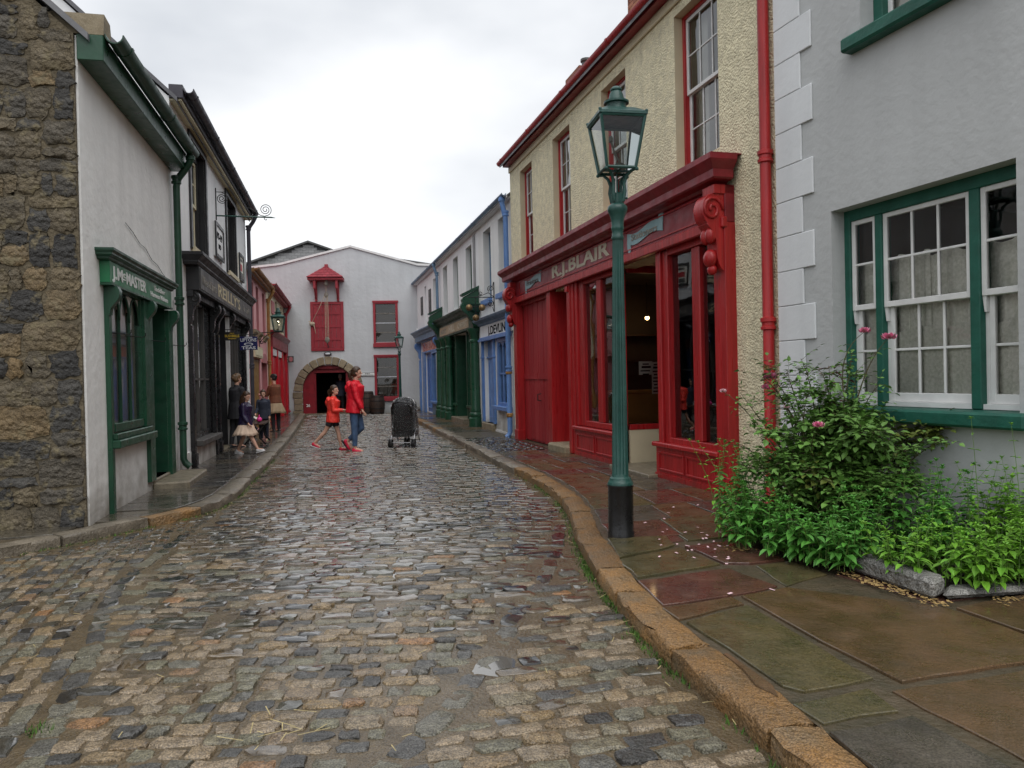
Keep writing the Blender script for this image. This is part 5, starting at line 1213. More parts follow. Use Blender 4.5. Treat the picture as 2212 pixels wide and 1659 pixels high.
# double doors
DD = Bx(-8.19, -6.18, .06, .2, 2.94, 3.055).build('door_head', 'red', YH)
for k, (a, c) in enumerate(((-8.19, -7.2), (-7.19, -6.2))):
    D = Bx(a, c, .14, .18, .1, 2.94).build('door', 'red_old', YH); n = 6
    for j in range(n): Bx(a + (c - a) * j / n + .004, a + (c - a) * (j + 1) / n - .004, .125 - .004 * (j % 2), .14, .1 + (.05 * random.random()), 2.94).build('plank', 'red_old', D)
    Bx(a + .02, c - .02, .105, .126, 1.38, 1.5).build('ledge', 'red_old', D)
MB().tube([(-7.05, .12, .95), (-7.05, .05, .96), (-7.05, .05, 1.08), (-7.05, .12, 1.09)], .012, 6).build('door_handle', 'iron', YH)
vert(-6.18, -5.95, .08, 3.06, -.02, .6); 
# panelled door in its recess
D = Bx(-5.95, -5.05, .42, .47, .22, 2.3).build('door', 'red', YH); b = MB()
for (p, q) in ((.35, .85), (1.0, 1.35), (1.45, 2.2)): panel_frame(b, -5.88, -5.54, p, q, .42, .03, .02); panel_frame(b, -5.46, -5.12, p, q, .42, .03, .02)
b.build('panel', 'red', D); MB().ball((-5.14, .38, 1.12), .03).build('door_knob', 'bronze', D); MB().tube([(-5.5, .4, 1.75), (-5.5, .36, 1.72), (-5.5, .37, 1.6)], .014, 6).build('knocker', 'iron', D)
Bx(-5.95, -5.05, .4, .5, 2.3, 2.38).build('transom', 'red', YH); pane(YH, -5.95, -5.05, 2.38, 3.0, .45, name='fanlight')
Bx(-5.97, -5.03, -.12, .45, .05, .22).build('doorstep', 'sandstone', YH, bevel=.03)
# left display window
b = MB().box(-5.05, -4.9, -.02, .5, .1, 3.06).box(-4.9, -4.78, .0, .2, .1, 3.06).box(-4.76, -4.66, .02, .2, .6, 3.06).box(-4.64, -4.42, .05, .2, .6, 3.06); b.build('pilaster', 'red', YH, bevel=.008)
MB().box(-5.06, -4.94, -.05, -.0, 2.88, 2.98).build('capital', 'red', YH, bevel=.006)
wl = MB().box(-4.42, -3.0, .05, .17, .60, .69).box(-4.42, -3.0, .05, .17, 2.94, 3.05).box(-3.1, -2.98, .05, .17, .69, 2.94).build('window', 'red', YH, bevel=.006)
Bx(-3.88, -3.70, .06, .15, .69, 2.94).build('mullion', 'red', wl, bevel=.01); pane(wl, -4.42, -3.88, .69, 2.94, .11); pane(wl, -3.70, -3.1, .69, 2.94, .112)
def riser(x0, x1, z0, z1, n=2):
    b = MB().box(x0, x1, .0, YW + .05, z0, z1); w_ = (x1 - x0 - .1) / n
    for k in range(n): panel_frame(b, x0 + .05 + k * w_ + .03, x0 + .05 + (k + 1) * w_ - .03, z0 + .1, z1 - .06, .0, .025, .016)
    o = b.build('stall_riser', 'red', YH, bevel=.004); Bx(x0 - .04, x1 + .02, -.05, .1, z1 + .001, z1 + .06).build('sill', 'red', o, bevel=.012); Bx(x0 - .01, x1 + .01, -.015, .05, z0 - .02, z0 + .06).build('plinth', 'red', o)
riser(-4.78, -2.98, .1, .53); riser(-1.74, -.18, .1, .5)
# lobby: return window square to the street, back door, soffit
lw = MB().box(-3.06, -2.98, .2, 1.5, .62, .7).box(-3.06, -2.98, .2, 1.5, 2.94, 3.04).box(-3.06, -2.98, 1.42, 1.5, .7, 2.94).build('window', 'red', YH, bevel=.005)
MB().add([(-3.02, .2, .7), (-3.02, 1.42, .7), (-3.02, 1.42, 2.94), (-3.02, .2, 2.94)], [(0, 1, 2, 3)]).build('pane', 'glass', lw, recalc=False)
Bx(-3.05, -2.99, .2, 1.5, .1, .62).build('stall_riser', 'cream_smooth', YH)
D = Bx(-2.98, -1.7, 1.5, 1.56, .14, 2.5).build('door', 'wood_dark', YH); Bx(-2.98, -1.7, 1.5, 1.56, 2.5, 3.02).build('transom_panel', 'wood_dark', YH); Bx(-3.05, -1.62, .02, 1.6, 3.02, 3.05).build('lobby_soffit', 'red_dark', YH)
Bx(-2.98, -1.68, -.15, 1.5, .05, .135).build('doorstep', 'step_stone', YH, bevel=.01)
Bx(-1.7, -1.64, .2, 1.5, .1, 3.02).build('lobby_wall', 'red', YH)
# right display window
b = MB().box(-1.66, -1.54, .0, .2, .5, 3.06).box(-1.53, -1.40, .03, .2, .56, 3.0).build('pilaster', 'red', YH, bevel=.008)
wr = MB().box(-1.40, -.17, .03, .17, .55, .63).box(-1.40, -.17, .03, .17, 2.93, 3.05).box(-.26, -.17, .02, .17, .63, 2.93).build('window', 'red', YH, bevel=.006)
Bx(-.82, -.64, .05, .16, .63, 2.93).build('mullion', 'red', wr, bevel=.012); pane(wr, -1.40, -.82, .63, 2.93, .11); pane(wr, -.64, -.26, .63, 2.93, .108)
# things seen inside, in the left shop room
sh = frame_empty('counter', YE_O, YE_D, -4.86, 1.4, ); sh.rotation_euler.z += math.pi / 2; sh.location.z = .55; tag(sh, 'orange brown wooden counter inside the stationer shop', 'counter')
b = MB().box(-1.0, .85, -.42, -.01, 0, .57).box(-1.0, .85, -.45, -.01, .57, .62); b.build('body', 'counter', sh, bevel=.01)
sv = frame_empty('shelf_unit', YE_O, YE_D, -4.87, 1.4); sv.rotation_euler.z += math.pi / 2; sv.location.z = .6; tag(sv, 'wooden shelves against the back wall of the stationer shop', 'shelves'); b = MB()
for z in (.8, 1.06, 1.5): b.box(-.9, .9, -.2, .0, z, z + .03)
b.build('shelf', 'wood_dark', sv)
def sheet(x, y, z, w, h, label, ang=0, rz=0):
    o = frame_empty('printed_bill', YE_O, YE_D, x, y); o.location.z = z; o.rotation_euler.z += rz; tag(o, label, 'paper')
    Bx(-w / 2, w / 2, -.003, .003, 0, h).build('sheet', 'paper', o); b = MB()
    for k in range(int(h / .05)): b.box(-w * .38 * (.6 + .4 * ((k * 7) % 3) / 2), w * .38 * (.6 + .4 * ((k * 5) % 3) / 2), -.006, -.003, h - .05 - k * .05, h - .032 - k * .05 + .012 * (k == 1))
    b.build('printed_line', 'lettering_black', o); return o
rp = math.pi / 2   # bills hang on the return window, facing the lobby
sheet(-3.035, .49, 1.43, .22, .2, 'wide printed bill hanging behind the lobby window', rz=rp); sheet(-3.04, .65, 1.14, .12, .48, 'long narrow printed bill hanging behind the lobby window', rz=rp)
tr = frame_empty('display_papers', YE_O, YE_D, -3.45, .8); tr.location.z = .62; tag(tr, 'loose papers and a small box lying in the shop window display', 'papers')
b = MB(); r2 = random.Random(8); Bx(-.9, .38, -.5, .75, -.02, .0).build('display_board', 'flag_grey', tr)
for k in range(7): b.add([(r2.uniform(-.6, .2) + dx, r2.uniform(-.4, .6) * 0 + -.3 + k * .13 + dy, .012 + k * .002) for dx, dy in ((0, 0), (.2, .02), (.21, .14), (.01, .13))], [(0, 1, 2, 3)])
b.build('paper', 'paper', tr); Bx(.15, .3, .45, .6, .0, .2).build('box', 'black', tr)
lp = frame_empty('pendant_lamp', YE_O, YE_D, -4.3, 1.14); lp.location.z = 2.38; tag(lp, 'small glowing pendant bulb inside the stationer shop', 'lamp')
MB().ball((0, 0, 0), .035).build('bulb', 'bulb', lp, smooth=1); pl2 = bpy.data.lights.new('pendant_light', 'POINT'); pl2.energy = .7; pl2.color = (1, .68, .36); pl2.shadow_soft_size = .05; po = bpy.data.objects.new('light', pl2); COL.objects.link(po); po.parent = lp; po.location = (0, 0, -.06); MB().tube([(0, 0, .03), (0, 0, .6)], .006, 5).build('flex', 'iron', lp); MB().lathe([(.03, .02), (.03, .07)], (0, 0, 0), 8).build('lamp_holder', 'bronze', lp)

# ================================================================== WHITE HOUSE at the right
WH = frame_empty('corner_house', WH_O, WH_D); WH.location = Vector((WH_O[0] * .967, WH_O[1] * .967, .048)); WH.scale = (.967,) * 3; tag(WH, 'pale grey rendered house with white quoins and green window frames', 'house')
wall(WH, 'house_wall', 0.0, 5.2, -.05, 7.2, [(.71, 2.47, 1.1, 2.9), (1.09, 2.3, 4.38, 6.2), (3.4, 4.6, 1.1, 2.9)], .17, sides=7)
roof(WH, 0, 5.2, 7.2, 7, 3)
interior(WH, .4, 5, .5, 3.1, .3, 3.5, 'room_brown'); interior(WH, .4, 5, 3.4, 7, .3, 3.5, 'room_brown')
z = 4.5 + .345 * 6; k = 0
while z > -.2:
    w = .505 if k % 2 else .355
    Bx(-.015, w, -.022, -.0, max(z - .345 + .005, .0), z).build('quoin', 'quoin', WH, bevel=.006)
    z -= .345; k += 1
y = .15
f = MB().box(.66, .775, y, y + .12, 1.12, 2.92).box(1.06, 1.135, y, y + .12, 1.12, 2.8).box(1.975, 2.06, y, y + .12, 1.12, 2.8).box(2.42, 2.5, y, y + .12, 1.12, 2.92).box(.775, 2.42, y, y + .12, 2.80, 2.92)
BW = f.build('window', 'green_house', WH, bevel=.006)
def leaf(x0, x1, z0, z1, yy, cols, rows, brail=.05):
    s = MB(); sw = .042
    s.box(x0, x0 + sw, yy, yy + .035, z0, z1).box(x1 - sw, x1, yy, yy + .035, z0, z1).box(x0 + sw, x1 - sw, yy, yy + .035, z1 - sw, z1).box(x0 + sw, x1 - sw, yy, yy + .035, z0, z0 + brail)
    ww = (x1 - x0 - 2 * sw) / cols; hh = (z1 - z0 - sw - brail) / rows; bw = .022
    for i in range(1, cols): s.box(x0 + sw + ww * i - bw / 2, x0 + sw + ww * i + bw / 2, yy + .004, yy + .031, z0 + brail, z1 - sw)
    for j in range(1, rows):
        for i in range(cols): s.box(x0 + sw + ww * i + bw / 2 * (i > 0), x0 + sw + ww * (i + 1) - bw / 2 * (i < cols - 1), yy + .006, yy + .029, z0 + brail + hh * j - bw / 2, z0 + brail + hh * j + bw / 2)
    s.build('sash', 'white_paint', BW, bevel=.004)
    for i in range(cols):
        for j in range(rows):
            t = random.uniform(-.002, .002); X0, X1, Z0, Z1 = x0 + sw + ww * i, x0 + sw + ww * (i + 1), z0 + brail + hh * j, z0 + brail + hh * (j + 1)
            MB().add([(X0, yy + .017 + t, Z0), (X1, yy + .017 - t, Z0), (X1, yy + .017 + t, Z1), (X0, yy + .017 - t, Z1)], [(0, 1, 2, 3)]).build('pane', 'glass_house', BW, recalc=False)
for x0, x1, c in ((.775, 1.06, 1), (1.135, 1.975, 3), (2.06, 2.42, 1)):
    leaf(x0, x1, 1.98, 2.80, y + .02, c, 2); leaf(x0 + .03, x1, 1.16, 2.02, y + .06, c, 2, .075)
    Bx(x0, x0 + .03, y + .06, y + .1, 1.16, 1.98).build('jamb_strip', 'white_paint', BW)
    MB().prism([(x0 - .001, 1.98), (x0 + .03, 1.98), (x0 + .03, 1.86), (x0 + .015, 1.86)], 'y', y + .03, y + .058).build('sash_horn', 'white_paint', BW)
Bx(.66, 2.5, y + .02, y + .14, 1.12, 1.16).build('cill_rail', 'white_paint', BW)
Bx(.62, 2.6, -.14, y + .14, 1.0, 1.115).build('sill', 'green_house', BW, bevel=.018)
# lace curtains: gathered half curtains on a wire
def curtain(x0, x1, z0, z1, yy, amp, waves, mat):
    n = 60; b = MB(); vs = []
    for i in range(n + 1):
        t = i / n; x = x0 + (x1 - x0) * t; d = amp * (math.sin(t * waves * 6.28) + .4 * math.sin(t * waves * 15 + 1))
        for j in range(4): u = j / 3; vs.append((x + .01 * math.sin(t * 40) * (1 - u), yy + d * (1.1 - .4 * u), z0 + (z1 - z0) * u - (.02 * math.sin(t * waves * 3) if j == 3 else 0)))
    b.add(vs, [(i * 4 + j, (i + 1) * 4 + j, (i + 1) * 4 + j + 1, i * 4 + j + 1) for i in range(n) for j in range(3)])
    return b.build('curtain', mat, BW, smooth=1, recalc=False)
curtain(.72, 1.5, 1.15, 2.42, y + .15, .014, 6, 'curtain_lace'); curtain(1.45, 2.48, 1.15, 2.4, y + .15, .016, 7, 'curtain_lace')
curtain(.7, 2.48, 1.15, 1.78, y + .115, .01, 9, 'curtain_lace')
# upper window
Bx(.97, 2.45, -.12, .15, 4.22, 4.345).build('sill', 'green_house', WH, bevel=.02)
sash(WH, 1.09, 2.3, 4.36, 6.2, y, 3, 2, 'green_house', 'white_paint', .1, .022, .045, blind=('curtain', 1.)); sash(WH, 3.4, 4.6, 1.12, 2.9, y, 3, 2, 'green_house', 'white_paint', .1, .022, .045)
# ================================================================== STREET LAMPS
def lantern(parent, z, s=1., lit=False, rz=0., x=0., y=0.):
    """four-sided tapering lantern: z = height of its base plate"""
    Rm = Matrix.Translation((x, y, z)) @ Matrix.Rotation(rz, 4, 'Z') @ Matrix.Scale(s, 4)
    B_, T_, HH = .122, .185, .405
    q = lambda h, e, i: (h * (1, -1, -1, 1)[i], h * (1, 1, -1, -1)[i], e)
    b = MB()
    for i in range(4): b.tube([q(B_, 0, i), q(T_, HH, i)], .0135, 6)
    for h, e, r in ((B_, 0, .013), (T_, HH, .014)):
        for i in range(4): b.tube([q(h, e, i), q(h, e, (i + 1) % 4)], r, 6)
    b.box(-.03, .03, -.03, .03, -.02, .0).box(-B_, B_, -.008, .008, -.01, .006).box(-.008, .008, -B_, B_, -.01, .006)
    F_ = b.xf(Rm).build('lantern_frame', 'lamp_green', parent, smooth=40)
    for i in range(4):
        a, c = q(B_ - .004, .005, i), q(B_ - .004, .005, (i + 1) % 4); d, e = q(T_ - .004, HH - .005, (i + 1) % 4), q(T_ - .004, HH - .005, i)
        MB().add([a, c, d, e], [(0, 1, 2, 3)]).xf(Rm).build('pane', 'glass_lantern', F_, recalc=False)
    b = MB(); T2 = T_ + .018
    vs = []
    prof = [(T2, HH + .008), (T2, HH + .03), (.12, HH + .085), (.085, HH + .095)]
    for h, e in prof: vs += [q(h, e, i) for i in range(4)]
    b.add(vs, [(k * 4 + i, k * 4 + (i + 1) % 4, k * 4 + 4 + (i + 1) % 4, k * 4 + 4 + i) for k in range(3) for i in range(4)] + [(3, 2, 1, 0), (12, 13, 14, 15)])
    b.lathe([(.088, 0), (.08, .045), (.082, .055), (.105, .06), (.105, .075), (.07, .085), (.055, .14), (.042, .165), (.05, .17), (.05, .18), (.03, .2), (.0, .207)], (0, 0, HH + .09), 16)
    for sx in (-1, 1):
        for sy in (-1, 1): b.ball((sx * T2 * .96, sy * T2 * .96, HH + .035), .015, 6, 5)
    b.xf(Rm).build('lantern_roof', 'lamp_green', parent, smooth=35)
    b = MB(); b.tube([(0, 0, 0), (.02, 0, .08), (-.02, 0, .14), (-.035, 0, .2), (-.05, 0, .24)], .009, 6).lathe([(.018, 0), (.02, .03), (.012, .05)], (-.05, 0, .235), 8).ball((.03, .02, .03), (.055, .045, .045), 8, 6)
    b.xf(Rm).build('burner', 'pulley', parent, smooth=1)
    if lit: MB().ball((-.01, 0, .27), (.022, .022, .03), 8, 6).xf(Rm).build('flame', 'flame', parent, smooth=1); MB().lathe([(.06, .0), (.05, .03), (.02, .05)], (-.01, 0, .32), 10).xf(Rm).build('reflector', 'iron', parent, smooth=1)
def lamp_post(loc, label, s=1., rz=0.):
    o = empty('street_lamp', loc); tag(o, label, 'street lamp', 'street lamps'); o.scale = (s, s, s)
    fl = lambda r, z: (r, z, .13)
    MB().lathe([(.112, -.02), (.112, .03), (.106, .05), (.105, .41), (.109, .415), (.109, .43)], (0, 0, 0), 24).build('base', 'black_paint', o, smooth=40)
    b = MB(); b.lathe([(.108, .43), (.108, .445), (.1, .46), (.092, .47), (.09, .485), (.074, .5), (.07, .52)], (0, 0, 0), 24)
    b.lathe([(.068, .515), fl(.068, .53), fl(.064, .9), fl(.056, 1.6), fl(.047, 2.3), fl(.046, 2.46), (.044, 2.475)], (0, 0, 0), 64, fl_n=16)
    b.lathe([(.046, 2.47), (.052, 2.48), (.052, 2.5), (.047, 2.51), (.047, 2.55), (.053, 2.56), (.053, 2.575), (.05, 2.59), (.053, 2.64), (.07, 2.69), (.082, 2.71), (.084, 2.73), (.08, 2.75), (.06, 2.77), (.04, 2.78)], (0, 0, 0), 24)
    b.build('shaft', 'lamp_green', o, smooth=35)
    b = MB(); b.lathe([(.055, 2.775), (.058, 2.79), (.055, 2.85), (.045, 2.86)], (0, 0, 0), 8)
    for k in range(4):
        a = rz + math.pi / 4 + k * math.pi / 2; c, s_ = math.cos(a), math.sin(a)
        b.tube([(c * .05, s_ * .05, 2.79), (c * .07, s_ * .07, 2.87), (c * .062, s_ * .062, 2.93), (c * .085, s_ * .085, 2.99), (c * .13, s_ * .13, 3.03), (c * .18, s_ * .18, 3.035)], [.018, .016, .014, .014, .012, .01], 7)
        b.ball((c * .182, s_ * .182, 3.035), .016, 7, 5)
        b.tube([(c * .066, s_ * .066, 2.93), (c * .045, s_ * .045, 2.97), (c * .05, s_ * .05, 2.94)], .008, 5)
    b.tube([(0, 0, 2.85), (0, 0, 3.05)], .007, 6); b.tube([(.055, -.0, 2.82), (.085, -.0, 2.82)], .01, 6)
    b.build('frog', 'lamp_green', o, smooth=40)
    lantern(o, 3.05, 1., False, rz)
    return o
LP1 = lamp_post((.885, 6.27, .095), 'tall dark green fluted street lamp with black base in the foreground', 1., R(9)); LP1.rotation_euler = (0, R(.55), 0)
lamp_post((-4.25, 28.5, .1), 'distant green street lamp in front of the red windows of the white store', .84, R(5))
WL = frame_empty('wall_lamp', ML_O, ML_D, 15.3); tag(WL, 'lit green lantern on an iron bracket on the pink house', 'lamp'); WL.location.z = 2.94
b = MB(); b.tube([(0, 0, -.02), (0, -.72, -.01)], .014, 6).box(-.012, .012, -.02, .0, -.5, .03).tube([(0, -.01, -.3), (0, -.1, -.22), (0, -.22, -.1), (0, -.4, -.02)], .012, 6); b.tube(spiral((0, -.07, -.31), .05, 1.4, 2.6, (0, -1)), .009, 6)
b.build('bracket', 'iron', WL, smooth=40); lantern(WL, .02, 1., True, 0, 0, -.56)

# ---------------- pawnbroker's sign
PB = back(frame_empty('pawnbroker_sign', DV_O, DV_D, -1.3)); PB.location.z = 3.07; tag(PB, 'three bronze balls hanging from a scrolled iron bracket', 'sign')
b = MB(); b.box(-.012, .012, -.02, .0, .0, .72).tube([(0, 0, .35), (0, -.66, .35)], .012, 6)
b.tube([(0, -.01, .36), (0, -.15, .46), (0, -.3, .4), (0, -.45, .36)], .01, 6).tube(spiral((0, -.09, .56), .08, 1.6, -1., (0, -1)), .009, 6).tube(spiral((0, -.1, .2), .085, 1.6, 1., (0, -1)), .009, 6).tube(spiral((0, -.34, .44), .05, 1.4, -2., (0, -1)), .008, 6)
b.tube([(0, -.05, .6), (0, -.02, .72)], .008, 5).tube([(0, -.05, .12), (0, -.02, .0)], .008, 5); b.build('bracket', 'iron', PB, smooth=40)
b = MB(); b.tube([(0, -.47, .35), (0, -.47, -.05)], .009, 6).tube([(0, -.62, .12), (0, -.32, .12)], .009, 6); b.build('hanger', 'iron', PB)
for y, z in ((-.63, .1), (-.31, .1), (-.47, -.15)): MB().ball((0, y, z), .082, 16, 12).build('ball', 'bronze', PB, smooth=1)

# ---------------- bench and toy outside the pub
BN = frame_empty('bench', ML_O, ML_D, 9.35, -.55); BN.location.z = .08; tag(BN, 'dark wooden bench with curved iron legs outside the pub', 'bench')
for k in range(3): Bx(-.6, .6, -.2 + k * .135, -.2 + k * .135 + .12, .44, .48).build('slat', 'wood_dark', BN, bevel=.006)
for x in (-.5, .5):
    MB().tube([(x, -.18, .43), (x, -.08, .3), (x, -.1, .15), (x, -.22, .02)], .02, 6).tube([(x, .18, .43), (x, .08, .3), (x, .1, .15), (x, .22, .02)], .02, 6).tube([(x, -.09, .25), (x, .09, .25)], .016, 6).build('leg', 'iron', BN, smooth=1)
TY = frame_empty('pink_bag', ML_O, ML_D, 9.1, -.62); TY.location.z = .562; tag(TY, 'small bright pink bag on the dark bench', 'bag'); MB().ball((0, 0, .06), (.09, .06, .06)).tube([(-.05, 0, .1), (-.03, 0, .16), (.03, 0, .16), (.05, 0, .1)], .01, 5).build('body', 'pink_toy', TY, smooth=1)

# ---------------- pushchair under its rain cover (seen from behind)
PC = empty('pushchair', (-2.33, 16.0, .0), R(-6)); tag(PC, 'black pushchair under a clear crinkled rain cover on the wet setts', 'pushchair')
b = MB()
for s in (-1, 1):
    b.tube([(s * .25, -.18, .1), (s * .24, .05, .45), (s * .235, .2, .62)], .014, 7).tube([(s * .24, .42, .1), (s * .235, .1, .52), (s * .225, -.1, .8), (s * .21, -.18, .88)], .014, 7)
b.tube([(-.25, -.18, .1), (.25, -.18, .1)], .01, 6).tube([(-.24, .42, .12), (.24, .42, .12)], .01, 6); b.build('frame', 'pram_metal', PC, smooth=40)
MB().tube([(-.21, -.17, .72), (-.2, -.22, .84), (-.14, -.26, .94), (0, -.27, .97), (.14, -.26, .94), (.2, -.22, .84), (.21, -.17, .72)], .018, 8).build('handle', 'black_paint', PC, smooth=1)
b = MB(); vs = []; n = 14
for (z, hw, y0, y1) in ((.36, .17, -.06, .12), (.42, .2, -.1, .35), (.55, .21, -.13, .3), (.7, .215, -.16, .25), (.85, .22, -.18, .3), (.95, .2, -.14, .3), (1.01, .12, -.06, .2)):
    for k in range(n):
        a = 2 * math.pi * k / n; c, s = math.cos(a), math.sin(a); c = math.copysign(abs(c) ** .6, c); s = math.copysign(abs(s) ** .6, s); vs.append((hw * c, (y0 + y1) / 2 + (y1 - y0) / 2 * s, z))
b.add(vs, [(j * n + k, j * n + (k + 1) % n, j * n + n + (k + 1) % n, j * n + n + k) for j in range(6) for k in range(n)] + [tuple(range(n - 1, -1, -1)), tuple(6 * n + k for k in range(n))]); b.build('seat', 'pram_fabric', PC, smooth=1)
b = MB(); b.prism([(-.2, .22), (.2, .22), (.18, .36), (-.18, .36)], 'y', -.12, .25); b.build('basket', 'pram_fabric', PC, bevel=.02)
for x, y in ((-.27, -.18), (-.22, -.18), (.27, -.18), (.22, -.18), (-.07, .4), (.0, .4)):
    w = MB()
    for k in range(18):
        a0, a1 = 2 * math.pi * k / 18, 2 * math.pi * (k + 1) / 18
        w.prism([(.062 * math.cos(a0), .062 * math.sin(a0)), (.088 * math.cos(a0), .088 * math.sin(a0)), (.088 * math.cos(a1), .088 * math.sin(a1)), (.062 * math.cos(a1), .062 * math.sin(a1))], 'x', -.014, .014)
    W_ = w.build('wheel', 'tyre', PC, loc=(x, y, .09)); MB().prism([(.06 * math.cos(k * .7), .06 * math.sin(k * .7)) for k in range(9)], 'x', -.006, .006).build('hub', 'pram_metal', W_)
b = MB(); vs = []; n = 36; rows = [(.2, .275, -.22, .4), (.33, .275, -.22, .46), (.5, .27, -.215, .44), (.66, .27, -.21, .36), (.8, .27, -.22, .36), (.92, .25, -.215, .36), (1.0, .2, -.17, .3), (1.05, .12, -.07, .22), (1.07, .02, .03, .1)]
for j, (z, hw, y0, y1) in enumerate(rows):
    for k in range(n):
        a = 2 * math.pi * k / n; c, s = math.cos(a), math.sin(a); c = math.copysign(abs(c) ** .7, c); s = math.copysign(abs(s) ** .7, s); w = 1 + .05 * noise.noise(Vector((c * 4, s * 4, z * 7))) + .03 * noise.noise(Vector((c * 11, s * 11, z * 13)))
        vs.append((hw * c * w, (y0 + y1) / 2 + (y1 - y0) / 2 * s * w, z + .02 * noise.noise(Vector((a * 3, z, 5)))))
b.add(vs, [(j * n + k, j * n + (k + 1) % n, j * n + n + (k + 1) % n, j * n + n + k) for j in range(len(rows) - 1) for k in range(n)]); b.build('rain_cover', 'raincover', PC, smooth=1, recalc=False)

# ================================================================== PLANTS
def leaf_geo(b, p, d, nrm, ln, wd, fold=.25, curl=.25, mi=None):
    d = d.normalized(); s = d.cross(nrm).normalized(); n = s.cross(d)
    P = lambda t, w, h: p + d * (ln * t) + s * (wd * w) + n * (h * wd - curl * ln * t * t)
    b.add([P(0, 0, 0), P(.28, -.42, fold), P(.28, 0, 0), P(.28, .42, fold), P(.62, -.36, fold * .9), P(.62, 0, 0), P(.62, .36, fold * .9), P(1, 0, 0)],
          [(0, 2, 1), (0, 3, 2), (1, 2, 5, 4), (2, 3, 6, 5), (4, 5, 7), (5, 6, 7)])
def sprig_mesh(r, h, pairs, lmax, lean):
    b = MB(); st = MB(); path = []; a = r.uniform(0, 6.28)
    for k in range(6):
        t = k / 5; path.append(Vector((lean * h * t * t * math.cos(a), lean * h * t * t * math.sin(a), h * t)))
    st.tube(path, [.0032, .003, .0028, .0024, .002, .0012], 4); ang = r.uniform(0, 6.28)
    for k in range(pairs):
        t = .02 + .98 * (k + 1) / pairs; p = Vector((lean * h * t * t * math.cos(a), lean * h * t * t * math.sin(a), h * t)); ang += math.pi / 2 + r.gauss(0, .15)
        sz = lmax * (1 - .62 * max(0, t - .55) / .45) * (.75 + .25 * min(1, t * 3)) * r.uniform(.85, 1.15); el = -.25 + .95 * max(0, t - .35)
        for s in (0, math.pi):
            d = Vector((math.cos(ang + s), math.sin(ang + s), el + r.gauss(0, .12))); leaf_geo(b, p, d, Vector((0, 0, 1)), sz, sz * .56, .22, .22)
    if pairs:
        for s in range(4): d = Vector((math.cos(ang + s * 1.57 + .7), math.sin(ang + s * 1.57 + .7), 1.2)); leaf_geo(b, path[-1], d, Vector((0, 0, 1)), lmax * .4, lmax * .2, .3, .1)
    return st, b
def sprig(parent, r, x, y, z, h, pairs, lmax, lean, leafm, name='sprig'):
    st, b = sprig_mesh(r, h, pairs, lmax, lean); n = len(st.f); st.add(b.v, b.f)
    o = st.build(name, ['stem_green', leafm], parent, loc=(x, y, z), recalc=False)
    o.data.polygons.foreach_set('material_index', [0] * n + [1] * (len(st.f) - n)); return o
PP_ = random.Random(42)
def clump(cx, cy, rx, ry, z0, n, h0, h1, leafm, label, lmax=.07, lean=.45, name='mint_plant', grp='green plants in the border'):
    o = empty(name, (cx, cy, z0)); tag(o, label, 'plant', grp)
    for k in range(n):
        a = PP_.uniform(0, 6.28); q = math.sqrt(PP_.random()); h = PP_.uniform(h0, h1)
        sprig(o, PP_, rx * q * math.cos(a), ry * q * math.sin(a), 0, h, max(4, int(h / .046)), 1.35 * lmax * PP_.uniform(.85, 1.2), PP_.uniform(.1, lean), leafm)
    return o
clump(1.82, 5.72, .2, .22, .12, 26, .25, .55, 'leaf_mint', 'loose green plant leaning over the paving beside the red shopfront', .06)
clump(1.98, 5.32, .2, .2, .12, 26, .2, .42, 'leaf_mint', 'dark green mint clump at the left corner of the border')
clump(2.2, 5.05, .2, .17, .12, 28, .18, .42, 'leaf_mint', 'green mint clump left of the granite edging stone')
clump(2.42, 5.25, .22, .2, .12, 26, .3, .52, 'leaf_mint', 'tall mint clump between the rose bush and the granite edging', .065)
clump(2.46, 4.72, .17, .22, .14, 26, .2, .38, 'leaf_lime', 'bright lime green clump growing over the granite edging stone', .055)
clump(2.74, 4.54, .2, .22, .14, 30, .18, .4, 'leaf_lime', 'low bright green clump behind the corner of the granite edging', .06)
clump(3.04, 4.52, .2, .2, .14, 30, .18, .38, 'leaf_lime', 'bright green leafy clump near the right edge of the border', .065)
clump(3.34, 4.56, .22, .24, .14, 36, .25, .55, 'leaf_lime', 'rightmost bright green clump spilling over the border', .065)
clump(2.9, 5.2, .25, .2, .12, 34, .35, .68, 'leaf_mint', 'mid green clump below the green window sill', .06)
clump(3.28, 4.98, .2, .2, .12, 32, .4, .72, 'leaf_lime', 'green clump against the pale wall at the right of the border', .06)
clump(1.85, 6.15, .2, .3, .12, 34, .35, .8, 'leaf_mint', 'tall loose green stems in front of the red pilaster', .05, .5)
for (x, y, h, lab) in ((2.95, 4.75, 1.0, 'single tall thin stem with paired leaves in front of the pale wall'), (3.2, 4.72, .95, 'dark stemmed tall plant with sparse leaf pairs at the right edge'), (2.72, 4.9, .62, 'upright pale stem rising from the lime green clumps'), (1.62, 5.95, .8, 'thin pale green stem leaning towards the red shop panels')):
    o = empty('tall_stem_plant', (x, y, .12)); tag(o, lab, 'plant', 'tall stems in the border'); sprig(o, PP_, 0, 0, 0, h, int(h / .1), .062, .08 if x > 2 else .35, 'leaf_lime', 'stem'); sprig(o, PP_, .03, .03, 0, h * .55, 5, .05, .25, 'leaf_lime', 'stem')
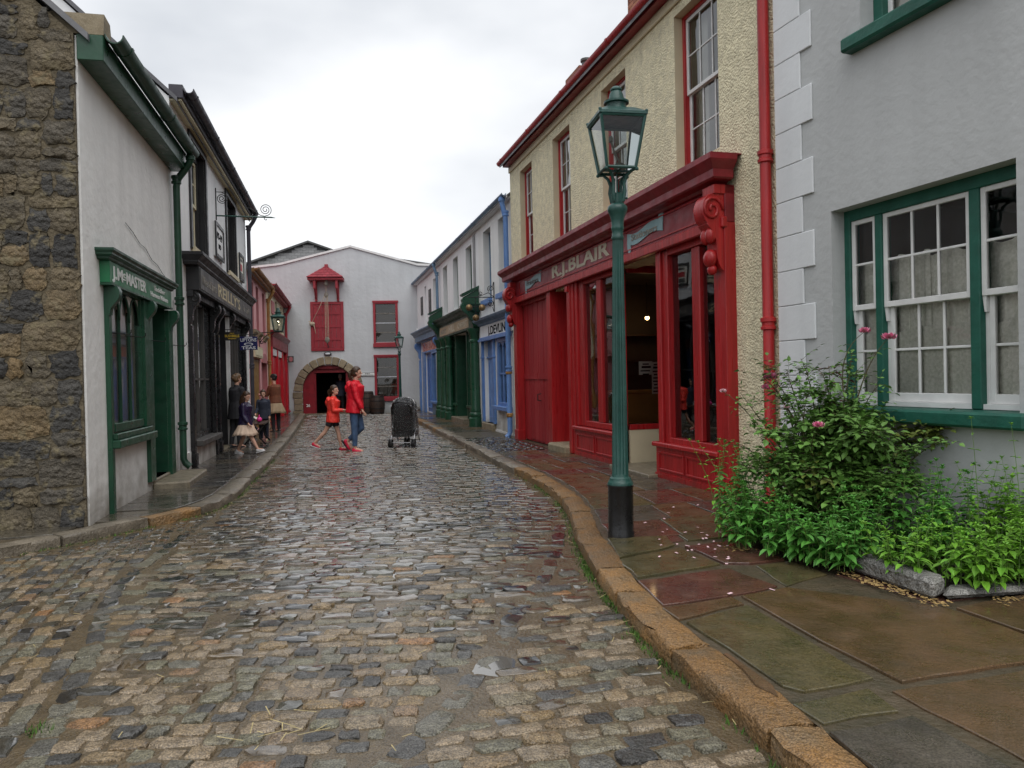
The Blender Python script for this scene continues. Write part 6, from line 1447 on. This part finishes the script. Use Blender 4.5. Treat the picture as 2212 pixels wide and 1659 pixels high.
# rose bush
RB = empty('rose_bush', (2.5, 5.95, .1)); tag(RB, 'large dark green rose bush with pink blooms below the window', 'bush')
rr = random.Random(12)
def rose_branch(base, tip, n_leaf, size=.036, droop=.15, twigs=True, leafm='leaf_rose', dens=1.):
    st = MB(); lf = MB(); P0, P1 = Vector(base), Vector(tip); L_ = (P1 - P0).length; pts = []
    bend = Vector((rr.gauss(0, .08), rr.gauss(0, .08), .16)) * L_
    for k in range(9): t = k / 8; pts.append(P0.lerp(P1, t) + bend * 4 * t * (1 - t) * .6 - Vector((0, 0, droop * L_ * t ** 3)))
    st.tube(pts, [.007 - .005 * k / 8 for k in range(9)], 5)
    for k in range(n_leaf):
        t = rr.uniform(.12, 1.); i = min(7, int(t * 8)); p = pts[i].lerp(pts[i + 1], t * 8 - i)
        d = Vector((rr.gauss(0, 1), rr.gauss(0, 1), rr.gauss(.1, .6))).normalized(); ln = rr.uniform(.06, .2) if twigs else rr.uniform(.04, .09)
        q = p + d * ln; st.tube([p, p + d * ln * .5 + Vector((0, 0, .01)), q], [.002, .0016, .001], 3, False)
        for m in range(3 if twigs else 2):
            pp = p + d * ln * (1 - .34 * m) + Vector((0, 0, .004)); sd = d.cross(Vector((0, 0, 1))).normalized() if abs(d.z) < .95 else Vector((1, 0, 0))
            for s in ((0,) if m == 0 else (-1, 1)):
                dd = (d + Vector((0, 0, -.2)) if s == 0 else sd * s + d * .35 + Vector((0, 0, rr.gauss(0, .15)))); sz = size * rr.uniform(.8, 1.3)
                leaf_geo(lf, pp, dd, Vector((rr.gauss(0, .25), rr.gauss(0, .25), 1)).normalized(), sz, sz * .78, .12, .15)
    n = len(st.f); st.add(lf.v, lf.f); o = st.build('branch', ['stem', leafm], RB, recalc=False)
    o.data.polygons.foreach_set('material_index', [0] * n + [1] * (len(st.f) - n)); return pts
for k in range(54):
    a = rr.uniform(0, 6.28); q = rr.uniform(.1, 1); rad = (.74 if math.cos(a) < 0 else .6)
    tip = (rad * q * math.cos(a) + .0, .5 * q * math.sin(a) - .12, 1.16 - .72 * q ** 2 + rr.gauss(0, .12))
    rose_branch((rr.gauss(0, .1), rr.gauss(.05, .1), .0), tip, rr.randint(56, 76), .054)
for k in range(24):
    a = rr.uniform(0, 6.28); rose_branch((rr.gauss(0, .2), rr.gauss(-.1, .15), rr.uniform(.3, .7)), (.6 * math.cos(a) + rr.gauss(0, .1), .45 * math.sin(a) - .2, rr.uniform(.2, 1.05)), 50, .056, leafm='leaf_rose' if k % 8 else 'leaf_rose_yellow')
def rpx(x, y, yy):   # point of the bush on a view ray, given its depth (keeps blooms on real stems)
    v = Fv * FPX + Rv * (x - CX) - Uv * (y - CY); v = v * (yy / v.y); return v + Vector((0, 0, CAMH)) - Vector(RB.location)
def bloom(p, s, mat, lab=None):
    b = MB(); r = rr
    for ring, (n, el, sz) in enumerate(((6, .15, 1.), (6, .55, .85), (5, 1.1, .65), (3, 1.7, .45))):
        for k in range(n):
            a = 6.28 * k / n + ring * .5 + r.gauss(0, .1); d = Vector((math.cos(a), math.sin(a), el)); leaf_geo(b, p + Vector((0, 0, .004 * ring)), d, Vector((0, 0, 1)), s * sz, s * sz * 1.1, -.2, -.25 + .1 * ring)
    return b.build('bloom', mat, RB, smooth=1, recalc=False)
for (x, y, yy, s, mt, nl) in ((1868, 716, 6.0, .034, 'petal', 3), (1920, 730, 5.9, .042, 'petal', 4), (1664, 815, 6.3, .045, 'petal', 9), (1768, 920, 5.4, .03, 'petal', 8), (1562, 846, 6.5, .022, 'petal_pale', 8), (1645, 937, 6.0, .024, 'petal_pale', 8), (1655, 838, 6.3, .03, 'petal', 4), (1700, 880, 6.1, .02, 'petal_pale', 4)):
    p = rpx(x, y, yy); base = Vector((p.x * .45, p.y * .3, max(.3, p.z - .55))); rose_branch(base, p, nl, .036, 0., twigs=False); bloom(p + Vector((0, 0, .0)), s * 1.7, mt)
for (x, y, yy) in ((1700, 800, 6.2), (1600, 850, 6.4), (1640, 810, 6.3), (1730, 775, 6.2), (1790, 790, 6.3), (1850, 800, 6.2), (2040, 950, 5.3), (1990, 960, 5.4), (1600, 960, 6.1), (1590, 1000, 6.0), (1840, 760, 6.1), (1770, 800, 6.2), (1660, 790, 6.3), (1900, 830, 5.9)):
    p = rpx(x, y, yy); rose_branch((p.x * .5, p.y * .4, max(.35, p.z - .5)), p, 22, .042, .0, leafm='leaf_rose' if y > 790 or rr.random() < .5 else 'leaf_red')
# border: soil and granite edging stones
tag(MB().add([(x, y, .128) for x, y in ((1.95, 6.9), (1.9, 5.6), (2.1, 5.1), (2.3, 4.95), (2.48, 4.45), (3.9, 4.55), (3.8, 5.0), (2.75, 7.45))], [tuple(range(8))]).build('border_soil', 'soil', recalc=False), kind='structure')
def edging(pts, z1, label):
    c = Vector((sum(p[0] for p in pts) / 4, sum(p[1] for p in pts) / 4)); o = MB().prism([(p[0] - c.x, p[1] - c.y) for p in pts], 'z', .0, z1).build('edging_stone', 'granite', loc=(c.x, c.y, .1), bevel=.025); tag(o, label, 'stone', 'granite edging of the border')
edging([(2.22, 5.06), (2.34, 5.1), (2.54, 4.42), (2.40, 4.31)], .12, 'long grey granite edging stone pointing towards the camera'); edging([(2.46, 4.32), (2.57, 4.48), (3.25, 4.56), (3.25, 4.42)], .05, 'darker granite edging stone along the front of the border'); edging([(3.28, 4.38), (3.28, 4.52), (4., 4.58), (4., 4.42)], .05, 'granite edging stone at the right end of the border')
b = MB(); r2 = random.Random(15)
for k in range(260):
    t = r2.random(); base = Vector((2.12, 5.0)).lerp(Vector((2.42, 4.22)), t) if r2.random() < .7 else Vector((2.75, 4.28)).lerp(Vector((3.3, 4.33)), t)
    bit(b, base.x + r2.gauss(0, .035), base.y + r2.gauss(0, .035), .102 + r2.random() * .008, r2.uniform(.006, .016), r2.uniform(.004, .009), r2.uniform(0, 3.1), .3)
for k in range(50): bit(b, 1.68 + r2.gauss(0, .05), 5.68 + r2.gauss(0, .06), .104, r2.uniform(.006, .014), .006, r2.uniform(0, 3.1), .3)
tag(b.build('leaf_litter', 'litter', recalc=False), 'tan dead leaves and petals lying along the granite edging', 'litter', kind='stuff')
# ================================================================== PEOPLE
def remesh(o, vox, it=3):
    m = o.modifiers.new('remesh', 'REMESH'); m.mode = 'VOXEL'; m.voxel_size = vox; m.use_smooth_shade = True
    s = o.modifiers.new('smooth', 'SMOOTH'); s.iterations = it; s.factor = .5
    return o
def dirv(a, side=0.):   # angle from straight down, positive forwards (+x)
    return Vector((math.sin(a), side, -math.cos(a)))
class Fig:
    """figure facing local +x, y to its left, standing height h; pose = angles in degrees"""
    def __init__(s, name, loc, rz, h, label, legs, arms, lean=3, head_turn=0, head_pitch=0, lift=0., group=None, zoff=0.):
        s.o = empty(name, loc, rz); tag(s.o, label, 'person', group); k = s.k = h / 1.70; s.h = h
        hipz = .90 * k + lift; s.pel = Vector((0, 0, hipz)); up = Vector((math.sin(R(lean)), 0, math.cos(R(lean))))
        s.chest = s.pel + up * .36 * k; s.neck = s.pel + up * .545 * k; s.headc = s.neck + up * .04 * k + Vector((.02 * k, 0, .145 * k))
        s.up = up; s.leg = {}; s.arm = {}
        for sd, nm in ((1, 'L'), (-1, 'R')):
            th, kn, ft = [R(v) for v in legs[nm]]
            hip = s.pel + Vector((0, sd * .085 * k, -.02 * k)); knee = hip + dirv(th) * .43 * k; an = knee + dirv(th - kn) * .41 * k
            toe = an + Vector((math.cos(ft), 0, math.sin(ft))) * .17 * k + Vector((0, 0, -.05 * k)) * math.cos(ft)
            s.leg[nm] = (hip, knee, an, toe, ft)
            sa, el, out = arms[nm]; sa, el = R(sa), R(el)
            sh = s.neck + Vector((0, sd * .165 * k, -.075 * k)); e = sh + (dirv(sa, sd * out)).normalized() * .28 * k; w = e + (dirv(sa + el, sd * out * .3)).normalized() * .25 * k
            hd = (w - e).normalized(); s.arm[nm] = (sh, e, w, hd)
        s.turn = R(head_turn); s.hp = R(head_pitch)
        s.HM = Matrix.Translation(s.headc) @ Matrix.Rotation(s.turn, 4, 'Z') @ Matrix.Rotation(-s.hp, 4, 'Y')
    def body(s, skin='skin', hair='hair_brown', vox=.0075):
        k = s.k; b = MB(); hk = k * (1.0 if s.h > 1.4 else 1.12)
        h = MB(); h.ball((0, 0, .02), (.096, .075, .108), 14, 10).ball((.028, 0, -.055), (.062, .055, .058), 12, 8).ball((.07, 0, -.075), (.026, .03, .024), 8, 6)
        h.tube([(.085, 0, .02), (.108, 0, -.02), (.1, 0, -.028)], [.010, .014, .012], 8).ball((.0, .076, -.005), (.016, .012, .03), 8, 6).ball((.0, -.076, -.005), (.016, .012, .03), 8, 6)
        h.ball((.088, 0, -.053), (.012, .026, .008), 8, 6).ball((.086, 0, .033), (.012, .05, .01), 8, 6)
        h.xf(s.HM @ Matrix.Scale(hk, 4)); b.add(h.v, h.f)
        b.tube([s.chest + s.up * .1 * k, s.neck, s.headc + Vector((-.01, 0, -.06)) * k], [.07 * k, .053 * k, .052 * k], 10)
        b.tube([s.pel - s.up * .06 * k, s.pel + s.up * .04 * k, s.pel + s.up * .17 * k, s.chest, s.chest + s.up * .11 * k, s.neck - s.up * .03 * k], [.12 * k, .155 * k, .125 * k, .155 * k, .16 * k, .07 * k], 14, flat=.66)
        for nm in 'LR':
            hip, knee, an, toe, ft = s.leg[nm]; b.tube([hip + Vector((0, 0, .03 * k)), hip.lerp(knee, .35), knee.lerp(hip, .12), knee, knee.lerp(an, .28), knee.lerp(an, .62), an], [.085 * k, .08 * k, .058 * k, .055 * k, .058 * k, .045 * k, .037 * k], 10).ball(knee, .055 * k, 8, 6).ball(an, .04 * k, 8, 6)
            b.tube([an - Vector((.03 * k, 0, .01 * k)), an + (toe - an) * .4, toe], [.035 * k, .037 * k, .028 * k], 8)
            sh, e, w, hd = s.arm[nm]; b.ball(sh, .058 * k, 8, 6).tube([sh, sh.lerp(e, .5), e, e.lerp(w, .3), w], [.053 * k, .046 * k, .04 * k, .04 * k, .027 * k], 9).ball(e, .041 * k, 8, 6)
            sdv = Vector((0, 1, 0)).cross(hd).normalized(); sgn = 1 if nm == 'L' else -1
            b.tube([w, w + hd * .045 * k, w + hd * .085 * k], [.024 * k, .036 * k, .034 * k], 8, flat=.6)
            for i in range(4):
                off = sdv * (.024 - .016 * i) * k; ln = (.07, .08, .075, .058)[i] * k; p0 = w + hd * .075 * k + off
                b.tube([p0, p0 + hd * ln * .5 + Vector((.006, -.006 * sgn, 0)) * k, p0 + hd * ln + Vector((.018, -.018 * sgn, 0)) * k], [.0095 * k, .0088 * k, .007 * k], 6)
            t0 = w + hd * .02 * k + sdv * .028 * k; b.tube([t0, t0 + (hd * .6 + sdv * .8) * .035 * k, t0 + (hd * 1. + sdv * .6) * .065 * k], [.012 * k, .0105 * k, .008 * k], 6)
        o = remesh(b.build('body', skin, s.o), vox, 3)
        f = MB()
        for sy in (-1, 1): f.ball((.083, sy * .031, .012), (.008, .010, .005), 7, 5)
        f.xf(s.HM @ Matrix.Scale(hk, 4)); f.build('eyes', 'eye', s.o, smooth=1)
        f = MB().ball((.098, 0, -.053), (.006, .02, .005), 8, 5).xf(s.HM @ Matrix.Scale(hk, 4)); f.build('mouth', 'lip', s.o, smooth=1); s.hk = hk
        return o
    def hair(s, mat, style):
        h = MB(); h.ball((-.006, 0, .045), (.104, .09, .1), 16, 12).ball((-.035, 0, -.005), (.085, .086, .09), 12, 8)
        if style == 'bun': h.ball((-.115, 0, .02), (.045, .05, .05), 9, 7).ball((-.09, 0, .05), (.05, .06, .06), 9, 7)
        if style == 'tail': h.tube([(-.1, 0, .03), (-.145, 0, .0), (-.15, 0, -.07), (-.13, 0, -.16)], [.03, .04, .036, .012], 8)
        if style == 'long': h.tube([(-.03, 0, .0), (-.055, 0, -.09), (-.07, 0, -.19), (-.075, 0, -.27)], [.085, .085, .07, .035], 10, flat=1.2)
        h.xf(s.HM @ Matrix.Scale(s.hk, 4)); o = remesh(h.build('hair', mat, s.o), .009, 2)
        # cut away in front of the face: push front lower part back
        for v in o.data.vertices:
            q = s.HM.inverted() @ v.co / s.hk
            if q.x > .045 and q.z < .062: q.x = .03 + (q.x - .045) * .1; v.co = s.HM @ (q * s.hk)
        return o
    def top(s, mat, hem, sleeve=1., puff=1.12, hood=False, collar=True, vox=.011, flare=1.0):
        k = s.k; b = MB(); hemz = hem; base = s.pel + s.up * ((hemz - s.pel.z) / s.up.z)
        b.tube([base, base + s.up * .02 * k, s.pel + s.up * .05 * k, s.pel + s.up * .18 * k, s.chest, s.chest + s.up * .1 * k, s.neck - s.up * .05 * k, s.neck - s.up * .0 * k], [.172 * k * puff * flare, .175 * k * puff * flare, .165 * k * puff, .148 * k * puff, .165 * k * puff, .165 * k * puff, .11 * k * puff, .075 * k], 16, flat=.86)
        for nm in 'LR':
            sh, e, w, hd = s.arm[nm]; end = e.lerp(w, .97) if sleeve == 1 else e
            b.ball(sh, .066 * k * puff, 9, 7).tube([sh + Vector((0, 0, .0)), sh.lerp(e, .5), e, e.lerp(end, .5), end], [.064 * k * puff, .056 * k * puff, .05 * k * puff, .046 * k * puff, .038 * k * puff], 10).ball(e, .05 * k * puff, 8, 6)
        if collar: b.tube([s.neck - s.up * .05 * k, s.neck + s.up * .035 * k + Vector((.012, 0, 0)) * k], [.085 * k, .072 * k], 12)
        if hood: b.ball(s.neck + Vector((-.13, 0, -.05)) * k, (.075 * k, .12 * k, .08 * k), 10, 8).ball(s.neck + Vector((-.175, 0, -.14)) * k, (.06 * k, .1 * k, .1 * k), 10, 8)
        return remesh(b.build('jacket', mat, s.o), vox, 3)
    def legs_cloth(s, mat, to=1., name='trousers', puff=1.1, vox=.011):
        k = s.k; b = MB(); b.tube([s.pel - s.up * .07 * k, s.pel + s.up * .0 * k, s.pel + s.up * .12 * k], [.13 * k, .168 * k, .14 * k], 14, flat=.7)
        for nm in 'LR':
            hip, knee, an, toe, ft = s.leg[nm]
            if to > 1: b.tube([hip + Vector((0, 0, .03 * k)), hip.lerp(knee, .35), knee, knee.lerp(an, .3), knee.lerp(an, min(1, to - 1))], [.092 * k * puff, .087 * k * puff, .064 * k * puff, .062 * k * puff, .046 * k * puff], 11).ball(knee, .062 * k * puff, 8, 6)
            else: b.tube([hip + Vector((0, 0, .03 * k)), hip.lerp(knee, to * .5), hip.lerp(knee, to)], [.095 * k * puff, .09 * k * puff, .085 * k * puff], 11)
        return remesh(b.build(name, mat, s.o), vox, 2)
    def shoes(s, mat, sole='shoe_white'):
        k = s.k
        for nm in 'LR':
            hip, knee, an, toe, ft = s.leg[nm]; Rm = Matrix.Translation(an) @ Matrix.Rotation(-ft, 4, 'Y')
            b = MB(); b.tube([(-.055 * k, 0, -.045 * k), (-.02 * k, 0, -.03 * k), (.05 * k, 0, -.042 * k), (.12 * k, 0, -.055 * k), (.175 * k, 0, -.062 * k)], [.034 * k, .046 * k, .044 * k, .042 * k, .026 * k], 10).tube([(-.01 * k, 0, -.02 * k), (-.01 * k, 0, .02 * k)], [.045 * k, .04 * k], 8)
            b.xf(Rm); sh = remesh(b.build('shoe', mat, s.o), .009, 2)
            c = MB(); pts = [(-.09, 0), (-.07, .032), (.03, .034), (.1, .046), (.17, .036), (.2, 0), (.17, -.036), (.1, -.044), (.03, -.034), (-.07, -.032)]
            c.prism([(p[0] * k, p[1] * k) for p in pts], 'z', -.098 * k, -.076 * k); c.xf(Rm); c.build('sole', sole, sh, bevel=.004)
    def skirt(s, mat, z0, z1, r0, r1, pleats=14, name='skirt', amp=.07):
        n = pleats * 4; vs = []; rows = 5
        for j in range(rows):
            t = j / (rows - 1); z = z1 + (z0 - z1) * t; r = r1 + (r0 - r1) * t
            for i in range(n):
                a = 2 * math.pi * i / n; q = r * (1 + amp * t * math.cos(a * pleats + .6 * math.sin(3 * a))); vs.append((q * math.cos(a) * .82 + s.up.x * (z - s.pel.z), q * math.sin(a), z + .012 * t * math.sin(a * 3)))
        fs = [(j * n + i, j * n + (i + 1) % n, j * n + n + (i + 1) % n, j * n + n + i) for j in range(rows - 1) for i in range(n)]
        o = MB().add(vs, fs).build(name, mat, s.o, smooth=1); m = o.modifiers.new('thick', 'SOLIDIFY'); m.thickness = .006; return o
# woman in red, walking right
P = Fig('person', (-3.235, 15.4, 0), R(-2), 1.66, 'walking woman in red hooded jacket, blue jeans and pink trainers', dict(R=(0, 0, 0), L=(14, 62, -55)), dict(R=(14, 10, .12), L=(-4, 14, .1)), 3, 8, 3, .0)
P.body(); P.hair('hair_brown', 'tail'); P.top('jacket_red', .77, hood=True, puff=1.28); P.legs_cloth('jeans', 1.86); P.shoes('shoe_pink', 'shoe_black')
# girl in coral jacket, walking right with a phone
P = Fig('person', (-3.74, 15.6, 0), R(2), 1.30, 'girl in bright coral jacket and black shorts holding a phone', dict(R=(-30, 14, -20), L=(16, 6, 4)), dict(R=(8, 84, .1), L=(2, 84, .1)), 3, -16, 4, -.012)
P.body(vox=.0068); P.hair('hair_brown', 'tail'); P.top('jacket_coral', .575, hood=True, puff=1.26); P.legs_cloth('shorts_black', .55, 'shorts'); P.shoes('shoe_pink')
w = P.arm['R'][2] + P.arm['R'][3] * .12; wl = P.o.matrix_basis @ w
PHN = empty('phone', wl); PHN.rotation_euler = (0, R(-35), 0); tag(PHN, 'dark phone in the hand of the girl in coral', 'phone'); MB().box(-.02, .09, -.035, .035, -.004, .004).build('case', 'black_paint', PHN, bevel=.002); MB().box(-.012, .082, -.03, .03, .0042, .005).build('screen', 'eye', PHN)
# small girl in purple coat on the left pavement
P = Fig('person', (-5.10, 14.3, .085), R(-4), 1.14, 'small girl in shiny dark purple coat and cream skirt stepping off', dict(R=(26, -2, 14), L=(-14, 12, -8)), dict(R=(4, 28, .12), L=(0, 20, .12)), 2, 0, -12)
P.body(vox=.0068); P.hair('hair_brown', 'long'); P.top('navy_shiny', .50, puff=1.3, flare=1.05); P.skirt('skirt_cream', .36, .56, .27, .15); P.legs_cloth('skin', .3, 'leggings', 1.0); P.shoes('shoe_white')
# boy facing the camera
P = Fig('person', (-5.78, 17.4, .085), R(-82), 1.13, 'small boy in navy hooded top facing the camera with a paper', dict(R=(4, 4, 0), L=(-3, 3, 0)), dict(R=(14, 40, .14), L=(0, 16, .12)), 0, 6, -4)
P.body(vox=.0068); P.hair('hair_brown', 'short'); P.top('navy_cloth', .50, hood=True, puff=1.16); P.legs_cloth('navy_cloth', 1.92, puff=1.2); P.shoes('shoe_green', 'shoe_white')
PP2 = empty('paper', P.o.matrix_basis @ (P.arm['R'][2] + P.arm['R'][3] * .12)); PP2.rotation_euler = (R(20), R(40), R(10)); tag(PP2, 'folded white paper in the hand of the small boy', 'paper'); MB().add([(-.02, -.04, 0), (.12, -.04, .012), (.12, .04, .014), (-.02, .04, .002)], [(0, 1, 2, 3)]).build('sheet', 'paper', PP2)
# woman in brown jumper, back turned
P = Fig('person', (-6.5, 20.6, .085), R(150), 1.52, 'woman in brown jumper, tan skirt and black boots with her back turned', dict(R=(0, 2, 0), L=(6, 8, 0)), dict(R=(20, 70, .1), L=(24, 70, .1)), 5, 0, -22)
P.body(); P.hair('hair_black', 'bun'); P.top('jumper_brown', .76, puff=1.12, collar=False); P.skirt('skirt_tan', .50, .80, .27, .16, 12); P.legs_cloth('dark_cloth', 1.98, 'tights', 1.02); P.shoes('shoe_black', 'shoe_black')
# woman with tied fair hair by the pub window
P = Fig('person', (-5.86, 15.9, .085), R(60), 1.5, 'woman in dark coat with tied fair hair by the pub window', dict(R=(2, 4, 0), L=(-4, 6, 0)), dict(R=(6, 22, .1), L=(4, 30, .1)), 3, -10, -2)
P.body(); P.hair('hair_light', 'bun'); P.top('dark_cloth', .58, puff=1.2); P.legs_cloth('dark_cloth', 1.95); P.shoes('shoe_black', 'shoe_black')
# man in the dark of the archway
q = local(FA_O, FA_D, 1.92, .9)
P = Fig('person', (q[0], q[1], .0), R(80), 1.66, 'grey haired man in dark clothes walking into the archway', dict(R=(10, 8, 0), L=(-12, 10, -10)), dict(R=(8, 14, .12), L=(-8, 16, .12)), 3, 0, 0)
P.body(); P.hair('hair_grey', 'short'); P.top('navy_cloth', .74, puff=1.16); P.legs_cloth('dark_cloth', 1.95); P.shoes('shoe_black', 'shoe_black')
